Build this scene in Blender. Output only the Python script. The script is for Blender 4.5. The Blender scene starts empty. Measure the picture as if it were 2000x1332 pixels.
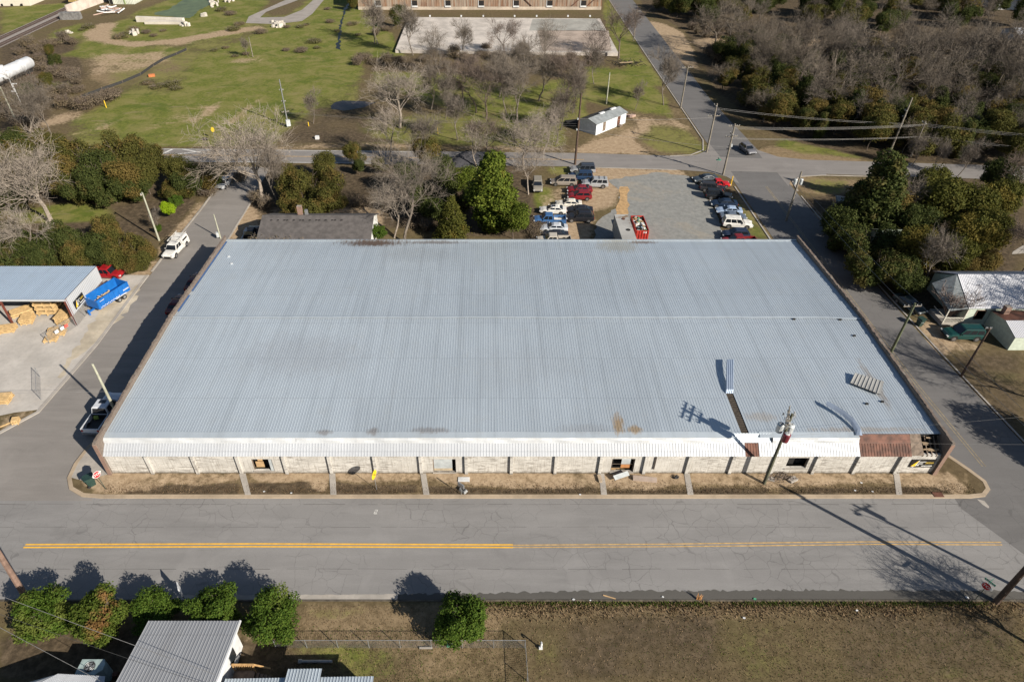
import bpy, math, random
import numpy as np
from mathutils import Vector, Matrix
from math import radians, sin, cos, pi, atan, hypot
sc = bpy.context.scene
random.seed(7)
RNG = np.random.default_rng(11)
# ---------------------------------------------------------------- camera (height 55 m, looking down 38.6 degrees)
H = 55.0; FPX = 1278.0; CX = 951.0; CY = 666.0
TH = atan(1021.0 / 1278.0); ST, CT = sin(TH), cos(TH)
cam = bpy.data.cameras.new('camera'); camo = bpy.data.objects.new('camera', cam)
sc.collection.objects.link(camo); sc.camera = camo
camo.location = (0, 0, H); camo.rotation_euler = (pi / 2 - TH, 0, 0)
cam.sensor_width = 36; cam.lens = 36 * FPX / 2000; cam.shift_x = (1000 - CX) / 2000
cam.clip_start = 0.5; cam.clip_end = 6000
# ---------------------------------------------------------------- sky, sun, exposure
SUN_EL = radians(29.2)
SUN_TO = Vector((0.765, -0.644, 0)).normalized()      # direction on the ground towards the sun
w = bpy.data.worlds.new('World'); sc.world = w; w.use_nodes = True
nt = w.node_tree; nt.nodes.clear()
sky = nt.nodes.new('ShaderNodeTexSky'); sky.sky_type = 'NISHITA'; sky.sun_disc = False
sky.sun_elevation = SUN_EL; sky.sun_rotation = math.atan2(SUN_TO.x, SUN_TO.y)
sky.air_density = 1.0; sky.dust_density = 0.6; sky.ozone_density = 1.2
bg = nt.nodes.new('ShaderNodeBackground'); bg.inputs[1].default_value = 0.05
wo = nt.nodes.new('ShaderNodeOutputWorld')
nt.links.new(sky.outputs[0], bg.inputs[0]); nt.links.new(bg.outputs[0], wo.inputs[0])
sun = bpy.data.lights.new('sun', 'SUN'); sun.energy = 5.0; sun.angle = radians(0.5); sun.color = (1.0, 0.92, 0.80)
suno = bpy.data.objects.new('sun', sun); sc.collection.objects.link(suno)
suno.rotation_euler = (-Vector((SUN_TO.x * cos(SUN_EL), SUN_TO.y * cos(SUN_EL), sin(SUN_EL)))).to_track_quat('-Z', 'Y').to_euler()
suno.location = (60, -60, 120)
sc.view_settings.view_transform = 'Standard'; sc.view_settings.look = 'None'
sc.view_settings.exposure = 0.6; sc.view_settings.gamma = 1.0
sc.render.film_transparent = False
sc.cycles.max_bounces = 6; sc.cycles.diffuse_bounces = 1; sc.cycles.transparent_max_bounces = 6

# ---------------------------------------------------------------- measuring: photo pixel -> point of the place
def G(px, py, z=0.0):
    v = CY - py; den = FPX * ST - v * CT; t = (H - z) / den
    return ((px - CX) * t, (FPX * CT + v * ST) * t, z)
def atY(px, py, Y):
    v = CY - py; t = Y / (FPX * CT + v * ST)
    return ((px - CX) * t, Y, H - (FPX * ST - v * CT) * t)

# ---------------------------------------------------------------- mesh builder
class MB:
    def __init__(s): s.v = []; s.f = []; s.m = []; s.cur = 0
    def add(s, vs, fs):
        o = len(s.v); s.v += [tuple(p) for p in vs]
        s.f += [tuple(i + o for i in f) for f in fs]; s.m += [s.cur] * len(fs)
    def quad(s, a, b, c, d): s.add([a, b, c, d], [(0, 1, 2, 3)])
    def poly(s, pts): s.add(pts, [tuple(range(len(pts)))])
    def box(s, c, d, rz=0.0, M=None):
        x, y, z = d[0] / 2, d[1] / 2, d[2] / 2
        ca, sa = cos(rz), sin(rz); vs = []
        for i in (-1, 1):
            for j in (-1, 1):
                for k in (-1, 1):
                    p = (i * x, j * y, k * z)
                    p = (p[0] * ca - p[1] * sa + c[0], p[0] * sa + p[1] * ca + c[1], p[2] + c[2])
                    vs.append(M @ Vector(p) if M else p)
        s.add(vs, [(0, 1, 3, 2), (4, 6, 7, 5), (0, 4, 5, 1), (2, 3, 7, 6), (0, 2, 6, 4), (1, 5, 7, 3)])
    def hexa(s, b, t):      # b, t: four bottom and four top corners
        s.add(list(b) + list(t), [(3, 2, 1, 0), (4, 5, 6, 7), (0, 1, 5, 4), (1, 2, 6, 5), (2, 3, 7, 6), (3, 0, 4, 7)])
    def prism(s, pts, z0, z1):
        n = len(pts)
        s.add([(p[0], p[1], z0) for p in pts] + [(p[0], p[1], z1) for p in pts],
              [tuple(range(n, 2 * n))] + [(i, (i + 1) % n, n + (i + 1) % n, n + i) for i in range(n)])
    def tube(s, pts, r, n=6, cap=True):
        pts = [Vector(p) for p in pts]; k = len(pts)
        rs = r if isinstance(r, (list, tuple)) else [r] * k
        vs = []
        for i, p in enumerate(pts):
            d = (pts[min(i + 1, k - 1)] - pts[max(i - 1, 0)]).normalized()
            u = d.cross(Vector((0, 0, 1)) if abs(d.z) < .95 else Vector((1, 0, 0))).normalized(); w_ = d.cross(u)
            for j in range(n):
                a = 2 * pi * j / n; vs.append(p + (u * cos(a) + w_ * sin(a)) * rs[i])
        fs = [(i * n + j, i * n + (j + 1) % n, (i + 1) * n + (j + 1) % n, (i + 1) * n + j) for i in range(k - 1) for j in range(n)]
        if cap: fs += [tuple(range(n))[::-1], tuple(range((k - 1) * n, k * n))]
        s.add(vs, fs)
    def ribbed(s, a, b, c, d, pitch=0.305, h=0.04, w_=0.07):
        """sheet a-b (across the ribs) to d-c; ribs run from a-b to d-c"""
        a, b, c, d = map(Vector, (a, b, c, d)); L = (b - a).length; n = max(1, round(L / pitch))
        nr = (b - a).cross(d - a).normalized() * h; vs = []; us = []
        for i in range(n):
            u0 = i / n; q = w_ / L
            us += [(u0, 0), (u0 + q * .35, 1), (u0 + q, 1), (u0 + q * 1.35, 0)]
        us.append((1, 0))
        for u, up in us:
            vs.append(a.lerp(b, u) + nr * up); vs.append(d.lerp(c, u) + nr * up)
        s.add(vs, [(2 * i, 2 * i + 2, 2 * i + 3, 2 * i + 1) for i in range(len(us) - 1)])
    def mesh(s, name, mats, smooth=False):
        me = bpy.data.meshes.new(name); me.from_pydata(s.v, [], s.f)
        for m_ in (mats if isinstance(mats, (list, tuple)) else [mats]): me.materials.append(m_)
        if any(s.m): me.polygons.foreach_set('material_index', s.m)
        if smooth: me.polygons.foreach_set('use_smooth', [True] * len(s.f))
        me.update(); return me
    def obj(s, name, mats, parent=None, smooth=False):
        o = bpy.data.objects.new(name, s.mesh(name, mats, smooth)); sc.collection.objects.link(o)
        if parent: o.parent = parent
        return o
def tag(o, label, cat, group=None):
    o['label'] = label; o['category'] = cat
    if group: o['group'] = group
    return o
def thing(name, label, cat, loc=(0, 0, 0), rz=0.0, group=None):
    o = bpy.data.objects.new(name, None); sc.collection.objects.link(o)
    o.location = loc; o.rotation_euler = (0, 0, rz); o.empty_display_size = .3
    return tag(o, label, cat, group)
def struct(mb, name, mats, smooth=False):
    o = mb.obj(name, mats, None, smooth); o['kind'] = 'structure'; return o
def dup(root, loc, rz=0.0, s=1.0, label=None, cat=None, group=None, sz=None):
    r = root.copy(); sc.collection.objects.link(r); r.location = loc; r.rotation_euler = (0, 0, rz); r.scale = (s, s, sz or s)
    if label: r['label'] = label
    if cat: r['category'] = cat
    if group: r['group'] = group
    elif 'group' in r: del r['group']
    for ch in list(root.children):
        c = ch.copy(); sc.collection.objects.link(c); c.parent = r
        for g in ch.children:
            d = g.copy(); sc.collection.objects.link(d); d.parent = c
    return r

# ---------------------------------------------------------------- materials
class N:
    """small helper to write node trees"""
    def __init__(s, name):
        s.mat = bpy.data.materials.new(name); s.mat.use_nodes = True; s.t = s.mat.node_tree
        s.b = s.t.nodes['Principled BSDF']; s.geo = s.t.nodes.new('ShaderNodeNewGeometry')
    def lk(s, a, b): s.t.links.new(a, b)
    def put(s, node, i, v):
        if hasattr(v, 'default_value') or hasattr(v, 'is_output'): s.lk(v, node.inputs[i])
        else: node.inputs[i].default_value = v
    def math(s, op, a, b=0.0, c=0.0, clamp=False):
        n = s.t.nodes.new('ShaderNodeMath'); n.operation = op; n.use_clamp = clamp
        s.put(n, 0, a); s.put(n, 1, b); s.put(n, 2, c); return n.outputs[0]
    def pos(s, scale=(1, 1, 1)):
        m = s.t.nodes.new('ShaderNodeVectorMath'); m.operation = 'MULTIPLY'
        s.lk(s.geo.outputs['Position'], m.inputs[0]); m.inputs[1].default_value = scale; return m.outputs[0]
    def noise(s, scale, detail=3, rough=.55, vec=None, dist=0.0):
        n = s.t.nodes.new('ShaderNodeTexNoise'); n.inputs['Scale'].default_value = scale
        n.inputs['Detail'].default_value = detail; n.inputs['Roughness'].default_value = rough; n.inputs['Distortion'].default_value = dist
        s.lk(vec if vec else s.geo.outputs['Position'], n.inputs['Vector']); return n.outputs[0]
    def ramp(s, v, a, b):       # smoothstep a..b
        n = s.t.nodes.new('ShaderNodeMapRange'); n.interpolation_type = 'SMOOTHSTEP'
        s.lk(v, n.inputs[0]); n.inputs[1].default_value = a; n.inputs[2].default_value = b; return n.outputs[0]
    def mix(s, f, a, b, mode='MIX'):
        n = s.t.nodes.new('ShaderNodeMix'); n.data_type = 'RGBA'; n.blend_type = mode
        s.put(n, 0, f); 
        for i, v in ((6, a), (7, b)):
            if isinstance(v, tuple): n.inputs[i].default_value = (*v, 1) if len(v) == 3 else v
            else: s.lk(v, n.inputs[i])
        return n.outputs[2]
    def out(s, col, rough=.8, metal=0.0, bump=None, bs=.3, bd=.02, spec=None):
        if isinstance(col, tuple): s.b.inputs['Base Color'].default_value = (*col, 1)
        else: s.lk(col, s.b.inputs['Base Color'])
        s.put(s.b, 'Roughness', rough); s.b.inputs['Metallic'].default_value = metal
        if spec is not None: s.b.inputs['Specular IOR Level'].default_value = spec
        if bump is not None:
            n = s.t.nodes.new('ShaderNodeBump'); n.inputs['Strength'].default_value = bs; n.inputs['Distance'].default_value = bd
            s.lk(bump, n.inputs['Height']); s.lk(n.outputs[0], s.b.inputs['Normal'])
        return s.mat
def plain(name, col, rough=.7, metal=0.0, var=.25, sc_=3.0, spec=None):
    n = N(name); f = n.noise(sc_, 4)
    c = n.mix(n.ramp(f, .3, .7), tuple(x * (1 - var) for x in col), tuple(min(1, x * (1 + var)) for x in col))
    return n.out(c, rough, metal, spec=spec)
_pc = {}
def P(name, col, rough=.7, metal=0.0, var=.2, sc_=3.0, spec=None):
    if name not in _pc: _pc[name] = plain(name, col, rough, metal, var, sc_, spec)
    return _pc[name]

def mat_asphalt(name, col, cracks=True, warm=0.0):
    n = N(name)
    big = n.noise(.07, 5, .6); mid = n.noise(.6, 5, .65, n.pos((.16, 1.2, 1))); fine = n.noise(9, 3, .7)
    c = n.mix(n.ramp(big, .3, .7), tuple(x * .9 for x in col), tuple(x * 1.1 for x in col))
    c = n.mix(n.math('MULTIPLY', n.ramp(mid, .40, .68), .5), c, tuple(x * 1.25 + warm for x in col))
    c = n.mix(n.math('MULTIPLY', n.ramp(fine, .3, .7), .22), c, tuple(x * .62 for x in col))
    st = n.noise(.22, 5, .7, n.pos((.5, 1, 1)), .8); c = n.mix(n.math('MULTIPLY', n.ramp(st, .56, .70), .30), c, tuple(x * .6 for x in col))
    pt = n.noise(.16, 4, .6, n.pos((1, .6, 1)), .3); c = n.mix(n.math('MULTIPLY', n.ramp(pt, .58, .66), .28), c, tuple(x * 1.3 for x in col))
    if cracks:
        w1 = n.t.nodes.new('ShaderNodeVectorMath'); w1.operation = 'MULTIPLY_ADD'
        nz = n.t.nodes.new('ShaderNodeTexNoise'); nz.inputs['Scale'].default_value = .9; nz.inputs['Detail'].default_value = 4
        n.lk(n.geo.outputs['Position'], nz.inputs['Vector']); n.lk(nz.outputs[1], w1.inputs[0]); w1.inputs[1].default_value = (.9, .9, 0)
        n.lk(n.geo.outputs['Position'], w1.inputs[2])
        vo = n.t.nodes.new('ShaderNodeTexVoronoi'); vo.feature = 'DISTANCE_TO_EDGE'; vo.inputs['Scale'].default_value = .62; vo.inputs['Randomness'].default_value = .85
        n.lk(w1.outputs[0], vo.inputs['Vector'])
        ck = n.math('SUBTRACT', 1.0, n.ramp(vo.outputs['Distance'], .003, .020))
        gate = n.ramp(n.noise(.12, 3), .38, .6)
        c = n.mix(n.math('MULTIPLY', n.math('MULTIPLY', ck, gate), .42), c, tuple(x * .3 for x in col))
    return n.out(c, .85, 0, fine, .25, .02)
M_road = mat_asphalt('asphalt_light', (.222, .215, .210), True, .008)
M_road2 = mat_asphalt('asphalt_grey', (.138, .133, .131), True)
M_road3 = mat_asphalt('asphalt_back', (.215, .200, .190), False)
M_gutter = mat_asphalt('asphalt_dark_gutter', (.085, .08, .072), False)
def mat_gravel():
    n = N('gravel_grey'); a = n.noise(.11, 5, .65, None, .6); b = n.noise(1.1, 5, .75); s_ = n.noise(.5, 4, .6, n.pos((1.6, .25, 1))); f = n.noise(8, 3, .8)
    c = n.mix(n.ramp(b, .3, .7), (.205, .208, .200), (.30, .30, .285))
    c = n.mix(n.math('MULTIPLY', n.ramp(a, .54, .68), .45), c, (.36, .31, .24))
    c = n.mix(n.math('MULTIPLY', n.ramp(s_, .55, .72), .35), c, (.36, .345, .31))
    c = n.mix(n.math('MULTIPLY', n.ramp(f, .35, .7), .3), c, (.12, .12, .115))
    return n.out(c, .95, 0, f, .4, .03, .15)
M_gravel = mat_gravel()

def concrete(name, col, var=.18):
    n = N(name); a = n.noise(.25, 5, .65); b = n.noise(2.2, 5, .7); s_ = n.noise(1.0, 4, .6, n.pos((.25, 1.6, 1)))
    c = n.mix(n.ramp(a, .3, .7), tuple(x * (1 - var) for x in col), tuple(x * (1 + var) for x in col))
    c = n.mix(n.math('MULTIPLY', n.ramp(b, .45, .75), .4), c, tuple(x * .62 for x in col))
    c = n.mix(n.math('MULTIPLY', n.ramp(s_, .55, .8), .3), c, (col[0] * 1.15, col[1] * 1.0, col[2] * .82))
    return n.out(c, .9, 0, b, .2, .02)
M_conc = concrete('concrete_pale', (.36, .33, .295))
M_yard = concrete('concrete_yard', (.45, .42, .385), .14)
M_slab = concrete('concrete_slab', (.50, .455, .41), .22)
M_kerb = concrete('concrete_kerb', (.38, .30, .215), .2)

def mat_ground():
    n = N('ground_soil_grass')
    at = n.t.nodes.new('ShaderNodeVertexColor'); at.layer_name = 'gmix'
    sp = n.t.nodes.new('ShaderNodeSeparateColor'); n.lk(at.outputs[0], sp.inputs[0])
    n1 = n.noise(.16, 6, .68, None, .4); n2 = n.noise(1.3, 5, .72); n3 = n.noise(7, 3, .7)
    lo = n.noise(.035, 4, .6)
    jit = n.math('SUBTRACT', n.math('ADD', n.math('MULTIPLY', n1, .9), n.math('MULTIPLY', n2, .55)), .72)
    c = n.mix(n.ramp(n2, .3, .7), (.100, .074, .040), (.170, .130, .072))
    c = n.mix(n.math('MULTIPLY', n.ramp(n1, .42, .62), .32), c, (.110, .100, .036))
    c = n.mix(n.math('MULTIPLY', n.ramp(lo, .5, .7), .4), c, (.105, .075, .045))
    def layer(c, ch, col, g=1.5, a=.22, b=.74):
        f = n.ramp(n.math('ADD', ch, n.math('MULTIPLY', jit, g)), a, b); return n.mix(f, c, col)
    straw = n.mix(n.ramp(n2, .3, .7), (.20, .145, .082), (.29, .215, .130))
    c = layer(c, at.outputs[1], straw)
    gr = n.mix(n.ramp(n2, .3, .7), (.098, .120, .022), (.182, .194, .042))
    fld = n.noise(.11, 6, .7, n.pos((.8, 1.0, 1)), 1.2); gr = n.mix(n.math('MULTIPLY', n.ramp(n1, .42, .62), .62), gr, (.250, .215, .085))
    gr = n.mix(n.math('MULTIPLY', n.ramp(fld, .52, .64), .6), gr, (.070, .108, .014))
    gr = n.mix(n.math('MULTIPLY', n.ramp(n.noise(.3, 5, .7, n.pos((.5, 1.4, 1))), .56, .70), .55), gr, (.27, .215, .125))
    c = layer(c, sp.outputs[0], gr)
    lit = n.mix(n.ramp(n2, .35, .7), (.062, .047, .030), (.150, .112, .072))
    c = layer(c, sp.outputs[2], lit)
    sand = n.mix(n.ramp(n2, .3, .7), (.30, .215, .135), (.46, .35, .235))
    c = layer(c, sp.outputs[1], sand)
    c = n.mix(n.math('MULTIPLY', n.ramp(n3, .35, .7), .35), c, n.mix(.5, c, (0, 0, 0), 'MIX'))
    return n.out(c, .95, 0, n2, .6, .06, spec=.15)
M_ground = mat_ground()

# ---------------------------------------------------------------- ground colour patches, measured on the photo
# channel g grass, s sand, l leaf litter / brush, t straw
PATCH = [
 ('g', .85, [(640,0),(700,0),(712,60),(790,92),(792,112),(705,120),(700,150),(640,190),(560,230),(400,255),(250,262),(180,250),(200,205),(250,185),(340,185),(370,150),(385,115),(440,95),(500,70),(560,35),(600,0)]),
 ('g', .62, [(130,235),(200,205),(330,190),(560,160),(700,130),(690,190),(640,215),(560,245),(540,285),(400,288),(250,290),(140,285)]),
 ('g', .80, [(240,262),(440,262),(560,262),(470,284),(250,287)]),
 ('g', .8, [(0,15),(110,8),(190,0),(140,25),(60,52),(0,70)]),
 ('g', .9, [(100,62),(160,45),(175,60),(130,85),(85,92)]),
 ('g', .8, [(120,85),(170,80),(260,92),(340,95),(340,115),(230,122),(160,115),(120,112)]),
 ('g', .9, [(215,55),(240,38),(330,50),(430,62),(500,58),(420,75),(300,82),(225,78)]),
 ('g', .8, [(250,30),(330,0),(530,0),(500,40),(450,62),(340,48),(280,36)]),
 ('g', .9, [(585,45),(640,0),(670,0),(655,40),(660,75),(600,75)]),
 ('g', .9, [(670,65),(705,30),(770,70),(775,92),(700,112),(668,108)]),
 ('g', .5, [(690,0),(720,0),(740,40),(760,60),(700,50)]),
 ('g', .8, [(720,140),(800,140),(900,150),(1040,170),(1100,150),(1140,180),(1150,235),(1060,250),(940,240),(840,200),(740,170)]),
 ('g', .85, [(840,140),(930,150),(975,165),(960,185),(860,170)]),
 ('g', .62, [(690,220),(1100,230),(1110,290),(700,282)]),
 ('g', .8, [(1140,128),(1240,135),(1300,190),(1320,235),(1270,225),(1150,200),(1140,160)]),
 ('g', .75, [(1180,0),(1198,0),(1265,120),(1300,170),(1250,165),(1205,110),(1176,30)]),
 ('g', .55, [(1240,240),(1330,240),(1385,290),(1380,304),(1290,300),(1235,270)]),
 ('g', .85, [(80,398),(180,395),(225,410),(215,430),(150,440),(85,440)]),
 ('g', .95, [(10,400),(70,410),(100,470),(60,480),(10,450)]),
 ('g', .6, [(370,330),(430,330),(430,350),(395,380),(365,380)]),
 ('g', .9, [(1040,370),(1078,366),(1085,395),(1060,410),(1038,405)]),
 ('g', .7, [(1065,322),(1110,322),(1115,345),(1070,338)]),
 ('g', .6, [(1565,352),(1660,352),(1650,385),(1580,375)]),
 ('g', .6, [(1420,370),(1450,400),(1500,455),(1520,478),(1470,470),(1430,410)]),
 ('g', .7, [(1520,262),(1700,290),(1690,312),(1560,300),(1510,285)]),
 ('g', .75, [(1790,640),(1830,655),(1845,690),(1800,680)]),
 ('g', .8, [(1960,510),(2000,500),(2000,550),(1965,548)]),
 ('g', .55, [(600,1262),(760,1262),(800,1290),(770,1332),(690,1332),(650,1280)]),
 ('g', .85, [(560,1262),(700,1264),(690,1285),(560,1276)]),
 ('g', .24, [(1480,1205),(1560,1200),(1600,1240),(1540,1300),(1450,1332),(1430,1260)]),
 ('g', .36, [(1030,1250),(1080,1250),(1110,1332),(1030,1332)]),
 ('g', .65, [(1840,1290),(1900,1300),(1870,1332),(1820,1332)]),
 ('g', .42, [(1900,1240),(2000,1230),(2000,1310),(1940,1300)]),
 ('g', .5, [(940,1172),(1330,1168),(1330,1185),(940,1190)]),
 ('g', .5, [(590,1185),(760,1185),(700,1205),(600,1215)]),
 ('g', .75, [(0,1240),(40,1210),(60,1190),(0,1225)]),
 ('g', .6, [(1700,730),(1860,720),(2000,720),(2000,760),(1900,745)]),
 # sand
 ('s', .95, [(165,62),(200,45),(230,46),(218,62),(222,76),(260,82),(340,78),(420,62),(510,50),(515,58),(430,72),(345,86),(260,92),(200,86),(170,76)]),
 ('s', .75, [(318,82),(360,78),(372,88),(335,94)]),
 ('s', .55, [(165,108),(320,98),(345,120),(260,140),(180,150),(165,130)]),
 ('s', .62, [(360,235),(430,190),(445,185),(415,225),(380,245)]),
 ('s', .62, [(440,235),(500,195),(515,190),(480,225),(450,250)]),
 ('s', .5, [(290,245),(350,220),(380,205),(350,235),(300,255)]),
 ('s', .9, [(70,252),(110,222),(160,220),(150,232),(100,248)]),
 ('s', .45, [(120,268),(220,232),(250,235),(180,262)]),
 ('s', .6, [(450,118),(490,112),(520,118),(480,128),(450,126)]),
 ('s', .9, [(1105,296),(1150,280),(1215,262),(1260,240),(1275,255),(1235,275),(1275,303),(1180,300),(1120,297)]),
 ('s', .7, [(1225,225),(1320,232),(1360,262),(1300,245),(1240,242)]),
 ('s', 1, [(1265,42),(1290,45),(1330,62),(1355,100),(1330,95),(1300,115),(1270,60)]),
 ('s', .8, [(1300,95),(1350,95),(1370,140),(1340,130)]),
 ('s', .65, [(1350,78),(1480,62),(1600,75),(1680,100),(1560,105),(1480,90),(1370,98)]),
 ('s', .8, [(1608,82),(1640,88),(1680,95),(1670,105),(1615,102)]),
 ('s', .95, [(445,405),(475,400),(500,410),(510,425),(508,470),(430,470),(440,440)]),
 ('s', .7, [(530,405),(740,405),(750,425),(740,470),(520,425)]),
 ('s', .9, [(1150,325),(1335,332),(1350,350),(1300,345),(1240,360),(1210,375),(1200,400),(1150,415),(1140,480),(1110,480),(1100,410),(1150,390),(1145,350)]),
 ('s', .5, [(1045,385),(1110,360),(1110,410),(1060,415)]),
 ('s', .95, [(1105,440),(1160,425),(1150,480),(1100,480)]),
 ('s', .6, [(1395,430),(1410,440),(1400,470)]),
 ('s', .95, [(1535,345),(1570,350),(1560,368),(1540,362)]),
 ('s', .6, [(1550,400),(1600,420),(1680,480),(1660,520),(1600,460)]),
 ('s', .9, [(1800,625),(1850,640),(1880,650),(1850,662),(1810,660),(1795,645)]),
 ('s', .75, [(1790,662),(1850,665),(1935,672),(1900,690),(1870,678),(1850,695),(1820,690)]),
 ('s', .85, [(1900,755),(1925,765),(1940,785),(1920,790)]),
 ('s', .8, [(1965,730),(1990,740),(1975,745)]),
 ('s', .85, [(245,522),(320,505),(290,545),(240,545)]),
 ('s', .7, [(0,812),(60,800),(75,808),(30,845),(0,860)]),
 ('s', .8, [(390,395),(420,385),(370,440),(320,500),(300,500),(350,440)]),
 ('s', .55, [(430,300),(560,285),(680,282),(1100,288),(1100,297),(700,288),(440,300)]),
 ('s', .75, [(600,282),(820,282),(820,287),(600,288)]),
 ('s', .8, [(150,880),(215,900),(230,935),(210,965),(160,950)]),
 ('s', .6, [(1800,925),(1850,920),(1892,955),(1870,972),(1810,945)]),
 ('s', .62, [(205,925),(470,925),(470,942),(380,950),(330,945),(300,960),(220,965)]),
 ('s', .72, [(480,925),(645,925),(640,965),(615,960),(600,940),(540,945),(500,940)]),
 ('s', .72, [(650,925),(820,925),(820,942),(740,945),(700,945),(660,938)]),
 ('s', .7, [(830,925),(1340,925),(1340,945),(1280,958),(1000,955),(880,945),(840,940)]),
 ('s', .62, [(1350,925),(1800,925),(1840,940),(1820,955),(1700,945),(1500,955),(1350,945)]),
 ('s', .6, [(455,1235),(490,1220),(500,1245),(470,1265)]),
 # straw
 ('t', .9, [(1510,285),(1690,312),(1700,330),(1500,308),(1480,292)]),
 ('t', .7, [(160,150),(330,105),(400,100),(380,130),(340,150),(220,175)]),
 ('t', .6, [(130,255),(300,245),(420,270),(250,285)]),
 ('t', .8, [(1340,60),(1600,40),(1700,60),(1690,110),(1400,110)]),
 ('t', .6, [(1340,345),(1400,345),(1450,380),(1530,478),(1500,480),(1420,370)]),
 ('t', .8, [(1535,345),(1680,352),(1660,390),(1560,375)]),
 ('t', .55, [(1110,295),(1250,240),(1390,300),(1270,304)]),
 ('t', .65, [(590,1180),(980,1180),(980,1262),(560,1262)]),
 ('t', .45, [(700,1262),(1030,1262),(1030,1332),(760,1332)]),
 ('t', .6, [(940,1190),(1500,1180),(1500,1205),(940,1210)]),
 ('t', .5, [(1500,1180),(1700,1180),(1650,1205),(1500,1210)]),
 ('t', .5, [(180,925),(1890,925),(1890,975),(180,975)]),
 ('t', .4, [(1200,200),(1330,200),(1380,300),(1130,290)]),
 # litter and brush soil
 ('l', .9, [(0,60),(95,115),(150,110),(170,150),(120,180),(90,250),(0,280),(0,150),(0,110)]),
 ('l', .8, [(60,95),(160,72),(150,100),(100,110)]),
 ('g', .5, [(100,70),(330,20),(560,30),(720,110),(700,200),(560,260),(200,240),(220,170),(170,110)]),
 ('l', .5, [(150,190),(230,165),(330,110),(345,112),(250,180),(160,225),(100,240)]),
 ('l', .6, [(700,115),(800,110),(950,130),(1100,110),(1140,130),(1000,150),(880,145),(720,140)]),
 ('l', .55, [(620,205),(780,200),(800,250),(640,270),(560,250)]),
 ('l', .22, [(800,180),(1130,180),(1130,290),(820,280)]),
 ('l', .75, [(540,255),(700,262),(820,282),(560,282)]),
 ('l', .95, [(1250,0),(2000,0),(2000,330),(1700,310),(1520,270),(1400,180),(1340,60),(1260,20)]),
 ('l', .8, [(0,280),(240,292),(440,330),(430,350),(380,380),(200,395),(0,400)]),
 ('l', .9, [(0,440),(260,430),(300,490),(250,520),(0,525)]),
 ('l', .7, [(200,400),(390,385),(330,470),(260,450)]),
 ('l', .95, [(480,330),(1040,315),(1050,470),(500,420),(470,400)]),
 ('l', .8, [(1050,410),(1075,415),(1060,470),(1035,470)]),
 ('l', .9, [(1550,390),(2000,330),(2000,540),(1800,560),(1700,540)]),
 ('l', .7, [(1780,560),(1860,560),(1880,640),(1800,630)]),
 ('l', .62, [(1860,690),(2000,680),(2000,1000),(1850,740)]),
 ('l', .75, [(215,948),(470,945),(470,968),(250,968)]),
 ('l', .8, [(480,945),(605,942),(640,966),(480,968)]),
 ('l', .8, [(650,940),(700,948),(815,946),(815,966),(645,968)]),
 ('l', .7, [(835,950),(1000,956),(1170,945),(1170,968),(830,968)]),
 ('l', .7, [(1180,958),(1340,955),(1500,952),(1500,970),(1180,970)]),
 ('l', .6, [(1520,955),(1740,950),(1860,950),(1860,968),(1520,970)]),
 ('l', .55, [(1100,1200),(1400,1200),(1420,1332),(1080,1332)]),
 ('l', .38, [(1000,1175),(2000,1170),(2000,1200),(1400,1195),(1000,1190)]),
 ('l', .5, [(1600,1200),(2000,1200),(2000,1332),(1650,1332)]),
 ('l', .8, [(0,1240),(300,1220),(560,1260),(640,1332),(0,1332)]),
]
def inside(X, Y, poly):
    r = np.zeros(X.shape, bool); n = len(poly)
    for i in range(n):
        x0, y0 = poly[i]; x1, y1 = poly[(i + 1) % n]
        c = ((y0 > Y) != (y1 > Y))
        with np.errstate(divide='ignore', invalid='ignore'):
            r ^= c & (X < (x1 - x0) * (Y - y0) / ((y1 - y0) if y1 != y0 else 1e-9) + x0)
    return r
def ground_sheet(name, xs, ys, z, clip=None, blur=1):
    X, Y = np.meshgrid(xs, ys); ch = {k: np.zeros(X.shape) for k in 'gslt'}
    for k, val, pp in PATCH:
        q = [G(*p)[:2] for p in pp]
        bx = [a[0] for a in q]; by = [a[1] for a in q]
        x0, x1, y0, y1 = min(bx), max(bx), min(by), max(by)
        i0, i1 = np.searchsorted(xs, [x0, x1]); j0, j1 = np.searchsorted(ys, [y0, y1])
        if i1 <= i0 or j1 <= j0: continue
        m = inside(X[j0:j1, i0:i1], Y[j0:j1, i0:i1], q)
        sub = ch[k][j0:j1, i0:i1]; sub[m] = np.maximum(sub[m], val)
    for k in ch:
        a = ch[k]
        for _ in range(blur):
            for ax in (0, 1): a = (np.roll(a, 1, ax) + a * 2 + np.roll(a, -1, ax)) / 4
        ch[k] = a
    nx, ny = len(xs), len(ys)
    co = np.stack([X, Y, np.full(X.shape, z)], -1).reshape(-1, 3)
    I = np.arange(nx * ny).reshape(ny, nx)
    fs = np.stack([I[:-1, :-1], I[:-1, 1:], I[1:, 1:], I[1:, :-1]], -1).reshape(-1, 4)
    if clip is not None:
        cxs = co[fs].mean(1); keep = inside(cxs[:, 0], cxs[:, 1], clip); fs = fs[keep]
    me = bpy.data.meshes.new(name); me.vertices.add(len(co)); me.vertices.foreach_set('co', co.ravel().astype(np.float32))
    me.loops.add(fs.size); me.loops.foreach_set('vertex_index', fs.ravel().astype(np.int32))
    me.polygons.add(len(fs)); me.polygons.foreach_set('loop_start', np.arange(0, fs.size, 4, dtype=np.int32))
    me.update(calc_edges=True)
    at = me.color_attributes.new('gmix', 'FLOAT_COLOR', 'POINT')
    at.data.foreach_set('color', np.stack([ch['g'], ch['s'], ch['l'], ch['t']], -1).ravel().astype(np.float32))
    me.materials.append(M_ground)
    o = bpy.data.objects.new(name, me); sc.collection.objects.link(o); o['kind'] = 'structure'; return o
def axis(*segs):
    r = []
    for a, b, st in segs: r += list(np.arange(a, b, st))
    return np.array(r)
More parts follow.
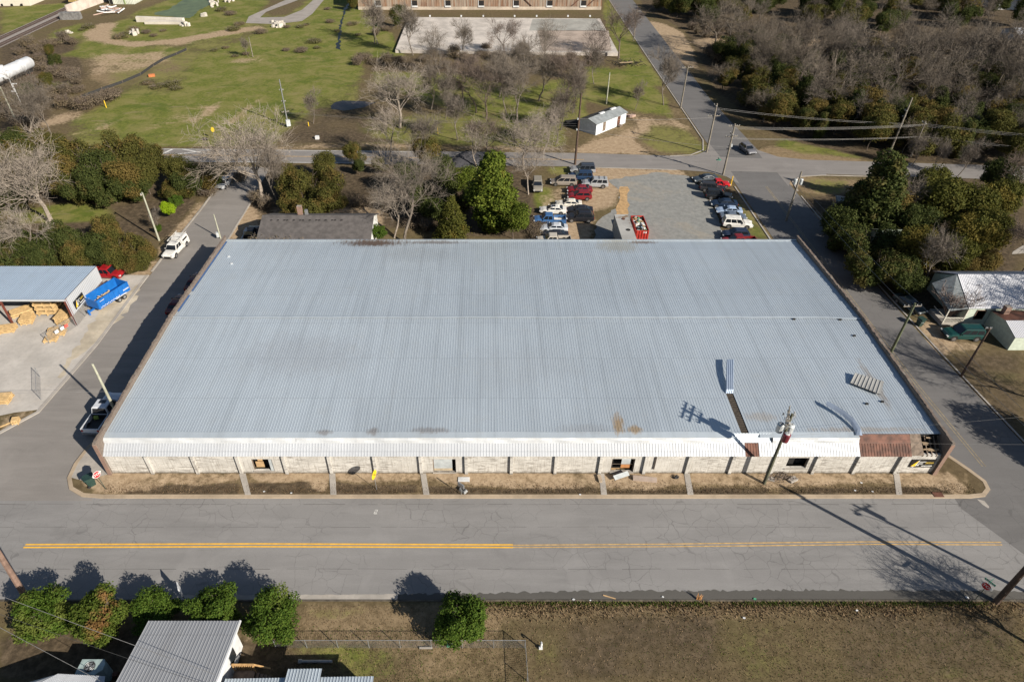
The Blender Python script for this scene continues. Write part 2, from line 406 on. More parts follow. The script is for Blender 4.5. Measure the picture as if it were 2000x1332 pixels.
gx = axis((-1500, -300, 120), (-300, -220, 8), (-220, -66, 1.0), (-66, 74, .5), (74, 230, 1.0), (230, 300, 8), (300, 1501, 120))
gy = axis((-300, 0, 60), (0, 16, 4), (16, 48, .25), (48, 140, .6), (140, 310, 1.2), (310, 400, 10), (400, 1600, 120))
ground_sheet('ground', gx, gy, 0.0, None, 5)

# ---------------------------------------------------------------- roads (sheets 2 cm above the soil)
def sheet(name, pts, z, mat_):
    mb = MB(); mb.poly([(p[0], p[1], z) for p in pts]); return struct(mb, name, mat_)
def arc(cx, cy, r, a0, a1, n=10):
    return [(cx + r * cos(radians(a0 + (a1 - a0) * i / n)), cy + r * sin(radians(a0 + (a1 - a0) * i / n))) for i in range(n + 1)]
FS0, FS1 = 31.55, 42.85      # front street edges
sheet('front_street', [(-130, FS0), (140, FS0), (140, FS1), (-130, FS1)], .020, M_road)
# left side street with flared mouth
ls = [(-40.8, FS1 - .4), (-40.8, 50), (-43.3, 50), (-43.3, 90), (-43.3, 108), (-43.6, 124.8), (-51.2, 125.2), (-51.2, 107), (-51.8, 89), (-52.1, 69), (-53.1, 55.2), (-57.5, 49.6), (-64, 46.0), (-72, FS1 + .6), (-72, FS1 - .4)]
sheet('left_side_street', ls, .024, mat_asphalt('asphalt_side', (.222, .205, .190), False, .012))
rs = [(48.4, FS1 - 1.4), (52.6, 34.0), (59.2, 34.0), (60.6, 43), (60.4, 50), (59.3, 66), (58.2, 94), (58.2, 121), (57.6, 130), (55.9, 164), (56.4, 282), (57, 420), (46.5, 420), (47.3, 281), (47.5, 164), (47.8, 120), (48.0, 90), (48.4, 48)]
sheet('right_side_street', rs, .028, M_road2)
def bandY(x):     # centre line of the back road
    return 131.3 - .0285 * (x + 77) if x < 20 else 128.55 - .075 * (x - 20)
bx = [-200, -77, 20, 46, 60, 90, 230]
brd = [(x, bandY(x) - 3.4) for x in bx] + [(x, bandY(x) + 3.4) for x in bx[::-1]]
sheet('back_road', brd, .033, M_road3)
# corner fillets at the crossing
for nm, pts in (('a', [(48.6, 127.5), (40, 127.5), (40, 130.2)] + [(40 + 8 * sin(radians(t)), 138.2 - 8 * cos(radians(t))) for t in range(0, 91, 15)]),
                ('b', [(57, 127.5), (66, 127.5), (66, 128.5), (60.5, 130), (57, 134)]),
                ('c', [(48.6, 124), (38, 124), (38, 123.6), (44, 122.6), (47, 120.4), (48.6, 117)]),
                ('d', [(57.6, 124), (67, 124), (67, 121.2), (62, 120.8), (59, 118.8), (57.6, 116)])):
    sheet('back_road', pts, .0355, M_road3)
# gravel lot, concrete yard, drives
lot = [G(*p)[:2] for p in [(1190,352),(1225,346),(1290,336),(1345,346),(1362,362),(1385,395),(1408,440),(1424,500),(1424,520),(1150,520),(1158,470),(1166,432),(1208,402),(1214,378),(1196,362)]]
def ragged_sheet(name, pts, z, mat_, amp=.5, step=1.0):
    out = []; n = len(pts); r = random.Random(3)
    for i in range(n):
        a, b = pts[i], pts[(i + 1) % n]; L = hypot(b[0] - a[0], b[1] - a[1]); k = max(1, int(L / step))
        for j in range(k):
            t = j / k; out.append((a[0] + (b[0] - a[0]) * t + r.uniform(-amp, amp), a[1] + (b[1] - a[1]) * t + r.uniform(-amp, amp)))
    return sheet(name, out, z, mat_)
ragged_sheet('gravel_lot', lot, .02, M_gravel, .35)
sheet('concrete_yard', [(-130, 56.3)] + [G(0, 812)[:2], G(28, 806)[:2], G(78, 800)[:2], (-52.75, 60), (-52.4, 68), (-52.0, 80), (-51.9, 85.0), (-58, 85.2), (-58, 92), (-130, 92)], .03, M_yard)
for a, b in (((1200, 440), (1220, 365)),):
    p0, p1 = G(*a), G(*b)
    mb = MB(); r = random.Random(5); L_ = []; R_ = []
    for i in range(15):
        t = i / 14; x = p0[0] + (p1[0] - p0[0]) * t; y = p0[1] - 6 + (p1[1] - p0[1] + 6) * t; hw = 1.35 * (1 - t * .45)
        L_.append((x - hw + r.uniform(-.3, .3), y)); R_.append((x + hw + r.uniform(-.3, .3), y))
    sheet('sand_track', L_ + R_[::-1], .026, P('sand_tan', (.42, .27, .13), .95, 0, .25, 1.5))
# rear driveway loop
dl = [(480,46),(486,33),(560,0),(585,0),(520,24),(508,35),(555,34),(590,20),(622,-8),(640,-8),(610,28),(590,42),(540,48)]
sheet('loop_driveway', [G(*p)[:2] for p in dl], .03, P('drive_grey', (.30, .27, .245), .9, 0, .12, .3))
# water
def water(name, col, pts, z):
    n = N(name); m = n.out(n.mix(n.ramp(n.noise(.3, 4), .3, .7), tuple(x * .8 for x in col), tuple(x * 1.2 for x in col)), .35, 0, n.noise(3, 3), .08, .02, .12)
    return ragged_sheet(name, [G(*p)[:2] for p in pts], z, m, .5, 1.5)
water('pond', (.10, .125, .055), [(330,20),(345,8),(365,-4),(425,-4),(405,12),(385,24),(372,36),(340,34),(300,30),(305,24)], .03)
water('puddle', (.035, .035, .045), [(648,208),(655,199),(690,197),(735,201),(722,206),(700,212),(668,217),(645,215)], .025)
water('creek', (.012, .014, .018), [(657,95),(659,75),(663,50),(671,20),(682,0),(686,0),(674,25),(667,52),(664,78),(665,98)], .022)

# ---------------------------------------------------------------- markings
M_yel = P('paint_yellow', (.78, .43, .045), .6, 0, .12, 2); M_yel2 = P('paint_yellow_worn', (.52, .33, .12), .7, 0, .25, 2)
M_wht = P('paint_white', (.62, .61, .58), .6, 0, .15, 2)
def strip(mb, a, b, w_, z):
    dx, dy = b[0] - a[0], b[1] - a[1]; L = hypot(dx, dy); nx, ny = -dy / L * w_ / 2, dx / L * w_ / 2
    mb.quad((a[0] - nx, a[1] - ny, z), (b[0] - nx, b[1] - ny, z), (b[0] + nx, b[1] + ny, z), (a[0] + nx, a[1] + ny, z))
def pline(mb, pts, w_, z):
    for a, b in zip(pts[:-1], pts[1:]): strip(mb, a, b, w_, z)
mb = MB(); up = [(50,1063.5),(500,1062),(1002,1064)]; dn = [(46,1069),(500,1067.5),(1002,1069)]
pline(mb, [G(*p) for p in up], .16, .034); pline(mb, [G(*p) for p in dn], .16, .034); struct(mb, 'yellow_centre_lines', M_yel)
mb = MB(); up = [(1002,1064.5),(1300,1062.5),(1500,1060),(1700,1058),(1955,1059)]; dn = [(1002,1069),(1300,1067.5),(1500,1065.5),(1700,1063),(1957,1064)]
pline(mb, [G(*p) for p in up], .11, .034); pline(mb, [G(*p) for p in dn], .11, .034); struct(mb, 'yellow_centre_lines', M_yel2)
mb = MB()
for (x0, x1, o_, m_) in ((-150, -12, 3.05, 0), (-150, -20, -3.05, 0)):
    pline(mb, [(x, bandY(x) + o_) for x in np.linspace(x0, x1, 8)], .16, .04)
p = G(313, 302); strip(mb, (p[0] - .5, p[1] - 1.6), (p[0] + 1.6, p[1] + 2.7), .55, .041)
c = G(384, 297); strip(mb, (c[0] - 3.6, c[1] - 1.35), (c[0] + 3.6, c[1] + 1.35), .3, .041); strip(mb, (c[0] - 3.6, c[1] + 1.35), (c[0] + 3.6, c[1] - 1.35), .3, .0415)
struct(mb, 'white_road_markings', M_wht)
mb = MB()
for o_ in (.1, -.15): pline(mb, [(x, bandY(x) + o_) for x in np.linspace(-150, 20, 8)], .1, .04)
struct(mb, 'yellow_centre_lines', M_yel2)
mb = MB()
for x0, xx in ((53.2, 53.2), (53.55, 53.5)): pline(mb, [(x0 + .6, 47), (x0, 60), (xx, 95), (xx, 116)], .09, .034)
struct(mb, 'yellow_centre_lines', P('paint_faded', (.27, .215, .13), .8, 0, .3, 2))
mb = MB(); c = G(734, 1000)
for a, b in (((-.14, .26), (.16, .26)), ((.16, .26), (.12, .06)), ((-.16, .04), (.16, .04)), ((-.12, .02), (-.16, -.2)), ((-.16, -.22), (.16, -.22)), ((-.1, -.1), (.12, -.12))):
    strip(mb, (c[0] + a[0], c[1] + a[1]), (c[0] + b[0], c[1] + b[1]), .06, .032)
struct(mb, 'white_utility_mark', M_wht)
# seam lines and tar along the front street
mb = MB(); r = random.Random(2)
for yy, w_ in ((FS0 + 3.05, .05), (FS1 - 3.6, .04), (FS1 - .85, .06)):
    x = -60
    while x < 60:
        L = r.uniform(1.5, 5); strip(mb, (x, yy + r.uniform(-.04, .04)), (x + L, yy + r.uniform(-.04, .04)), w_ * r.uniform(.3, .8), .0235); x += L + r.uniform(0, 1.6)
struct(mb, 'street_seams', P('tar', (.07, .066, .062), .8))
ragged_sheet('street_gutter', [(-8, FS0 - .1), (58, FS0 - .1), (58, FS0 + .75), (30, FS0 + .95), (10, FS0 + .8), (-8, FS0 + .5)], .026, M_gutter, .14, .3)
ragged_sheet('street_gutter', [(-30, FS0 - .1), (-8, FS0 - .1), (-8, FS0 + .5), (-30, FS0 + .4)], .026, M_conc, .06, .5)
sheet('street_patch', [G(*p)[:2] for p in [(1908,975),(1922,978),(1932,990),(1930,993),(1918,985)]], .036, M_conc)

# ---------------------------------------------------------------- kerbs and the front verge
def kerb(pts, w_, h, z0=.02, name='kerb', m=None):
    mb = MB(); pts = [Vector((p[0], p[1])) for p in pts]; n = len(pts); Ls = []; Rs = []
    for i in range(n):
        d = (pts[min(i + 1, n - 1)] - pts[max(i - 1, 0)]).normalized(); q = Vector((-d.y, d.x)) * w_ / 2
        Ls.append(pts[i] + q); Rs.append(pts[i] - q)
    vs = []
    for a, b in zip(Ls, Rs): vs += [(a.x, a.y, z0), (a.x, a.y, h), (b.x, b.y, h), (b.x, b.y, z0)]
    fs = []
    for i in range(n - 1):
        for j in range(3): fs.append((i * 4 + j, i * 4 + j + 1, i * 4 + 5 + j, i * 4 + 4 + j))
    fs += [(0, 3, 2, 1), ((n - 1) * 4, (n - 1) * 4 + 1, (n - 1) * 4 + 2, (n - 1) * 4 + 3)]
    mb.add(vs, fs); return struct(mb, name, m or M_kerb)
VY = FS1 + .1
corner_l = [(-42.6, 54), (-43.6, 52.5), (-44.5, 49.8), (-44.75, 47.4), (-44.5, 45.4), (-43.6, 44.0), (-42, 43.15), (-40, VY)]
corner_r = [(50, VY), (51.6, 43.15), (52.5, 43.9), (52.7, 44.9), (51.9, 46.6), (50.2, 49.5), (49.0, 53)]
kl = corner_l + [(x, VY) for x in range(-38, 50, 4)] + corner_r
kerb(kl, .42, .15)
gl = [(p[0] - .3 if p[0] < -42 else p[0] + (.35 if p[0] > 51 else 0), p[1] - (.36 if abs(p[1] - VY) < .3 else .15)) for p in kl]
verge_clip = [(-40.6, 46.1), (-40.6, 54)] + kl + [(48, 53), (48, 46.1)]
ground_sheet('verge', axis((-46, 54, .2)), axis((42.6, 54.2, .2)), .13, verge_clip, 1)
sheet('pavement', [(-39.9, 46.1), (-40.7, 84), (-42.7, 84), (-42.7, 54)] + [(p[0] + .2, p[1]) for p in corner_l[:5]] + [(-42.6, 44.9), (-41.2, 45.6)], .140, M_conc)
M_pavec = concrete('pave_pale', (.43, .37, .30), .2)
pads = [(467, 480, 470), (643, 655, 640), (821, 832, 825), (1170, 1180, 1178), (1336, 1347, 1350), (1745, 1756, 1765)]
for a, b, c in pads:
    x0, x1 = (a - CX) * .0549, (b - CX) * .0549; xb = (c - CX) * .0522
    mb = MB(); mb.hexa([(xb, 43.1, .1), (xb + .62, 43.1, .1), (x1, 45.95, .1), (x0, 45.95, .1)], [(xb, 43.1, .165), (xb + .62, 43.1, .165), (x1, 45.95, .165), (x0, 45.95, .165)])
    struct(mb, 'pavement_strip', M_conc)
kerb([(-52.3, 85), (-52.2, 68), (-53.2, 55.3), (-57.4, 49.9), (-63.5, 46.5), (-70, 43.8)], .45, .10, name='kerb', m=M_conc)
kerb([(-51.4, 121), (-51.4, 107), (-51.9, 92), (-52, 86)], .3, .12, m=M_conc)
kerb([(-43.2, 90), (-43.2, 112)], .28, .10, m=M_conc)
kerb([(x, FS0 - .12) for x in range(-120, 58, 4)] , .16, .07, m=P('kerb_dirty', (.10, .085, .065), .95, 0, .4, 1.5))
ragged_sheet('yard_dust', [G(*p)[:2] for p in [(205,600),(262,560),(275,556),(262,590),(232,625),(195,655),(150,700),(120,735),(110,735),(150,680),(170,640)]], .034, concrete('dust_pale', (.46, .40, .31), .25), .5, .7)
kerb([(60.8, 48), (59.7, 66), (58.6, 94), (58.5, 112)], .22, .08, m=M_conc)
kerb([(47.3, 90), (47.3, 116)], .25, .10, m=M_conc)
kerb([(47.2, 280), (47.2, 164), (47.2, 139), (45.8, 133.5), (42.5, 130.9), (38, 130.4)], .25, .1, m=M_conc)
kerb([(80, 120.2), (66, 121.0), (61.5, 120.4), (59.2, 118.4), (58.6, 114)], .25, .1, m=M_conc)
kerb([(1.0 * x, bandY(x) - 3.6) for x in (18, 30, 38)], .3, .05, m=M_conc)
# ================================================================ the long warehouse
XL, XR = -40.1, 47.65; YF, YM, YB = 47.6, 67.3, 88.2; ZF, ZM, ZB = 4.5, 5.15, 4.15
def mat_roofmetal(name, col, blobs=(), metal=.45, rough=.42, streak=.16):
    n = N(name); a = n.noise(.05, 4, .6); st = n.noise(1.0, 3, .6, n.pos((1.3, .05, .05))); f = n.noise(.5, 5, .65)
    sx = n.t.nodes.new('ShaderNodeSeparateXYZ'); n.lk(n.geo.outputs['Position'], sx.inputs[0])
    fl = n.math('FLOOR', n.math('MULTIPLY', sx.outputs[0], 1 / 0.92)); wn = n.t.nodes.new('ShaderNodeTexWhiteNoise'); wn.noise_dimensions = '2D'
    cb = n.t.nodes.new('ShaderNodeCombineXYZ'); n.lk(fl, cb.inputs[0]); n.lk(n.math('FLOOR', n.math('MULTIPLY', sx.outputs[1], 1 / 6.6)), cb.inputs[1])
    n.lk(cb.outputs[0], wn.inputs['Vector'])
    c = n.mix(n.ramp(a, .3, .7), tuple(x * .93 for x in col), tuple(x * 1.05 for x in col))
    c = n.mix(n.math('MULTIPLY', wn.outputs[0], .12), c, tuple(x * .6 for x in col))
    c = n.mix(n.math('MULTIPLY', n.ramp(st, .45, .75), streak * 1.6), c, tuple(x * .62 for x in col))
    c = n.mix(n.math('MULTIPLY', n.ramp(f, .5, .8), .25), c, (col[0] * .86, col[1] * .80, col[2] * .72))
    lap = n.math('LESS_THAN', n.math('FRACT', n.math('MULTIPLY', sx.outputs[1], 1 / 6.6)), .012); c = n.mix(n.math('MULTIPLY', lap, .3), c, tuple(x * .5 for x in col))
    nb = n.noise(1.6, 4, .7, n.pos((2.2, .6, 1)))
    for (bx_, by_, rx, ry, cc, s_) in blobs:
        dx = n.math('MULTIPLY', n.math('SUBTRACT', sx.outputs[0], bx_), 1 / rx); dy = n.math('MULTIPLY', n.math('SUBTRACT', sx.outputs[1], by_), 1 / ry)
        d = n.math('SQRT', n.math('ADD', n.math('MULTIPLY', dx, dx), n.math('MULTIPLY', dy, dy)))
        m = n.ramp(n.math('ADD', n.math('SUBTRACT', 1.0, d), n.math('MULTIPLY', n.math('SUBTRACT', nb, .5), 1.6)), .0, .7)
        c = n.mix(n.math('MULTIPLY', m, s_), c, cc)
    r = n.math('ADD', rough, n.math('MULTIPLY', f, .15))
    return n.out(c, r, metal, n.noise(.9, 2), .12, .05)
RU = (.16, .10, .06); TN = (.42, .29, .15); DK = (.10, .085, .07)
M_roof = mat_roofmetal('metal_roof_grey', (.54, .607, .665), [
    (-17.2, 47.8, 1.2, .5, RU, .45), (-12.0, 47.9, .9, .8, RU, .5), (-6, 48.1, 3.0, .6, RU, .4), (10.5, 48.3, 4.2, 1.0, RU, .15), (14.0, 49.0, .8, 2.0, TN, .85), (15.6, 48.2, 1.0, .8, TN, .8),
    (-17.5, 87.6, 6.5, 1.5, (.15, .10, .07), .95), (-8, 87.8, 6, .7, (.15, .10, .07), .6), (20, 86.8, 4.5, 3, (.42, .38, .28), .5), (24, 87.8, 3, .6, (.2, .12, .07), .7), (-10, 84, 7, 3, DK, .12),
    (4, 58, 9, 5, (.38, .38, .38), .12), (-22, 60, 10, 5, (.38, .40, .43), .35), (30, 57, 8, 5, (.35, .37, .40), .12), (44, 55, .8, 5, (.34, .28, .22), .6), (29.5, 50, 2.4, 1.0, TN, .3),
    (40, 48.2, 8, .5, TN, .35)], streak=.2)
M_mans = mat_roofmetal('metal_apron_bright', (.50, .52, .55), (), .25, .5, .12)
M_flash = mat_roofmetal('metal_flashing', (.58, .60, .62), (), .2, .5, .05)
M_rust = P('metal_rust_brown', (.115, .05, .033), .7, .2, .45, 1.2)
def mat_wall():
    n = N('painted_block_wall')
    sx = n.t.nodes.new('ShaderNodeSeparateXYZ'); n.lk(n.geo.outputs['Position'], sx.inputs[0])
    a = n.noise(.5, 5, .65, n.pos((1, 1, 1))); h = n.noise(1.0, 5, .75, n.pos((.8, .8, 6))); v = n.noise(1.0, 4, .7, n.pos((6, 1, .5))); g = n.noise(.25, 3)
    c = n.mix(n.ramp(a, .3, .7), (.46, .44, .405), (.62, .60, .56))
    c = n.mix(n.math('MULTIPLY', n.math('MULTIPLY', n.ramp(h, .49, .60), n.ramp(g, .35, .6)), .75), c, (.16, .14, .12))
    c = n.mix(n.math('MULTIPLY', n.ramp(v, .48, .68), .6), c, (.24, .215, .185))
    br = n.t.nodes.new('ShaderNodeTexBrick'); cb = n.t.nodes.new('ShaderNodeCombineXYZ'); n.lk(sx.outputs[0], cb.inputs[0]); n.lk(sx.outputs[2], cb.inputs[1]); n.lk(cb.outputs[0], br.inputs['Vector'])
    br.inputs['Scale'].default_value = 1; br.inputs['Brick Width'].default_value = .4; br.inputs['Row Height'].default_value = .2; br.inputs['Mortar Size'].default_value = .012
    c = n.mix(n.math('MULTIPLY', br.outputs['Fac'], .28), c, (.25, .23, .2))
    dirt = n.ramp(n.math('ADD', n.math('MULTIPLY', sx.outputs[2], -1.5), n.math('MULTIPLY', n.noise(1.5, 4, .7), 1.3)), -.1, .55)
    c = n.mix(n.math('MULTIPLY', dirt, .8), c, (.12, .10, .08))
    return n.out(c, .9, 0, n.math('SUBTRACT', a, n.math('MULTIPLY', br.outputs['Fac'], .6)), .4, .015)
M_wall = mat_wall()
def mat_brick(name, c1, c2, mort=(.32, .28, .24)):
    n = N(name); br = n.t.nodes.new('ShaderNodeTexBrick')
    sx = n.t.nodes.new('ShaderNodeSeparateXYZ'); n.lk(n.geo.outputs['Position'], sx.inputs[0]); cb = n.t.nodes.new('ShaderNodeCombineXYZ')
    n.lk(n.math('ADD', sx.outputs[0], sx.outputs[1]), cb.inputs[0]); n.lk(sx.outputs[2], cb.inputs[1]); n.lk(cb.outputs[0], br.inputs['Vector'])
    br.inputs['Scale'].default_value = 1; br.inputs['Brick Width'].default_value = .21; br.inputs['Row Height'].default_value = .075; br.inputs['Mortar Size'].default_value = .008
    br.inputs['Color1'].default_value = (*c1, 1); br.inputs['Color2'].default_value = (*c2, 1); br.inputs['Mortar'].default_value = (*mort, 1)
    c = n.mix(n.math('MULTIPLY', n.ramp(n.noise(1.3, 5, .7), .4, .7), .45), br.outputs[0], (.12, .09, .075))
    return n.out(c, .9, 0, n.noise(5, 3), .3, .02)
M_brick = mat_brick('brick_red_brown', (.27, .135, .09), (.20, .11, .08)); M_brick2 = mat_brick('brick_brown_worn', (.20, .155, .125), (.13, .10, .085), (.22,.19,.16))
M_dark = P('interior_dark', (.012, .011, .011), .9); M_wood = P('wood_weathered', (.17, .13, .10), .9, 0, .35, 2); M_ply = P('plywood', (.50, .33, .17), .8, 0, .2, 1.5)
M_board = P('board_grey_white', (.42, .45, .46), .7, 0, .15, 1.5)
wh = thing('warehouse', 'long low warehouse under a huge pale ribbed metal roof, white painted block front', 'warehouse', (3.6, 67, 0))
WO = Vector((3.6, 67, 0))
def wobj(mb, name, m, parent=None, label=None, smooth=False):
    mb.v = [(p[0] - WO.x, p[1] - WO.y, p[2]) for p in mb.v]
    o = mb.obj(name, m, parent or wh, smooth)
    if label: o['label'] = label
    return o
# front wall with four openings
OP = [(-24.9, -22.7, .45, 2.3), (-5.75, -3.3, .2, 2.3), (13.2, 15.65, .25, 2.35), (31.75, 33.95, .89, 2.5)]
mb = MB(); x = XL - .3; y0, y1, zt = 46.05, 46.35, 2.95
for a, b, c, d in OP:
    mb.box(((x + a) / 2, (y0 + y1) / 2, zt / 2), (a - x, y1 - y0, zt)); mb.box(((a + b) / 2, (y0 + y1) / 2, c / 2), (b - a, y1 - y0, c)); mb.box(((a + b) / 2, (y0 + y1) / 2, (d + zt) / 2), (b - a, y1 - y0, zt - d)); x = b
e = 47.75; mb.box(((x + e) / 2, (y0 + y1) / 2, zt / 2), (e - x, y1 - y0, zt))
wobj(mb, 'front_wall', M_wall)
pil = [296, 384, 469, 557.5, 644.5, 731, 819.5, 907, 994.5, 1079.5, 1166, 1252, 1335, 1419, 1500, 1580.5, 1660, 1741]
for p_ in pil:
    x = (p_ - CX) * .0549 + .22; mb = MB(); mb.box((x, 45.93, 1.43), (.32, .24, 2.86)); wobj(mb, 'pilaster', M_wall)
# side and back walls, parapets
def wallpath(xc, w_, ys, z0, zs, mb):
    for (a, b, za, zb) in zip(ys[:-1], ys[1:], zs[:-1], zs[1:]):
        mb.hexa([(xc - w_ / 2, a, z0), (xc + w_ / 2, a, z0), (xc + w_ / 2, b, z0), (xc - w_ / 2, b, z0)], [(xc - w_ / 2, a, za), (xc + w_ / 2, a, za), (xc + w_ / 2, b, zb), (xc - w_ / 2, b, zb)])
ysd = [45.78, 56, 67, 78, 88.5]; zsd = [4.95, 5.25, 5.55, 5.1, 4.75]
for xc, nm, m_ in ((XL - .18, 'left_wall', M_brick), (XR + .17, 'right_wall', M_brick)):
    mb = MB(); wallpath(xc, .34, ysd, 0, zsd, mb); wobj(mb, 'side_wall', M_brick2)
    mb = MB(); r = random.Random(4); yy = 45.78
    while yy < 88.3:       # worn, toothed brick coping
        L = r.uniform(.25, .7); t = np.interp(yy + L / 2, ysd, zsd); hh = r.choice([.07, .07, .10, .14, .05])
        mb.box((xc + r.uniform(-.03, .03), yy + L / 2, t + hh / 2 + .004), (.31 + r.uniform(-.1, .05), L * .96, hh)); yy += L
    wobj(mb, 'coping', M_brick2)
    yy = 56.0
mb = MB(); mb.box(((XL + XR) / 2, 88.35, 2.0), (XR - XL, .3, 4.0)); wobj(mb, 'back_wall', M_brick2)
mb = MB(); mb.box(((XL + XR) / 2, 88.45, ZB + .02), (XR - XL, .35, .16)); wobj(mb, 'gutter', M_roof)
# main roof: pieces round the stripped panel
sx0, sx1, sy1 = 26.75, 27.55, 53.6
def zr(y): return ZF + (ZM - ZF) * (y - YF) / (YM - YF) if y < YM else ZM + (ZB - ZM) * (y - YM) / (YB - YM)
def rp(x, y, dz=0.0): return (x, y, zr(y) + dz)
mb = MB()
RH = (.305, .022, .055)
mb.ribbed(rp(XL, YF), rp(sx0, YF), rp(sx0, YM), rp(XL, YM), *RH); mb.ribbed(rp(sx1, YF), rp(XR, YF), rp(XR, YM), rp(sx1, YM), *RH); mb.ribbed(rp(sx0, sy1), rp(sx1, sy1), rp(sx1, YM), rp(sx0, YM), *RH)
mb.ribbed(rp(XL, YM), rp(XR, YM), rp(XR, YB), rp(XL, YB), .305, .020, .055)
roof = wobj(mb, 'roof', M_roof)
mb = MB(); pts = []; r = random.Random(9); x = XL
for i in range(45): pts.append((XL + (XR - XL) * i / 44, r.uniform(-.06, .06)))
pts = [(a, b + (-.35 if a > 42 else 0) * (a - 42) / 5) for a, b in pts]
for (a, oa), (b, ob) in zip(pts[:-1], pts[1:]):
    for s_ in (-1, 1):
        q = [(a, YM + oa, ZM + .10), (b, YM + ob, ZM + .10), (b, YM + ob + s_ * .26, ZM + .055), (a, YM + oa + s_ * .26, ZM + .055)]
        mb.quad(*(q if s_ > 0 else q[::-1]))
wobj(mb, 'ridge_cap', M_roof, roof)
# deck seen under the missing panel
mb = MB(); mb.quad(rp(sx0, YF, -.06), rp(sx1, YF, -.06), rp(sx1, sy1 + .3, -.06), rp(sx0, sy1 + .3, -.06)); wobj(mb, 'bare_deck', P('deck_black_brown', (.045, .036, .028), .95, 0, .5, 4))
mb = MB()
for i in range(19): mb.box(((sx0 + sx1) / 2, YF + .2 + i * .32, zr(YF + i * .32) - .03), (sx1 - sx0, .05, .03))
wobj(mb, 'batten', P('batten_dark', (.075, .06, .045), .95, 0, .4, 3))
# front apron: ribbed sheets, bulging white band, grey cap
EY, EZ, TY, TZ, CY1, CZ1, CY2, CZ2 = 45.85, 2.95, 46.95, 3.85, 47.12, 4.38, 47.62, 4.52
def apron(x0, x1, m_, dz=0.0, nm='apron_sheet', lab=None):
    mb = MB(); mb.ribbed((x0, EY, EZ + dz), (x1, EY, EZ + dz), (x1, TY, TZ + dz), (x0, TY, TZ + dz), .30, .033, .055); return wobj(mb, nm, m_, None, lab)
x = XL - .25; r = random.Random(12)
while x < 39.0:
    e = min(x + r.choice([4.5, 6.1, 7.6, 9.1]), 39.0)
    for a, b in ((x, e),):
        segs = [(a, b)]
        if a < 28.3 and b > 27.0:
            segs = [(a, 27.0), (28.45, b)] if b > 28.45 else [(a, 27.0)]
        for s0, s1 in segs:
            if s1 - s0 > .3: apron(max(s0, 28.45) if 27.0 < s0 < 28.45 else s0, s1, M_mans, r.uniform(0, .012))
    x = e
apron(27.0, 28.45, M_rust, -.02, lab='rust brown sheet where the pale apron metal is missing')
apron(39.0, 44.4, M_rust, -.03, lab='old rust brown sheets of the apron')
mb = MB()     # bulging band, hand bent sheet
def bandrow(x0, x1):
    xs_ = np.linspace(x0, x1, int((x1 - x0) / .35)); rr = random.Random(int(x0 * 10) + 5); ph = rr.uniform(0, 6)
    rows = []
    for x in xs_:
        b = .05 * sin(x * .9 + ph) + .045 * sin(x * 2.3 + ph * 2) + rr.uniform(-.012, .012)
        rows.append([(x, TY - .07, TZ + .01), (x, TY - .03 - b * .4, TZ + .10 + b * .2), (x, (TY + CY1) / 2 - .04 - b, (TZ + CZ1) / 2 + .07 + b * .5), (x, CY1 - .02, CZ1 + .02 + b * .2), (x, CY1 + .03, CZ1 + .03)])
    for a, b in zip(rows[:-1], rows[1:]):
        for j in range(4): mb.quad(a[j], b[j], b[j + 1], a[j + 1])
bandrow(XL, -20); bandrow(-20, 5.0); bandrow(5.0, 25.6); bandrow(29.9, 39.0)
wobj(mb, 'bent_flashing', M_flash, None, None, True)
for x0, x1 in ((XL, 26.0), (28.6, 39.0)):
    mb = MB()
    n_ = 40
    for i in range(n_):
        a = x0 + (x1 - x0) * i / n_; b = x0 + (x1 - x0) * (i + 1) / n_; da = .03 * sin(a * .7); db = .03 * sin(b * .7)
        mb.quad((a, CY1 + .02, CZ1 + .03), (b, CY1 + .02, CZ1 + .03), (b, CY2 + .22 + db, zr(CY2 + .2) + .06), (a, CY2 + .22 + da, zr(CY2 + .2) + .06))
    wobj(mb, 'cap_flashing', M_roof)
mb = MB(); mb.ribbed((25.6, TY, TZ + .02), (29.9, TY, TZ + .02), (29.9, YF + .05, ZF + .03), (25.6, YF + .05, ZF + .03), .30, .035, .05); wobj(mb, 'apron_sheet', M_roof)
# stripped right corner
mb = MB(); mb.quad((44.4, EY + .1, EZ), (45.7, EY + .1, EZ), (45.5, YF, ZF), (44.4, YF, ZF)); wobj(mb, 'bare_deck', M_wood, None, 'bare grey boards at the open corner')
mb = MB(); mb.quad((39, TY - .1, TZ + .0), (44.4, TY - .1, TZ), (44.4, YF, ZF - .04), (39, YF, ZF - .04)); wobj(mb, 'apron_sheet', M_rust)
r = random.Random(21)
for i in range(5):
    x = 45.6 + i * .48; mb = MB(); mb.hexa([(x, EY + .15, 2.75), (x + .09, EY + .15, 2.75), (x + .09, 47.9, 4.1), (x, 47.9, 4.1)], [(x, EY + .15, 2.93), (x + .09, EY + .15, 2.93), (x + .09, 47.9, 4.28), (x, 47.9, 4.28)]); wobj(mb, 'rafter', M_wood)
for i in range(6):
    mb = MB(); t = r.uniform(0, 1); y = 46.2 + 1.3 * t; z = 3.0 + 1.3 * t; x0 = 45.5 + r.uniform(0, 1.0); L = r.uniform(.5, 1.2)
    mb.box((x0 + L / 2, y, z + .06), (L, .16, .04), r.uniform(-.25, .25)); wobj(mb, 'broken_board', P('board_broken', (.34, .25, .16), .9, 0, .3, 3))
mb = MB(); mb.box((46.6, 46.9, .9), (2.0, 1.2, .08)); wobj(mb, 'inner_floor', M_dark)
mb = MB(); mb.quad((44.2, YF + .1, 0.05), (XR, YF + .1, .05), (XR, YF + .1, ZF - .1), (44.2, YF + .1, ZF - .1)); wobj(mb, 'inner_wall', M_dark)
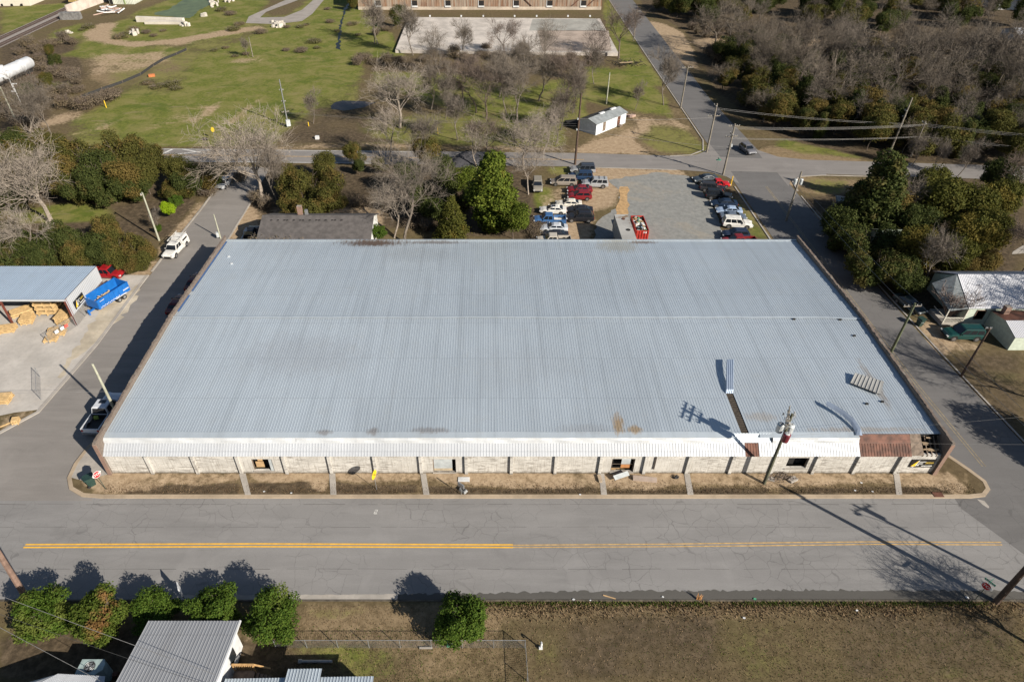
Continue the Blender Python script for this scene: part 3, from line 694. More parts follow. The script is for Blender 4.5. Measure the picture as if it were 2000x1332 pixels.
# brick ends
for xc in (XL - .18, XR + .17):
    mb = MB(); s_ = 1 if xc > 0 else -1; mb.box((xc, 45.74, 2.4), (.40, .07, 4.8)); wobj(mb, 'brick_pier', M_brick)
# openings: frames and infill
def opening(k, items):
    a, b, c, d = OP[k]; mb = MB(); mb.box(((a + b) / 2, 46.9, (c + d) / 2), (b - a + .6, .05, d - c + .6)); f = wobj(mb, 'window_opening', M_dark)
    mb = MB(); t = .08
    mb.box(((a + b) / 2, 46.25, d - t / 2), (b - a, .12, t)); mb.box((a + t / 2, 46.25, (c + d) / 2 - t / 2), (t, .12, d - c - t)); mb.box((b - t / 2, 46.25, (c + d) / 2 - t / 2), (t, .12, d - c - t)); wobj(mb, 'frame', M_wood, f)
    mb = MB(); mb.box(((a + b) / 2, 46.1, c - .04), (b - a + .1, .36, .07)); wobj(mb, 'sill', M_conc, f)
    for (p, q, m_, nm, rr) in items:
        mb = MB(); mb.box(((p[0] + q[0]) / 2, rr[0], (p[1] + q[1]) / 2), (q[0] - p[0], rr[1], q[1] - p[1])); wobj(mb, nm, m_, f)
opening(0, [((-23.05, .46), (-22.78, 2.2), M_board, 'door_leaf', (46.2, .3)), ((-24.75, .47), (-23.9, 1.3), M_ply, 'plywood_panel', (46.6, .05)), ((-24.5, 1.3), (-24.0, 1.7), M_ply, 'plywood_panel', (46.7, .05))])
opening(1, [((-5.65, .6), (-3.7, 2.2), M_board, 'board_infill', (46.3, .05)), ((-5.65, .25), (-3.7, .6), P('board_tan', (.42, .35, .25), .8), 'board_infill', (46.28, .05))])
opening(2, [((14.3, 1.2), (15.25, 2.25), M_board, 'board_infill', (46.32, .05)), ((14.3, .65), (15.25, 1.2), P('board_orange', (.42, .19, .07), .8), 'board_infill', (46.32, .05)), ((13.25, 1.25), (15.6, 1.29), M_wood, 'crossbar', (46.3, .04)), ((13.2, .62), (14.2, .68), M_ply, 'crossbar', (46.22, .06)), ((13.2, .45), (13.8, .5), M_ply, 'crossbar', (46.22, .06))])
opening(3, [])
# board leaning on a pilaster, sign on the wall
mb = MB(); mb.box((17.75, 45.98, 1.75), (.18, .06, 1.9)); o = mb.obj('wall_plank', P('plank_dark', (.05, .04, .035), .9)); tag(o, 'narrow dark plank fixed upright on the front wall beside a pilaster', 'plank')
def sign(loc, rz, sz=1.0, label=''):
    """black board with a yellow arrowhead, white and gold lettering bars; faces -y before turning"""
    t = thing('wall_sign', label, 'sign', loc, rz)
    mb = MB(); mb.box((0, 0, 0), (2.5 * sz, .06, 1.18 * sz)); mb.obj('board', P('sign_black', (.012, .012, .012), .5), t)
    def shp(nm, pts, m_, y=-.036):
        mb = MB(); mb.poly([(p[0] * sz, y, p[1] * sz) for p in pts]); mb.obj(nm, m_, t)
    W = P('sign_white', (.75, .75, .72), .5); Yl = P('sign_yellow', (.85, .55, .03), .5); Gd = P('sign_gold', (.42, .30, .05), .5)
    shp('emblem', [(-1.12, -.42), (-.62, -.42), (-.52, .5)], Yl); shp('emblem_edge', [(-.66, -.36), (-.56, -.36), (-.46, .54), (-.52, .5)], W, -.038); shp('emblem_dot', [(-.98, -.44), (-.74, -.44), (-.78, -.56), (-.94, -.56)], W)
    for a, b, z, h in ((-.45, .28, .26, .075), (-.46, .04, .06, .06), (-.46, .04, -.1, .06), (-.5, -.3, -.27, .13)): shp('lettering_line', [(a, z - h / 2), (b, z - h / 2), (b, z + h / 2), (a, z + h / 2)], W)
    r = random.Random(1); x = .3
    while x < 1.05:
        w2 = r.uniform(.07, .13); h = r.uniform(.2, .32); shp('lettering', [(x, .1 - h / 2), (x + w2, .1 - h / 2), (x + w2 * .8, .1 + h / 2), (x, .1 + h / 2)], Gd); x += w2 + .02
    x = .0
    while x < 1.1:
        w2 = r.uniform(.06, .1); shp('lettering', [(x, -.44), (x + w2, -.44), (x + w2, -.3), (x, -.3)], W); x += w2 + .025
    return t
sign((46.05, 45.99, 1.72), 0, 1.0, 'black sign with yellow arrowhead on the warehouse front wall by its right brick corner')
# peeled sheets (still hinged to the roof: parts)
def ribbon(path, hw, m_, nm, lab, nrib=3, twist=None, parent=wh):
    mb = MB(); rows = []
    for i, p in enumerate(path):
        p = Vector(p); d = (Vector(path[min(i + 1, len(path) - 1)]) - Vector(path[max(i - 1, 0)])).normalized()
        s_ = Vector(twist[i]) if twist else Vector((1, 0, 0)); nrm = s_.cross(d).normalized(); row = []
        for j in range(nrib * 2 + 1):
            u = -1 + 2 * j / (nrib * 2); row.append(p + s_ * hw * u + nrm * (.05 if j % 2 else 0))
        rows.append(row)
    for a, b in zip(rows[:-1], rows[1:]):
        for j in range(len(a) - 1): mb.quad(a[j], a[j + 1], b[j + 1], b[j])
    return wobj(mb, nm, m_, parent, lab)
M_peel = mat_roofmetal('metal_peeled', (.42, .50, .62), (), .6, .35, .1)
ribbon([(27.1, 53.55, 4.72), (27.2, 53.9, 5.0), (27.45, 54.9, 5.2), (27.75, 56.0, 5.38), (28.1, 57.3, 5.5), (28.45, 58.4, 5.58)], .42, M_peel, 'peeled_sheet', 'roof sheet torn up and folded back over the roof', 4)
p0 = [(38.95, 47.3, 4.58), (39.0, 48.0, 4.78), (38.8, 49.0, 5.0), (38.3, 50.0, 5.1), (37.6, 50.9, 5.15), (37.0, 51.5, 5.2)]
ribbon(p0, .33, M_peel, 'peeled_flashing', 'strip of flashing curling up off the roof edge', 1, [(1, 0, 0), (.95, .1, .3), (.8, .45, .4), (.6, .7, .4), (.45, .85, .3), (.4, .85, .3)])
# roof edge patches and left edge flashing, coloured blue for the shade on it
mb = MB(); 
for a, b in ((73.5, 88), (68.5, 72.5)): mb.quad((XL + .02, a, zr(a) + .07), (XL + .30, a, zr(a) + .09), (XL + .30, b, zr(b) + .09), (XL + .02, b, zr(b) + .07))
wobj(mb, 'edge_flashing', P('flashing_shade_blue', (.06, .14, .33), .6), None, 'flashing strip along the roof edge, its shade painted blue')
for a, b in ((1640, 627), (1668, 657), (445, 495), (451, 510), (1550, 626), (1695, 785), (1725, 781)):
    t = (H - 5.0) / (FPX * ST - (CY - b) * CT); mb = MB(); mb.box(((a - CX) * t, (FPX * CT + (CY - b) * ST) * t, zr((FPX * CT + (CY - b) * ST) * t) + .1), (.3, .2, .16)); wobj(mb, 'roof_vent', M_flash if a < 500 else M_dark)
# loose panel lying on the roof
lp = thing('roof_panel', 'loose corrugated metal panel lying askew on the warehouse roof', 'metal panel', (39.2, 55.9, 0)); 
c = [Vector(p) for p in (G(1670, 728, 5.3), G(1727, 745, 5.0), G(1719, 771, 4.92), G(1660, 748, 4.95))]
off = Vector((39.2, 55.9, 0)); mb = MB()
mb.ribbed(c[3] - off, c[2] - off, c[1] - off, c[0] - off, .38, .06, .08); mb.obj('sheet', mat_roofmetal('metal_panel_old', (.36, .36, .35), (), .3, .5, .35), lp)
mb = MB(); a, b = c[3] - off, c[2] - off; mb.tube([a + Vector((0, -.02, .03)), b + Vector((0, -.02, .03))], .04, 5); mb.obj('edge_bar', P('steel_dark', (.06, .06, .06), .6, .5), lp)
# ================================================================ other buildings and yard things
def sub(mb, off): mb.v = [(p[0] - off[0], p[1] - off[1], p[2] - (off[2] if len(off) > 2 else 0)) for p in mb.v]; return mb
def pobj(mb, name, m, t, lab=None, smooth=False):
    sub(mb, t.location if t.rotation_euler[2] == 0 else (0, 0, 0)); o = mb.obj(name, m, t, smooth)
    if lab: o['label'] = lab
    return o
M_white = P('wall_white', (.62, .63, .64), .8, 0, .12, 1.2); M_grm = mat_roofmetal('metal_roof_mid', (.36, .37, .39), (), .2, .5, .15); M_glass = P('window_glass', (.02, .025, .03), .08, 0, .1, 1, .6)
M_shing = P('shingle_dark', (.095, .086, .083), .95, 0, .22, 1.2); M_steelred = P('steel_primer_red', (.16, .045, .03), .6, .1); M_galv = P('galvanised', (.38, .39, .40), .45, .6, .15, 4)
# --- bottom left house
hb = thing('grey_roof_house', 'small house with light grey ribbed metal roof and white wall beside the near street', 'house', (-24, 23, 0))
za, zb = 3.35, 4.3
def at(px, py, z): return G(px, py, z)
a, b = at(290, 1215, za), at(466, 1212, za); d_, c_ = at(230, 1345, 3.9), at(424, 1345, 3.9)
a = (-27.9, 27.75, za); b = (-20.35, 27.75, za); c_ = (-20.35, 20.0, zb + .4); d_ = (-27.9, 20.0, zb + .4)
mb = MB(); mb.ribbed(d_, c_, b, a, .27, .03, .05); pobj(mb, 'roof', M_grm, hb)
mb = MB(); mb.hexa([(-27.5, 20.2, 0), (-20.75, 20.2, 0), (-20.75, 27.3, 0), (-27.5, 27.3, 0)], [(-27.5, 20.2, 4.5), (-20.75, 20.2, 4.5), (-20.75, 27.3, 3.3), (-27.5, 27.3, 3.3)]); w1 = pobj(mb, 'wall', M_white, hb)
mb = MB(); mb.hexa([(-20.42, 20, za + .6), (-20.28, 20, za + .6), (-20.28, 27.8, za - .14), (-20.42, 27.8, za - .14)], [(-20.42, 20, zb + .42), (-20.28, 20, zb + .42), (-20.28, 27.8, za + .03), (-20.42, 27.8, za + .03)]); pobj(mb, 'fascia', M_white, hb)
mb = MB(); mb.box((-20.7, 25.6, 1.7), (.08, .9, 1.2)); pobj(mb, 'window', M_glass, hb)
# low wings
wg = thing('low_wing', 'low wing with pale grey hipped metal roof left of the grey roofed house', 'outbuilding', (-33, 22, 0)); zl = 2.7
mb = MB(); q = [at(20, 1345, zl), at(113, 1314, zl + .1), at(206, 1321, zl - .1), at(232, 1345, zl)]
mb.ribbed((q[0][0] - 4, 19, zl), (q[3][0], 19, zl), (q[2][0], q[2][1], zl), (q[1][0], q[1][1], zl), .45, .03, .05); pobj(mb, 'roof', M_mans, wg)
mb = MB(); mb.poly([(q[0][0] - 9, 19, 2.3), (q[0][0] - 4, 19, zl), (q[1][0], q[1][1], zl), (q[1][0] - 3.6, q[1][1] - .9, 2.3)]); pobj(mb, 'roof', M_grm, wg)
mb = MB(); mb.box((-33, 20.5, 1.2), (8, 4.6, 2.4)); pobj(mb, 'wall', M_white, wg)
wg = thing('low_shed', 'low grey ribbed metal shed roof at the photo edge right of the wooden steps', 'shed', (-14, 21, 0))
mb = MB(); p, q = at(440, 1325, 2.6), at(730, 1320, 2.6); mb.ribbed((p[0], 19, 2.9), (q[0], 19, 2.9), (q[0], q[1], 2.6), (p[0], p[1], 2.6), .24, .04, .06); pobj(mb, 'roof', M_roof, wg)
p, q = at(560, 1306, 2.95), at(629, 1305, 2.95); mb = MB(); mb.ribbed((p[0], 19, 3.2), (q[0], 19, 3.2), (q[0], q[1], 2.95), (p[0] + .1, p[1], 2.95), .24, .04, .06); pobj(mb, 'raised_roof', M_roof, wg)
mb = MB(); mb.box((-14, 20.9, 1.25), (10.6, 4.4, 2.5)); pobj(mb, 'wall', M_wood, wg)
# wooden landing and steps
st = thing('wooden_steps', 'new timber landing with railing and steps at the white house wall', 'steps', (-19.4, 24.3, 0)); M_pine = P('pine_new', (.46, .28, .12), .8, 0, .2, 3)
mb = MB(); mb.box((-19.7, 24.1, .75), (1.7, 1.6, .08)); 
pobj(mb, 'landing', M_wood, st)
for i in range(4): mb = MB(); mb.box((-18.65 + i * .28, 24.1, .62 - i * .17), (.27, 1.4, .05)); pobj(mb, 'step', M_wood, st)
for yy in (24.95, 23.25):
    mb = MB(); mb.box((-19.7, yy, 1.7), (1.8, .14, .06)); mb.hexa([(-18.8, yy - .06, 1.64), (-17.6, yy - .06, 1.0), (-17.6, yy + .06, 1.0), (-18.8, yy + .06, 1.64)], [(-18.8, yy - .06, 1.72), (-17.6, yy - .06, 1.08), (-17.6, yy + .06, 1.08), (-18.8, yy + .06, 1.72)])
    for i in range(12): mb.box((-20.5 + i * .15, yy, 1.22), (.05, .05, .9))
    pobj(mb, 'railing', M_pine, st)
for xx, yy in ((-20.5, 24.9), (-18.9, 24.9), (-18.9, 23.3)): mb = MB(); mb.box((xx, yy, .85), (.1, .1, 1.75)); pobj(mb, 'post', M_pine, st)
# big rooftop style air unit standing in the shade
ac = thing('air_conditioner', 'large pale green air conditioning box with round fan grille beside the low wing', 'air conditioner', (*G(178, 1302, 2.0)[:2], 0))
mb = MB(); pr = [(-1.05, -.62), (.55, -.62), (1.0, -.2), (1.0, .25), (.78, .62), (-1.0, .62)]; mb.prism(pr, .1, 2.0); mb.obj('casing', P('casing_mint', (.36, .45, .44), .6, .2, .12, 2), ac)
mb = MB(); mb.prism([(-.1 + .42 * cos(i * pi / 10), .42 * sin(i * pi / 10)) for i in range(20)], 2.004, 2.03); f = mb.obj('fan_opening', M_dark, ac)
mb = MB()
for i in range(5):
    a = i * 2 * pi / 5; mb.poly([(-.1, 0, 2.05), (-.1 + .36 * cos(a), .36 * sin(a), 2.06), (-.1 + .36 * cos(a + .6), .36 * sin(a + .6), 2.04)])
mb.obj('fan_blade', M_galv, f)
for rr in (.14, .28, .41):
    mb = MB(); mb.tube([(-.1 + rr * cos(i * pi / 10), rr * sin(i * pi / 10), 2.09) for i in range(21)], .012, 4); mb.obj('grille', M_galv, f)
mb = MB(); mb.box((1.35, .1, .35), (.4, .35, .5), .3); o = sub(mb, (0, 0)).obj('rusty_box', M_rust); o.location = ac.location; tag(o, 'small rusty metal box beside the pale air conditioning unit', 'box')

# --- chain link fences
def chainlink(path, h, label, post_step=2.6, pitch=.16):
    path = [Vector((p[0], p[1], 0)) for p in path]; o0 = path[0]; t = thing('chain_link_fence', label, 'fence', o0)
    for a, b in zip(path[:-1], path[1:]):
        L = (b - a).length; d = (b - a) / L; n = max(1, round(L / post_step))
        for i in range(n + 1):
            if i == n and b != path[-1]: continue
            p = a + d * (L * i / n) - o0; mb = MB(); mb.tube([p, p + Vector((0, 0, h + .06))], .035, 6); mb.obj('post', M_galv, t)
        mb = MB(); mb.tube([a - o0 + Vector((0, 0, h)), b - o0 + Vector((0, 0, h))], .022, 5); mb.obj('top_rail', M_galv, t)
        mb = MB(); s_ = -h; q = Vector((-d.y, d.x, 0)) * .006; up = Vector((0, 0, 1))
        while s_ < L:
            for sg in (1, -1):
                s0, s1 = (s_, s_ + h); z0, z1 = (0, h) if sg > 0 else (h, 0)
                if s0 < 0: z0 += (0 - s0) * sg; s0 = 0
                if s1 > L: z1 -= (s1 - L) * sg; s1 = L
                if s1 - s0 < .05: continue
                A = a - o0 + d * s0 + up * z0; B = a - o0 + d * s1 + up * z1; k = (d * -sg * .0045 + up * .0045)
                mb.quad(A - k, B - k, B + k, A + k)
            s_ += pitch
        mb.obj('wire_mesh', M_galv, t)
    return t
chainlink([(-17.9, 27.15), (3.2, 27.15), (3.4, 19)], 1.3, 'low galvanised chain link fence round the dry lawn below the near street')

# --- small things on the lawn and street edge
def pipe_stub(px, py, label, h=.9):
    t = thing('standpipe', label, 'standpipe', G(px, py)); mb = MB(); mb.tube([(0, 0, 0), (0, 0, h)], .06, 8); mb.obj('pipe', M_white, t); mb = MB(); mb.tube([(0, 0, h), (.02, -.18, h + .05), (.02, -.24, h - .08)], .07, 6); mb.obj('spout', M_white, t); mb = MB(); mb.box((0, 0, .12), (.3, .22, .24)); mb.obj('base', M_white, t)
pipe_stub(1056, 1266, 'white standpipe with small hood on the dry lawn by the fence corner', 1.1)
mb = MB(); mb.box((0, 0, .14), (.55, .4, .28), .1); mb.cur = 1; mb.box((0.1, 0, .30), (.25, .2, .05), .1); o = mb.obj('green_tub', [P('tub_green', (.07, .30, .16), .6), M_white]); o.location = G(879, 1259); tag(o, 'small green tub with white lid under the lone round shrub', 'tub')
mb = MB(); mb.box((0, 0, .1), (1.1, .14, .09)); o = mb.obj('kerb_stone', M_conc); o.location = G(832, 1266); tag(o, 'pale stone edging laid along the foot of the chain link fence', 'stone')
t = thing('water_pipe', 'grey pipe lying on the ground behind the low grey shed', 'pipe', G(620, 1293)); mb = MB(); mb.tube([(-1.3, 0, .15), (1.25, 0, .15)], .13, 10); mb.obj('pipe', M_galv, t); mb = MB(); mb.tube([(-1.55, 0, .15), (-1.3, 0, .15)], .2, 10); mb.obj('collar', M_galv, t)
for i, (px, py, cc, sz, lb) in enumerate([(1120, 1171, 'w', .16, 'scrap of white litter in the street gutter beside the wooden stick'), (1153, 1173, 'w', .13, 'small white litter scrap in the gutter right of the stick'), (1294, 1166, 'w', .12, 'white paper scrap in the gutter by the grass tuft'), (1453, 1207, 'w', .18, 'white bag caught in the dry weeds under the bank'), (1888, 1167, 'w', .2, 'white cup on the kerb left of the dark street pole'), (1673, 1193, 'w', .14, 'white scrap on the weedy bank below the tree shadow'), (1976, 1216, 'w', .1, 'tiny white scrap on the grass'), (1474, 1170, 'g', .2, 'green plastic scrap at the gutter end')]):
    mb = MB(); r = random.Random(i); mb.poly([(sz * cos(a) * r.uniform(.6, 1.1), sz * sin(a) * r.uniform(.4, .9), .05 + r.uniform(0, .06)) for a in [k * pi / 3 for k in range(6)]]); mb.poly([(sz * .8 * cos(a), sz * .5 * sin(a), .10) for a in [k * pi / 2 + .3 for k in range(4)]])
    if i == 6: continue
    o = mb.obj('paper_scrap', M_white if cc == 'w' else P('tub_green', (.07, .30, .16), .6)); o.location = G(px, py); tag(o, lb, 'litter')
mb = MB(); mb.box((0, 0, .05), (1.15, .09, .05), -.32); o = mb.obj('wooden_stick', M_ply); o.location = G(1190, 1166); tag(o, 'orange brown wooden stick lying in the street gutter', 'stick')

# --- verge things by the warehouse front
VZ = .13
def oct_sign(loc, n_xy, size, label, back=False, tilt=0.0, plates=False, ph=2.35):
    t = thing('stop_sign', label, 'road sign', loc); n_ = Vector((n_xy[0], n_xy[1], 0)).normalized(); r_ = Vector((-n_.y, n_.x, 0)); up = Vector((tilt, 0, 1)).normalized()
    c = up * ph; mb = MB(); mb.tube([(0, 0, 0), up * (ph + .3)], .035, 6); mb.obj('post', P('post_green_steel', (.07, .09, .07), .6, .3), t)
    def octo(R, o_, th=None):
        vs = [c + n_ * o_ + (r_ * cos(a) + up * sin(a)) * R for a in [pi / 8 + k * pi / 4 for k in range(8)]]; return vs
    mb = MB(); f, b_ = octo(size, .06), octo(size, .04); mb.add(f + b_, [tuple(range(8)), tuple(range(8, 16))[::-1]] + [(i, i + 8, (i + 1) % 8 + 8, (i + 1) % 8) for i in range(8)]); p = mb.obj('sign_plate', P('sign_rim', (.72, .70, .70), .5), t)
    mb = MB(); mb.poly(octo(size * .92, .064)); mb.obj('sign_face', P('sign_red', (.62, .02, .025), .45), p)
    cu = bpy.data.curves.new('stop_text', 'FONT'); cu.body = 'STOP'; cu.size = size * .95; cu.align_x = 'CENTER'; cu.align_y = 'CENTER'; cu.offset = .008
    to = bpy.data.objects.new('stop_text', cu); sc.collection.objects.link(to); bpy.context.view_layer.update()
    me = bpy.data.meshes.new_from_object(to.evaluated_get(bpy.context.evaluated_depsgraph_get())); bpy.data.objects.remove(to)
    M_ = Matrix((r_, up, n_)).transposed().to_4x4(); M_.translation = c + n_ * .070; me.transform(M_); me.materials.clear(); me.materials.append(P('sign_white', (.75, .75, .72), .5))
    o = bpy.data.objects.new('lettering', me); sc.collection.objects.link(o); o.parent = p
    if plates:
        for dz, dr in ((.62, r_), (.82, n_)):
            mb = MB(); q = Vector((0, 0, ph + dz)); hw = dr * .45; hz = Vector((0, 0, .11)); k = dr.cross(Vector((0, 0, 1))) * .01
            mb.hexa([q - hw - hz - k, q + hw - hz - k, q + hw - hz + k, q - hw - hz + k], [q - hw + hz - k, q + hw + hz - k, q + hw + hz + k, q - hw + hz + k]); pl = mb.obj('street_name_plate', P('sign_green', (.02, .28, .17), .5), t)
            mb = MB(); side = k * 1.3
            for i in range(5): w_ = dr * .05; c2 = q + dr * (-.3 + .15 * i) + side; mb.quad(c2 - w_ - hz * .35, c2 + w_ - hz * .35, c2 + w_ + hz * .35, c2 - w_ + hz * .35)
            mb.obj('lettering', P('sign_white', (.75, .75, .72), .5), pl)
    return t
l = G(207, 955, VZ); oct_sign(l, (.86, -.5), .42, 'red stop sign on a green post above the green bin at the warehouse corner', tilt=-.06)
l = G(1903, 1172); oct_sign(l, (-.85, -.5), .42, 'red stop sign with green street name plates beside the dark street pole', plates=True)
t = thing('round_road_sign', 'round yellow warning sign seen nearly edge on, on a thin post before the front wall', 'road sign', G(736, 956, VZ))
mb = MB(); mb.tube([(0, 0, 0), (-.08, 0, 2.9)], .03, 6); mb.obj('post', M_galv, t)
n_ = Vector((.96, -.28, 0)); r_ = Vector((.28, .96, 0)); mb = MB()
for o_, s_ in ((.03, 1), (.05, -1)):
    q = [Vector((-.06, 0, 2.4)) + n_ * o_ + (r_ * cos(a) + Vector((0, 0, 1)) * sin(a)) * .52 for a in [k * pi / 12 for k in range(24)]]; mb.poly(q if s_ < 0 else q[::-1])
pl = mb.obj('sign_plate', P('sign_yellow_bright', (.85, .58, .02), .4), t)
mb = MB()
for s_ in (-1, 1): mb.add([Vector((-.06, 0, 2.4)) + n_ * .055 + r_ * u + Vector((0, 0, v)) for u, v in ((-.3, -.3 * s_), (-.25, -.35 * s_), (.3, .3 * s_), (.25, .35 * s_))], [(0, 1, 2, 3)])
mb.obj('cross', M_dark, pl)
# thin post with box casting its shadow on the wall
t = thing('marker_post', 'thin post with small grey plate before the pale boarded window', 'post', G(901, 966, VZ))
mb = MB(); mb.tube([(0, 0, 0), (0, 0, 1.6)], .03, 6); mb.obj('post', M_galv, t); mb = MB(); mb.box((0, 0, 1.5), (.12, .8, .55), .9); mb.obj('plate', M_galv, t)
def slab_obj(name, px, py, d, rz, m, label, cat, z=VZ, tiltz=0):
    mb = MB(); mb.box((0, 0, d[2] / 2), d); o = mb.obj(name, m); o.location = G(px, py, z); o.rotation_euler = (tiltz, 0, rz); return tag(o, label, cat)
t = thing('louvre_panel', 'white slatted panel lying on the ground before the boarded window', 'panel', G(906, 937, VZ))
for i in range(4): mb = MB(); mb.box((0, -.24 + i * .16, .08), (1.2, .1, .05)); mb.obj('slat', M_white, t)
mb = MB(); mb.box((-.58, 0, .04), (.06, .62, .06)); mb.box((.58, 0, .04), (.06, .62, .06)); mb.obj('frame', M_white, t)
t = thing('flood_lamp', 'grey and black lamp housing fallen on the verge by the thin post', 'lamp', G(905, 959, VZ), -.7)
mb = MB(); mb.hexa([(-.42, -.26, .05), (.42, -.26, .05), (.42, .26, .05), (-.42, .26, .05)], [(-.36, -.2, .34), (.3, -.2, .28), (.3, .2, .28), (-.36, .2, .34)]); mb.obj('housing', M_galv, t)
mb = MB(); mb.box((.0, 0, .335), (.4, .3, .03)); mb.obj('lens', M_dark, t)
slab_obj('metal_sheet', 1213, 929, (1.75, .5, .12), .38, M_board, 'pale grey metal casing leaning below the broken window opening', 'metal sheet', .5, .35)
slab_obj('stone_beam', 1259, 937, (2.5, .5, .3), -.12, concrete('stone_pink', (.40, .32, .27)), 'long pinkish concrete beam lying on the verge below the broken window', 'beam')
t = thing('tyre_scrap', 'black torn tyre scrap lying at the wall foot right of the concrete beam', 'scrap', G(1319, 933, VZ))
mb = MB(); mb.tube([(-.35, .1, .08), (-.1, -.12, .14), (.2, -.1, .1), (.38, .12, .12)], [.05, .13, .1, .05], 7); mb.obj('rubber', P('rubber', (.02, .02, .022), .8), t); mb = MB(); mb.box((.1, .1, .2), (.3, .16, .1), .5); mb.obj('flap', P('rubber', (.02, .02, .022), .8), t)
slab_obj('broken_block', 1548, 938, (.95, .55, .22), .45, M_conc, 'broken square concrete block beside the brush heap at the transformer pole', 'block')
slab_obj('broken_block', 1506, 936, (.7, .5, .12), -.5, M_conc, 'flat broken concrete piece at the foot of the transformer pole', 'block')
slab_obj('pitted_block', 1171, 936, (.35, .9, .25), .1, M_kerb, 'pitted tan block at the head of the paving strip below the broken window', 'block')
mb = MB(); r = random.Random(31)
for i in range(70):
    x, y = r.gauss(0, .75), r.gauss(0, .35); a = r.uniform(0, pi); L = r.uniform(.3, .9); z = r.uniform(.05, .3)
    mb.tube([(x, y, z), (x + L * cos(a), y + L * sin(a) * .6, z + r.uniform(-.05, .2))], .025, 4)
o = mb.obj('brush_heap', P('twig_grey', (.14, .11, .09), .9)); o.location = G(1526, 937, VZ); tag(o, 'heap of broken grey brush and sticks at the foot of the transformer pole', 'brush heap')
for i, (px, py, lb) in enumerate([(1682, 943, 'white paper scrap on the verge under the third pilaster from the sign'), (1670, 958, 'small white litter scrap near the kerb below the sign end of the wall'), (569, 963, 'small white litter scrap near the kerb below the first opening'), (516, 960, 'tiny litter scrap beside the first opening near the kerb'), (1133, 966, 'tiny litter scrap near the kerb between two paving strips'), (1704, 960, 'grey paper scrap on the verge left of the last paving strip')]):
    mb = MB(); mb.poly([(.14 * cos(a) * random.Random(i * 9 + k).uniform(.6, 1.2), .1 * sin(a), .04) for k, a in enumerate([k * pi / 3 for k in range(6)])]); o = mb.obj('paper_scrap', M_white); o.location = G(px, py, VZ + .02); tag(o, lb, 'litter')
# wheeled bin lying on its side
def bin_(loc, rz, lying, label):
    t = thing('wheeled_bin', label, 'rubbish bin', loc, rz); Mg = P('bin_green', (.022, .05, .042), .45, 0, .15, 3)
    R = Matrix.Rotation(radians(80), 4, 'X') @ Matrix.Translation((0, .3, 0)) if lying else Matrix.Identity(4); T = Matrix.Translation((0, 0.55 if lying else 0, .02)) @ R
    mb = MB(); w0, w1, h = .24, .31, 1.0
    b = [(-w0, -w0, 0), (w0, -w0, 0), (w0, w0, 0), (-w0, w0, 0)]; tp = [(-w1, -w1 - .04, h), (w1, -w1 - .04, h), (w1, w1, h), (-w1, w1, h)]
    mb.hexa([T @ Vector(p) for p in b], [T @ Vector(p) for p in tp]); mb.obj('body', Mg, t)
    mb = MB(); mb.box((0, -.02, h + .04), (.68, .74, .07), 0, T); mb.box((0, .38, h - .02), (.6, .06, .05), 0, T); mb.obj('lid', Mg, t)
    for s_ in (-1, 1):
        mb = MB(); mb.tube([T @ Vector((s_ * .25, .24, .1)), T @ Vector((s_ * .31, .24, .1))], .12, 10); mb.obj('wheel', P('rubber', (.02, .02, .022), .8), t)
    mb = MB(); mb.box((0, -.285, .62), (.34, .04, .12), 0, T); mb.obj('lettering_patch', M_white, t)
    return t
t = bin_(G(180, 946, VZ), 2.3, False, 'dark green wheeled bin under the stop sign'); t.scale = (1.35, 1.35, 1.15)
bin_(G(1794, 636), .3, False, 'dark green wheeled bin at the street edge near the railed porch').scale = (1.2,) * 3
t = thing('storm_drain', 'rusty storm drain cover in the kerb by the street corner below the black sign', 'storm drain', G(1832, 966, .15)); mb = MB(); mb.box((0, 0, .01), (1.0, .6, .06)); mb.obj('lid', M_rust, t); mb = MB(); mb.box((0, -.33, -.04), (.9, .08, .07)); mb.obj('inlet', M_dark, t)

# --- left yard: open shed with black sign
sh = thing('open_shed', 'open fronted lumber shed with blue grey metal roof and silver end wall', 'shed', (-60, 76, 0)); x1, x0 = -56.9, -92
mb = MB(); mb.ribbed((x0, 72.3, 4.35), (x1, 72.3, 4.35), (x1, 81.2, 4.05), (x0, 81.2, 4.05), .32, .04, .07); pobj(mb, 'roof', mat_roofmetal('metal_roof_blue', (.40, .49, .60), (), .35, .42, .1), sh)
mb = MB(); mb.ribbed((x1 + .03, 72.3, 1.6), (x1 + .03, 81.2, 1.6), (x1 + .03, 81.2, 4.03), (x1 + .03, 72.3, 4.33), .36, .05, .16); mb.v = mb.v; pobj(mb, 'end_wall', M_mans, sh)
mb = MB(); mb.hexa([(x1 - .03, 81.2, 1.6), (x1 + .0, 81.2, 1.6), (x1, 72.3, 1.6), (x1 - .03, 72.3, 1.6)], [(x1 - .03, 81.2, 3.98), (x1, 81.2, 3.98), (x1, 72.3, 4.28), (x1 - .03, 72.3, 4.28)]); pobj(mb, 'end_wall_backing', M_steelred, sh)
mb = MB(); mb.box(((x0 + x1) / 2, 72.3, 4.22), (x1 - x0, .12, .24)); pobj(mb, 'fascia', M_flash, sh)
mb = MB(); mb.box(((x0 + x1) / 2, 81.1, 2), (x1 - x0, .1, 4.0)); pobj(mb, 'back_wall', M_steelred, sh)
for px_ in (x1 - .15, -65.8, -75, -84): mb = MB(); mb.box((px_, 72.45, 2.05), (.22, .22, 4.1)); pobj(mb, 'post', M_steelred, sh)
mb = MB(); mb.box((x1 - .1, 72.45, 2.95), (.3, .3, 2.7)); pobj(mb, 'corner_post', M_steelred, sh)
s_ = sign((x1 + .17, 74.6, 2.55), pi / 2, 1.0, 'black sign with yellow arrowhead on the silver end wall of the lumber shed')
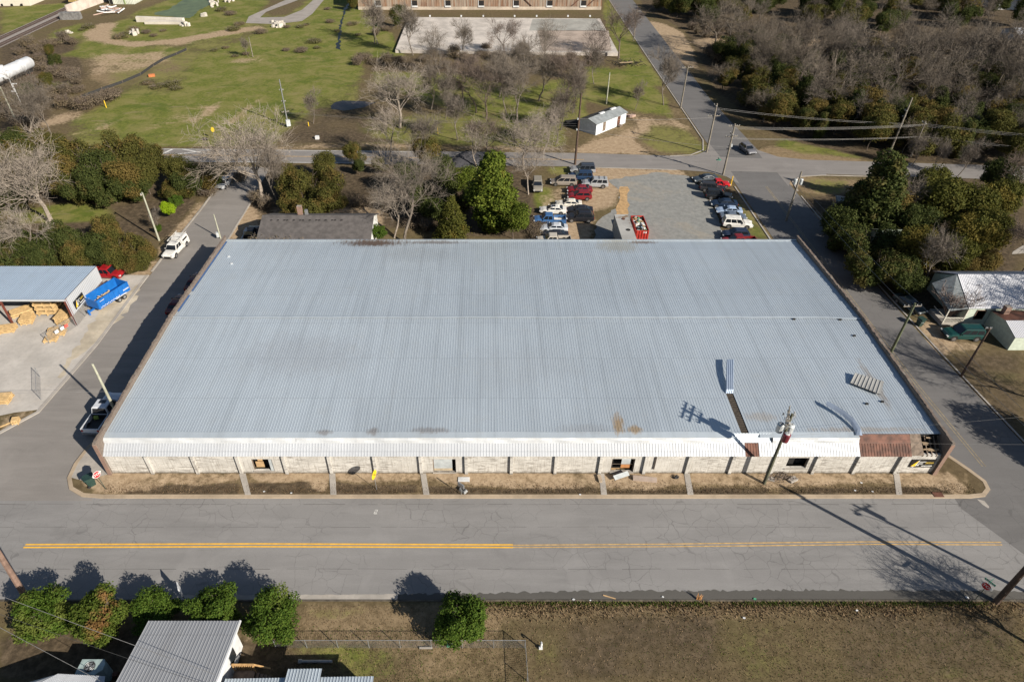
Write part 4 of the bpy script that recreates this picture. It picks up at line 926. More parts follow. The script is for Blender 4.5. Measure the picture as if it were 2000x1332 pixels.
chainlink([(-56.7, 72.2), (-56.7, 81)], 1.6, 'chain link fence along the foot of the silver shed wall', 2.2)
gt = chainlink([(-56.8, 72.0), (-58.6, 68.3)], 1.7, 'open chain link gate with white notices at the shed corner', 4); gt['category'] = 'gate'; gt.name = 'chain_link_gate'
for k, (f_, c_) in enumerate(((.45, (.75, .75, .72)), (.65, (.7, .7, .7)), (.3, (.6, .1, .08)))):
    mb = MB(); p = Vector((-1.8, -3.7, 0)) * f_; mb.box((p.x + .05, p.y, 1.0), (.03, .5, .45), -.45); mb.obj('notice', P('notice%d' % k, c_, .6), gt)
M_lum = P('lumber_yellow', (.56, .38, .18), .8, 0, .22, 3)
def stack(px, py, d, rz, n, label, name='pallet_stack', cat='pallet stack'):
    t = thing(name, label, cat, G(px, py), rz)
    r = random.Random(px); h = d[2] / n
    for i in range(n):
        mb = MB()
        nb = max(3, int(d[1] / .3))
        for j in range(nb): mb.box((r.uniform(-.05, .05), -d[1] / 2 + d[1] * (j + .5) / nb, h * i + h * .7 + .02), (d[0] * r.uniform(.95, 1.03), d[1] / nb * .8, h * .45))
        for q in (-1, 0, 1): mb.box((q * d[0] * .42, 0, h * i + h * .25 + .02), (.1, d[1] * .98, h * .45))
        mb.obj('board_layer', M_lum, t)
    return t
stack(104, 606, (2.9, 3.0, 2.7), 0, 4, 'tall block of plywood sheets stacked in the right bay of the open shed', 'plywood_stack', 'plywood stack')
stack(56, 628, (1.6, 1.9, .9), .25, 3, 'pallet stack in front of the heap of boards in the open shed')
stack(45, 612, (2.8, 1.8, .7), .7, 2, 'loose heap of timber boards under the open shed roof', 'board_heap', 'board heap')
stack(128, 627, (1.5, 2.2, 1.3), .05, 4, 'pallets leaning beside the corner post of the shed')
stack(105, 650, (1.3, 1.5, .5), .35, 2, 'single flat pallet pair left of the gate end')
stack(118, 652, (1.5, 1.4, .55), .2, 2, 'tipped pallets touching the open gate end')
stack(101, 665, (1.7, 1.2, .4), .15, 1, 'lone pallet lying on the concrete yard below the gate', 'pallet', 'pallet')
stack(4, 648, (3.8, 1.5, .7), .25, 3, 'long pile of yellow planks by the red post at the photo edge', 'plank_pile', 'plank pile')
stack(5, 783, (2.2, 1.6, .7), .1, 3, 'stack of yellow timber at the yard edge behind the grey gate end', 'plank_pile', 'plank pile')
stack(33, 826, (.7, .8, .7), .2, 2, 'small timber crate standing on the bare soil corner of the yard', 'wooden_crate', 'crate')
slab_obj('long_plank', 12, 829, (2.3, .16, .08), .75, M_lum, 'single long plank lying across the bare soil corner', 'plank', 0)
chainlink([(-53.9, 57.4), (-56.2, 61.5)], 1.6, 'grey gate end of chain link at the yard corner', 5)
# dump trailer
tr = thing('dump_trailer', 'bright blue open dump trailer with scrap wood inside beside the shed', 'trailer', (-54.75, 78.0, 0), radians(66.6))
Mb = P('paint_blue', (.010, .125, .43), .4, 0, .12, 1.5); L, W_, z0, z1 = 5.4, 2.55, .75, 2.15
for nm, c, d in (('side_panel', (0, W_ / 2, (z0 + z1) / 2), (L, .08, z1 - z0)), ('side_panel', (0, -W_ / 2, (z0 + z1) / 2), (L, .08, z1 - z0)), ('tail_panel', (-L / 2, 0, (z0 + z1) / 2), (.08, W_ - .08, z1 - z0)), ('front_panel', (L / 2, 0, (z0 + z1) / 2), (.08, W_ - .08, z1 - z0)), ('bed_floor', (0, 0, z0), (L, W_ - .08, .08))):
    mb = MB(); mb.box(c, d); mb.obj(nm, Mb, tr)
mb = MB()
for s_ in (-1, 1):
    mb.box((0, s_ * W_ / 2, z1 + .03), (L + .1, .14, .06))
    for i in range(7): mb.box((-L / 2 + .4 + i * .8, s_ * (W_ / 2 + .07), (z0 + z1) / 2), (.09, .06, z1 - z0 - .1))
mb.obj('rib', Mb, tr)
mb = MB(); mb.box((0, 0, .6), (L, .9, .14)); mb.obj('chassis', M_dark, tr)
mb = MB(); mb.box((-L / 2 - .5, 0, .55), (1.1, .25, .2)); mb.box((-L / 2 - .9, .0, .45), (.2, .2, .9)); mb.obj('drawbar', Mb, tr)
for sx_ in (.5, 1.35):
    for s_ in (-1, 1):
        mb = MB(); mb.tube([(sx_, s_ * (W_ / 2 - .08), .38), (sx_, s_ * (W_ / 2 + .16), .38)], .38, 16); wl = mb.obj('wheel', P('rubber', (.02, .02, .022), .8), tr); mb = MB(); mb.tube([(sx_, s_ * (W_ / 2 + .15), .38), (sx_, s_ * (W_ / 2 + .18), .38)], .2, 12); mb.obj('rim', M_galv, wl)
mb = MB()
for s_ in (-1,):
    mb.box((.95, s_ * (W_ / 2 + .1), .85), (1.9, .28, .05))
    r = random.Random(8)
    for i in range(14): mb.box((-2.4 + i * .24, s_ * (W_ / 2 + .115), .95 + (i % 2) * .07), (.14, .01, .12))
    for i in range(6): mb.box((1.6 + i * .17, s_ * (W_ / 2 + .115), 1.35), (.1, .01, .2))
    for i in range(4): mb.box((-2.3 + i * .2, s_ * (W_ / 2 + .115), 1.9), (.14, .01, .1))
mb.obj('lettering', M_white, tr)
mb = MB(); r = random.Random(6)
for i in range(26): mb.box((r.uniform(-1.6, .8), r.uniform(-.7, .7), .95 + r.uniform(0, .6)), (r.uniform(.5, 1.2), .18, .05), r.uniform(0, pi))
o = mb.obj('scrap_wood', P('scrap_wood', (.60, .45, .28), .85, 0, .2, 3)); o.location = tr.location; o.rotation_euler = tr.rotation_euler; tag(o, 'heap of scrap wood lying inside the blue dump trailer', 'scrap wood'); o['kind'] = 'stuff'
mb = MB(); mb.box((0, 0, .1), (1.4, .7, .16), -.1); mb.box((.1, .1, .24), (.9, .4, .14), .2); o = mb.obj('mattress_scrap', M_white); o.location = G(275, 524); tag(o, 'white foam scrap dumped at the roadside near the red pickup', 'foam scrap')
mb = MB(); mb.tube([(.38 * cos(i * pi / 8), .38 * sin(i * pi / 8), .12) for i in range(17)], .11, 6); o = mb.obj('old_tyre', P('rubber', (.02, .02, .022), .8)); o.location = G(286, 517); tag(o, 'old black tyre dumped at the roadside near the white foam', 'tyre')

# --- small white shed on the grass triangle
A, B, C_ = Vector(G(1163, 265)), Vector(G(1221, 241)), Vector(G(1131, 255)); D_ = B + C_ - A; up = Vector((0, 0, 1)); hh = 2.5
s = thing('white_shed', 'small white metal shed with rust brown door on the grass corner', 'shed', A)
mb = MB(); mb.hexa([v - A for v in (A, B, D_, C_)], [v - A + up * hh for v in (A, B, D_, C_)]); m1, m2 = (A + C_) / 2 - A + up * (hh + .75), (B + D_) / 2 - A + up * (hh + .75)
mb.poly([A - A + up * hh, m1, C_ - A + up * hh]); mb.poly([B - A + up * hh, D_ - A + up * hh, m2]); mb.obj('wall', P('wall_white_blue', (.60, .64, .68), .7, 0, .12, 1.5), s)
e = (B - A).normalized() * .25; q = (A - C_).normalized() * .25
for nm, P0, P1, mm_ in (('roof', A - A + up * hh + q - e - up * .06, B - A + up * hh + q + e - up * .06, P('roof_felt_grey', (.22, .24, .25), .8, 0, .2, 1)), ('roof', C_ - A + up * hh - q - e - up * .06, D_ - A + up * hh - q + e - up * .06, P('roof_felt_black', (.035, .035, .035), .9, 0, .3, 1))):
    mb = MB(); k = [P0, P1, m2 + e, m1 - e]; mb.hexa([v for v in k], [v + up * .06 for v in k]); mb.obj(nm, mm_, s)
mb = MB()
for f0, f1 in ((.35, .5), (.72, .88)): a_, b_ = m1.lerp(m2, f0), m1.lerp(m2, f1); mb.hexa([a_ - q, b_ - q, b_ + q, a_ + q], [a_ - q + up * .22, b_ - q + up * .22, b_ + q + up * .22, a_ + q + up * .22])
mb.obj('roof_ridge_box', M_white, s)
dd = (B - A); nn = (A - C_).normalized() * .05
for f0, f1, m_, nm in ((.70, .80, M_rust, 'door'), (.22, .31, M_wood, 'door')):
    mb = MB(); a_, b_ = dd * f0 + nn, dd * f1 + nn; mb.quad(a_ + up * .3, b_ + up * .3, b_ + up * 2.3, a_ + up * 2.3); mb.obj(nm, m_, s)
mb = MB(); a_ = dd * .75 + nn * 10; mb.box((a_.x, a_.y, .2), (1.1, .7, .3), math.atan2(dd.y, dd.x)); mb.obj('door_step', M_wood, s)
for i in range(3):
    mb = MB(); rr = random.Random(i); pts = [(rr.uniform(.3, .7) * cos(a), rr.uniform(.3, .6) * sin(a)) for a in [k * pi / 3 for k in range(6)]]; mb.prism(pts, 0, rr.uniform(.3, .7)); o = mb.obj('rubble_piece', P('rubble_pink', (.42, .30, .25), .9, 0, .3)); p = G(1226 + i * 5, 228 + (i % 2) * 2); o.location = p; tag(o, 'pale pinkish rubble lump piled at the back corner of the white shed', 'rubble', 'rubble behind the white shed')
slab_obj('dark_debris', 1118, 243, (3.2, 2.0, .7), .3, M_dark, 'black tarp covered heap in the shade of the white shed', 'tarp heap', 0)

# --- lot: box trailer and skip
bt = thing('box_trailer', 'weathered grey box trailer with stained roof behind the warehouse', 'trailer', (22.1, 93.2, 0)); n = N('trailer_skin'); f = n.noise(.6, 5, .7)
MT = n.out(n.mix(n.ramp(f, .56, .68), n.mix(n.ramp(n.noise(.3, 3), .3, .7), (.50, .49, .46), (.36, .35, .33)), (.22, .13, .06)), .6, .2)
mb = MB(); mb.box((0, 0, 2.55), (2.25, 8.0, 2.9)); mb.obj('box', MT, bt); mb = MB(); mb.box((0, 0, .95), (1.6, 7.8, .25)); mb.obj('chassis', M_dark, bt)
for y in (-2.8, -1.7):
    for s_ in (-1, 1): mb = MB(); mb.tube([(s_ * .7, y, .5), (s_ * 1.1, y, .5)], .5, 14); mb.obj('wheel', P('rubber', (.02, .02, .022), .8), bt)
mb = MB(); mb.tube([(.3, -1.2, 4.0), (.3, -1.2, 4.06)], .35, 12); mb.obj('roof_hatch', M_dark, bt)
mb = MB(); mb.tube([(.1, 2.4, 4.0), (.1, 2.4, 4.05)], .3, 12); mb.obj('roof_patch', M_rust, bt)
sk = thing('rubbish_skip', 'red steel rubbish skip full of mixed waste beside the grey box trailer', 'skip', (25.6, 97.9, 0)); Mr = P('paint_red_skip', (.42, .035, .025), .55, .1, .25, 1.5)
for nm, c, d in (('side_panel', (-1.05, 0, 1.1), (.08, 5.2, 1.9)), ('side_panel', (1.05, 0, 1.1), (.08, 5.2, 1.9)), ('end_panel', (0, 2.56, 1.1), (2.02, .08, 1.9)), ('end_panel', (0, -2.56, 1.1), (2.02, .08, 1.9)), ('floor', (0, 0, .2), (2.0, 5.1, .08))): mb = MB(); mb.box(c, d); mb.obj(nm, Mr, sk)
mb = MB()
for i in range(5): mb.box((-.9 + i * .45, -2.64, 1.1), (.08, .1, 1.8))
mb.obj('rib', Mr, sk)
mb = MB(); mb.box((.45, -2.61, 1.7), (.5, .02, .3)); mb.obj('lettering', M_white, sk)
cols = [P('bag_white', (.6, .6, .58), .6), P('bag_black', (.02, .02, .02), .5), P('card_brown', (.35, .22, .11), .8), P('bag_green', (.08, .25, .15), .6), P('bag_blue', (.25, .35, .42), .6)]
mb = MB(); r = random.Random(77)
for i in range(110): mb.cur = r.choice([0, 0, 1, 2, 2, 3, 4]); mb.box((r.uniform(-.85, .85), r.uniform(-2.3, 2.3), r.uniform(1.2, 1.9)), (r.uniform(.2, .5), r.uniform(.2, .5), r.uniform(.15, .4)), r.uniform(0, pi))
o = mb.obj('mixed_waste', cols); o.location = sk.location; tag(o, 'heap of bags and cartons filling the red skip', 'waste'); o['kind'] = 'stuff'
# --- pipe rails behind the roof edge
fr = thing('pipe_railing', 'low pale pipe railing along the back of the warehouse by the lot', 'railing', (20, 89.6, 0))
for z in (2.2, 2.7): mb = MB(); mb.tube([(-9, 0, z), (27, 0, z)], .05, 5); mb.obj('rail', P('pipe_tan', (.42, .33, .24), .7), fr)
for i in range(13): mb = MB(); mb.tube([(-9 + i * 3, 0, 0), (-9 + i * 3, 0, 2.75)], .05, 5); mb.obj('post', P('pipe_tan', (.42, .33, .24), .7), fr)

# --- dark roofed house behind
dh = thing('dark_roof_house', 'long house with dark shingle roof and brick chimney behind the warehouse', 'house', (-27, 94, 0))
def gable_x(t, x0, x1, y0, yr, y1, ze, zr_, mr, mw, th=.12, ends=True):
    """ridge along x; returns parts on thing t in world coordinates"""
    off = t.location
    mb = MB(); mb.box(((x0 + x1) / 2, (y0 + y1) / 2, ze / 2), (x1 - x0 - .6, y1 - y0 - .6, ze)); xa, xb = x0 + .3, x1 - .3
    for x in (xa, xb): mb.poly([(x, y0 + .3, ze), (x, y1 - .3, ze), (x, yr, zr_ - .1)])
    wl = sub(mb, off).obj('wall', mw, t)
    rs_ = []
    for (ya, yb) in ((y0, yr), (y1, yr)):
        mb = MB(); mb.hexa([(x0, ya, ze), (x1, ya, ze), (x1, yb, zr_), (x0, yb, zr_)], [(x0, ya, ze + th), (x1, ya, ze + th), (x1, yb, zr_ + th), (x0, yb, zr_ + th)]); rs_.append(sub(mb, off).obj('roof', mr, t))
    return wl, rs_
wl, rr_ = gable_x(dh, -36.2, -18.2, 89.0, 95, 99.5, 2.9, 4.9, M_shing, P('siding_white', (.66, .66, .64), .8))
mb = MB(); mb.box((-30.3 - dh.location.x, 96 - dh.location.y, 5.2), (.75, .6, 1.9)); mb.obj('chimney', M_brick, rr_[1])
mb = MB(); mb.box((-29.3 - dh.location.x, 96 - dh.location.y, 5.0), (.45, .45, .9)); mb.obj('flue', M_galv, rr_[1])
mb = MB()
for i in range(14): mb.box((-34.5 + i * .85 + (i % 3) * .2 - dh.location.x, 93.9 - dh.location.y, 4.72), (.3, .25, .05), .3)
mb.obj('roof_patches', M_dark, rr_[0])
# --- right: white roofed house with porch
M_wr = mat_roofmetal('metal_roof_white', (.60, .61, .65), (), .15, .5, .2); M_mint = P('siding_mint', (.50, .56, .47), .8, 0, .1, 2)
rh = thing('white_roof_house', 'pale green house with bright metal roof and railed porch beside the right street', 'house', (72, 74, 0)); o_ = rh.location
mb = MB(); mb.ribbed((65.4, 72.1, 3.0), (79, 72.1, 3.0), (79, 76.8, 5.5), (65.4, 76.8, 5.5), .23, .03, .05); sub(mb, o_).obj('roof', M_wr, rh)
mb = MB(); mb.ribbed((79, 81.5, 3.0), (65.4, 81.5, 3.0), (65.4, 76.8, 5.5), (79, 76.8, 5.5), .23, .03, .05); sub(mb, o_).obj('roof', M_wr, rh)
mb = MB(); mb.poly([(65.35, 76.85, 5.45), (65.38, 72.1, 2.95), (62.9, 72.1, 2.6), (62.6, 77, 3.9)]); sub(mb, o_).obj('porch_roof', P('roof_porch', (.16, .18, .19), .8), rh)
mb = MB(); mb.box((72, 76.8, 1.48), (12.6, 8.8, 2.96)); 
for x in (65.7, 78.3): mb.poly([(x, 72.5, 2.9), (x, 81.1, 2.9), (x, 76.8, 5.3)])
sub(mb, o_).obj('wall', M_mint, rh)
for x in (67.6, 71.5): mb = MB(); mb.box((x, 72.37, 1.8), (1.1, .06, 1.3)); f = sub(mb, o_).obj('window', M_glass, rh); mb = MB(); mb.box((x, 72.36, 1.8), (1.35, .04, 1.55)); sub(mb, o_).obj('window_frame', P('trim_brown', (.12, .07, .05), .8), f)
mb = MB(); mb.box((64.3, 73.8, .3), (2.8, 3.2, .6)); sub(mb, o_).obj('porch_floor', M_conc, rh)
mb = MB(); mb.box((64.3, 72.25, 1.35), (2.8, .07, .07)); mb.box((62.95, 73.6, 1.35), (.07, 2.8, .07))
for i in range(14): mb.box((63 + i * .2, 72.25, .95), (.05, .05, .75))
sub(mb, o_).obj('porch_railing', P('paint_cream', (.60, .57, .5), .7), rh)
for x in (62.98, 65.6): mb = MB(); mb.box((x, 72.25, 1.6), (.13, .13, 2.2)); sub(mb, o_).obj('porch_post', P('paint_cream', (.60, .57, .5), .7), rh)
mb = MB(); mb.box((69.3, 72.2, .9), (.7, .5, .45)); sub(mb, o_).obj('window_unit', M_white, rh)
# wing
w2 = thing('side_wing', 'low wing with pale metal roof in front of the white roofed house', 'outbuilding', (73, 69.5, 0)); o_ = w2.location
mb = MB(); mb.ribbed((68.6, 66.6, 2.3), (80, 66.6, 2.3), (80, 69.3, 3.1), (68.6, 69.3, 3.1), .23, .03, .05); sub(mb, o_).obj('roof', M_wr, w2)
mb = MB(); mb.quad((68.6, 69.3, 3.1), (80, 69.3, 3.1), (80, 72.2, 2.6), (68.6, 72.2, 2.6)); sub(mb, o_).obj('roof', M_rust, w2)
mb = MB(); mb.hexa([(68.9, 66.9, 0), (80, 66.9, 0), (80, 72.3, 0), (68.9, 72.3, 0)], [(68.9, 66.9, 2.3), (80, 66.9, 2.3), (80, 72.3, 2.5), (68.9, 72.3, 2.5)]); mb.poly([(68.9, 66.9, 2.3), (68.9, 69.3, 3.0), (68.9, 72.3, 2.5)]); sub(mb, o_).obj('wall', M_mint, w2)
mb = MB(); mb.box((69.9, 71.4, 3.2), (.7, .7, 1.4)); sub(mb, o_).obj('chimney', M_brick, w2)
# cottages half hidden by the evergreens
for (px, py, w_, cm, mr, lb) in ((1788, 520, 11, M_mint, P('roof_green_grey', (.16, .19, .15), .85, 0, .3, .8), 'pale green cottage half hidden under the evergreens beyond the right street'), (1760, 462, 10, P('siding_white', (.66, .66, .64), .8), P('roof_brown_grey', (.16, .13, .12), .9, 0, .3, .8), 'white cottage glimpsed between the evergreen crowns beyond the right street')):
    p = G(px, py); t = thing('cottage', lb, 'house', (p[0], p[1] + 3.5, 0)); wl, rr_ = gable_x(t, p[0] - w_ / 2, p[0] + w_ / 2, p[1], p[1] + 3.5, p[1] + 7, 2.7, 4.4, mr, cm)
    for k in range(3): mb = MB(); mb.box((-3 + k * 3, -3.27, 1.6), (1.0, .08, 1.1)); mb.obj('window', M_glass, t)
for (px, py, w_, lb) in ((1975, 20, 14, 'pale metal roofed building among the trees at the far right corner'), (2003, 95, 6, 'white roofed shed edge behind bare trees right of the woods')):
    p = G(px, py); t = thing('far_house', lb, 'house', (p[0], p[1] + 5, 0)); gable_x(t, p[0] - w_ / 2, p[0] + w_ / 2, p[1], p[1] + 5, p[1] + 10, 3, 4.6, M_wr, M_white)
sheet('paved_drive', [G(*p)[:2] for p in [(1978, 492), (2010, 472), (2040, 476), (2040, 492), (1976, 497)]], .03, M_conc)

# --- far slab, rusty warehouse
c4 = [G(798, 34, .9), G(1172, 37, .9), G(1208, 104, .9), G(772, 98, .9)]
sl = thing('concrete_slab', 'raised bare concrete floor of a demolished building between bare trees and rusty warehouse', 'slab', c4[3]); o_ = Vector(c4[3])
mb = MB(); mb.hexa([(p[0] - o_.x, p[1] - o_.y, -.9) for p in c4[::-1]], [(p[0] - o_.x, p[1] - o_.y, 0) for p in c4[::-1]]); mb.obj('floor', M_slab, sl)
bpy.context.view_layer.update()
mb = MB(); p, q = G(1050, 60, .91), G(1206, 103, .91)
mb.quad((p[0] - o_.x, G(0, 100, .9)[1] - o_.y, .004), (q[0] - 1.5 - o_.x, G(0, 100, .9)[1] - o_.y, .004), (G(1190, 62, .9)[0] - o_.x, p[1] - o_.y, .004), (p[0] - o_.x, p[1] - o_.y, .004)); mb.obj('worn_floor', concrete('slab_worn', (.37, .30, .25), .22), sl)
mb = MB(); p, q = G(1040, 36, .91), G(1172, 61, .91); mb.quad((p[0] - 2 - o_.x, q[1] + .3 - o_.y, .004), (G(1182, 60, .9)[0] - o_.x, q[1] + .3 - o_.y, .004), (G(1165, 38, .9)[0] - o_.x, p[1] - 1 - o_.y, .004), (p[0] - o_.x, p[1] - 1 - o_.y, .004)); mb.obj('grey_floor', concrete('slab_grey', (.33, .32, .29), .2), sl)
for i in range(7): mb = MB(); p = G(840 + i * 52 + (i % 2) * 9, 33, .9); mb.box((p[0] - o_.x, p[1] - .4 - o_.y, .25), (.5, .5, .5)); mb.obj('stub_column', M_white, sl)
y_ = G(0, 20)[1]; xa, xb = G(700, 20)[0], G(1174, 20)[0]
rw = thing('rusty_warehouse', 'long rust streaked corrugated warehouse with dark windows behind the concrete slab', 'warehouse', ((xa + xb) / 2, y_, 0)); o_ = rw.location
n = N('rust_streaked'); st_ = n.noise(1.0, 4, .7, n.pos((1.2, .1, .08))); s2 = n.noise(1.0, 3, .6, n.pos((.15, .1, .3)))
M_rs = n.out(n.mix(n.ramp(st_, .32, .66), (.34, .29, .235), n.mix(n.ramp(s2, .35, .6), (.27, .15, .085), (.19, .10, .06))), .85, .1)
mb = MB(); mb.ribbed((xa, y_, 1.1), (xb, y_, 1.1), (xb, y_, 7.5), (xa, y_, 7.5), .9, .06, .2); sub(mb, o_).obj('front_wall', M_rs, rw)
mb = MB(); mb.box(((xa + xb) / 2, y_ + .3, .55), (xb - xa, .5, 1.12)); sub(mb, o_).obj('base_wall', concrete('base_wall', (.45, .38, .31), .25), rw)
mb = MB(); mb.hexa([(xb, y_ + .1, 0), (xb, y_ + .2, 0), (xb, y_ + 30, 0), (xb, y_ + 30, 0)], [(xb, y_ + .1, 7.5), (xb, y_ + .2, 7.5), (xb, y_ + 30, 7.5), (xb, y_ + 30, 7.5)]); mb = MB(); mb.box((xb - .1, y_ + 15.2, 3.75), (.2, 30, 7.5)); mb.box((xa + .1, y_ + 15.2, 3.75), (.2, 30, 7.5)); sub(mb, o_).obj('side_wall', M_rs, rw)
mb = MB(); mb.hexa([(xa - .4, y_ - .4, 7.4), (xb + .4, y_ - .4, 7.4), (xb + .4, y_ + 15, 10), (xa - .4, y_ + 15, 10)], [(xa - .4, y_ - .4, 7.5), (xb + .4, y_ - .4, 7.5), (xb + .4, y_ + 15, 10.1), (xa - .4, y_ + 15, 10.1)]); sub(mb, o_).obj('roof', M_rs, rw)
mb = MB(); mb.hexa([(xa - .4, y_ + 15, 10), (xb + .4, y_ + 15, 10), (xb + .4, y_ + 30.4, 7.4), (xa - .4, y_ + 30.4, 7.4)], [(xa - .4, y_ + 15, 10.1), (xb + .4, y_ + 15, 10.1), (xb + .4, y_ + 30.4, 7.5), (xa - .4, y_ + 30.4, 7.5)]); sub(mb, o_).obj('roof', M_rs, rw)
for px in (739, 810, 875, 940, 1008, 1073, 1139):
    x = G(px, 10, 1.6)[0]; mb = MB(); mb.box((x, y_ - .05, 2.2), (2.0, .16, 1.8)); f = sub(mb, o_).obj('window', M_dark, rw); mb = MB(); mb.box((x, y_ - .12, 1.15), (2.2, .2, .5)); mb.box((x - 1.05, y_ - .1, 2.2), (.18, .1, 2)); sub(mb, o_).obj('sill', M_white, f)
mb = MB()
for px, s_ in ((1030, 1), (1125, -1), (1155, -1)): x = G(px, 10, 2)[0]; mb.hexa([(x - 1.5, y_ - .2, 2.6 + s_ * 1.2), (x - 1.2, y_ - .2, 2.6 + s_ * 1.3), (x + 1.7, y_ - .2, 2.6 - s_ * 1.2), (x + 1.4, y_ - .2, 2.6 - s_ * 1.3)], [(x - 1.5, y_ - .28, 2.6 + s_ * 1.2), (x - 1.2, y_ - .28, 2.6 + s_ * 1.3), (x + 1.7, y_ - .28, 2.6 - s_ * 1.2), (x + 1.4, y_ - .28, 2.6 - s_ * 1.3)])
sub(mb, o_).obj('brace', M_rust, rw)

# --- far left: railway, freight car, tank, ruins
pa, pb = Vector(G(-60, 118)), Vector(G(205, -6)); dr = (pb - pa).normalized(); qn = Vector((-dr.y, dr.x, 0))
def lane(o0, o1, z): return [tuple((pa + qn * a + dr * s_)[:2]) for a, s_ in ((o0, -30), (o1, -30), (o1, (pb - pa).length + 60), (o0, (pb - pa).length + 60))][::-1]
M_bal = P('ballast', (.27, .24, .22), .95, 0, .2, 1.5)
sheet('railway_ballast', lane(-1.4, 6.6, 0), .03, M_bal)
for o0 in (0.4, 4.8):
    sheet('railway_sleepers', lane(o0 - 1.3, o0 + 1.3, 0), .06, P('sleepers', (.13, .095, .08), .95, 0, .35, 2))
    for s_ in (-.72, .72):
        mb = MB(); a = pa + qn * (o0 + s_) - dr * 30; b = pb + qn * (o0 + s_) + dr * 60; k = qn * .045
        mb.hexa([a - k, b - k, b + k, a + k], [v + Vector((0, 0, .2)) for v in (a - k, b - k, b + k, a + k)]); struct(mb, 'rail', P('rail_steel', (.10, .07, .055), .5, .6))
def railcar(base, ang, L, label, name, cat, colr, hopper=True):
    t = thing(name, label, cat, base, ang)
    m_ = P(name + '_paint', colr, .6, 0, .18, 1)
    if hopper:
        mb = MB(); mb.hexa([(-L / 2, -1.1, 1.2), (L / 2, -1.1, 1.2), (L / 2, 1.1, 1.2), (-L / 2, 1.1, 1.2)], [(-L / 2, -1.6, 2.2), (L / 2, -1.6, 2.2), (L / 2, 1.6, 2.2), (-L / 2, 1.6, 2.2)]); mb.box((0, 0, 3.2), (L, 3.1, 2.0)); mb.obj('body', m_, t)
        mb = MB(); mb.hexa([(-L / 2, -1.55, 4.2), (L / 2, -1.55, 4.2), (L / 2, 1.55, 4.2), (-L / 2, 1.55, 4.2)], [(-L / 2, -.9, 4.6), (L / 2, -.9, 4.6), (L / 2, .9, 4.6), (-L / 2, .9, 4.6)]); mb.obj('roof', m_, t)
        mb = MB()
        for s_ in (-1, 1):
            for i in range(7): mb.box((s_ * (L / 2 + .35), 0, 1.2 + i * .5), (.08, 2.6 - .3 * (i % 2), .08))
            mb.box((s_ * (L / 2 + .35), -1.2, 2.6), (.1, .1, 3.2)); mb.box((s_ * (L / 2 + .35), 1.2, 2.6), (.1, .1, 3.2))
        mb.obj('end_ladder', m_, t)
    for s_ in (-1, 1):
        mb = MB(); mb.box((s_ * L * .36, 0, .75), (2.4, 2.2, .5)); tk = mb.obj('bogie', M_dark, t)
        for a in (-.8, .8):
            for q in (-.75, .75): mb = MB(); mb.tube([(s_ * L * .36 + a, q - .07, .5), (s_ * L * .36 + a, q + .07, .5)], .45, 12); mb.obj('wheel', M_rust, tk)
    return t
fc = pa + qn * 4.8; s_ = (Vector(G(138, 12)) - fc).dot(dr); base = fc + dr * (s_ + 8.6); base.z = .06
railcar(base, math.atan2(dr.y, dr.x), 15, 'yellow hopper railway car standing on the far left track', 'hopper_railcar', 'railway car', (.55, .40, .16))
A, B = Vector(G(-40, 190)), Vector(G(68, 140)); ang = math.atan2((B - A).y, (B - A).x); L = (B - A).length
tk = railcar((A + B) / 2, ang, L, 'long white cylindrical tank railcar parked among brown brush', 'tank_railcar', 'railway car', (.55, .56, .58), False); tk_mat = P('tank_white', (.62, .63, .65), .4, .1, .12, .6)
mb = MB(); R = 1.55; xs_ = [-L / 2, -L / 2 + .25, -L / 2 + .8, L / 2 - .8, L / 2 - .25, L / 2]; mb.tube([(x, 0, 2.6) for x in xs_], [.5, 1.2, R, R, 1.2, .5], 22); mb.obj('tank', tk_mat, tk, True)
for x in (-L * .3, L * .02, L * .3): mb = MB(); mb.tube([(x, R * 1.01 * cos(a), 2.6 + R * 1.01 * sin(a)) for a in np.linspace(0, 2 * pi, 20)], .05, 4); mb.obj('band', tk_mat, tk)
mb = MB(); mb.tube([(0, 0, 4.1), (0, 0, 4.6)], .55, 12); mb.obj('dome', tk_mat, tk)
mb = MB(); mb.box((0, 0, .98), (L * .9, 1.4, .25)); mb.obj('frame', M_dark, tk)
# white factory wall corner and retaining wall
p0, p1 = G(-80, 15), G(60, 12); t = thing('white_factory', 'white windowless factory wall at the far left beyond the railway', 'factory', p1); mb = MB(); mb.hexa([(p0[0] - p1[0] - 30, p0[1] - p1[1], 0), (0, 0, 0), (0, 30, 0), (p0[0] - p1[0] - 30, 30, 0)], [(p0[0] - p1[0] - 30, p0[1] - p1[1], 9), (0, 0, 9), (0, 30, 9), (p0[0] - p1[0] - 30, 30, 9)]); mb.obj('wall', concrete('factory_cream', (.60, .56, .47), .06), t)
mb = MB()
for i in range(4): mb.box((-3 - i * 3.6, -.4, .4), (.5, .8, .7))
mb.obj('wall_vent', M_dark, t)
a, b = Vector(G(134, 30)), Vector(G(222, -2)); d = (b - a).normalized(); k = Vector((-d.y, d.x, 0)) * .25; b = b + d * 10
t = thing('retaining_wall', 'long pale stained concrete retaining wall beside the railway', 'wall', a); mb = MB(); mb.hexa([-k, b - a - k, b - a + k, k], [v + Vector((0, 0, 3.2)) for v in (-k, b - a - k, b - a + k, k)]); mb.obj('wall', concrete('wall_pinkish', (.55, .47, .41), .2), t)
t = thing('corrugated_block', 'white and green corrugated building end beside the debris yard', 'building', G(238, 9)); mb = MB(); mb.ribbed((-4.5, 0, 0), (5, 0, 0), (5, 0, 8), (-4.5, 0, 8), .6, .08, .25); mb.box((.25, 6, 4), (9.4, 11.9, 8)); mb.obj('wall', P('cladding_pale_green', (.50, .52, .44), .7, 0, .15, .5), t)
mb = MB(); mb.box((-3.6, -.15, 2), (1.1, .2, 4)); mb.obj('door', M_dark, t)
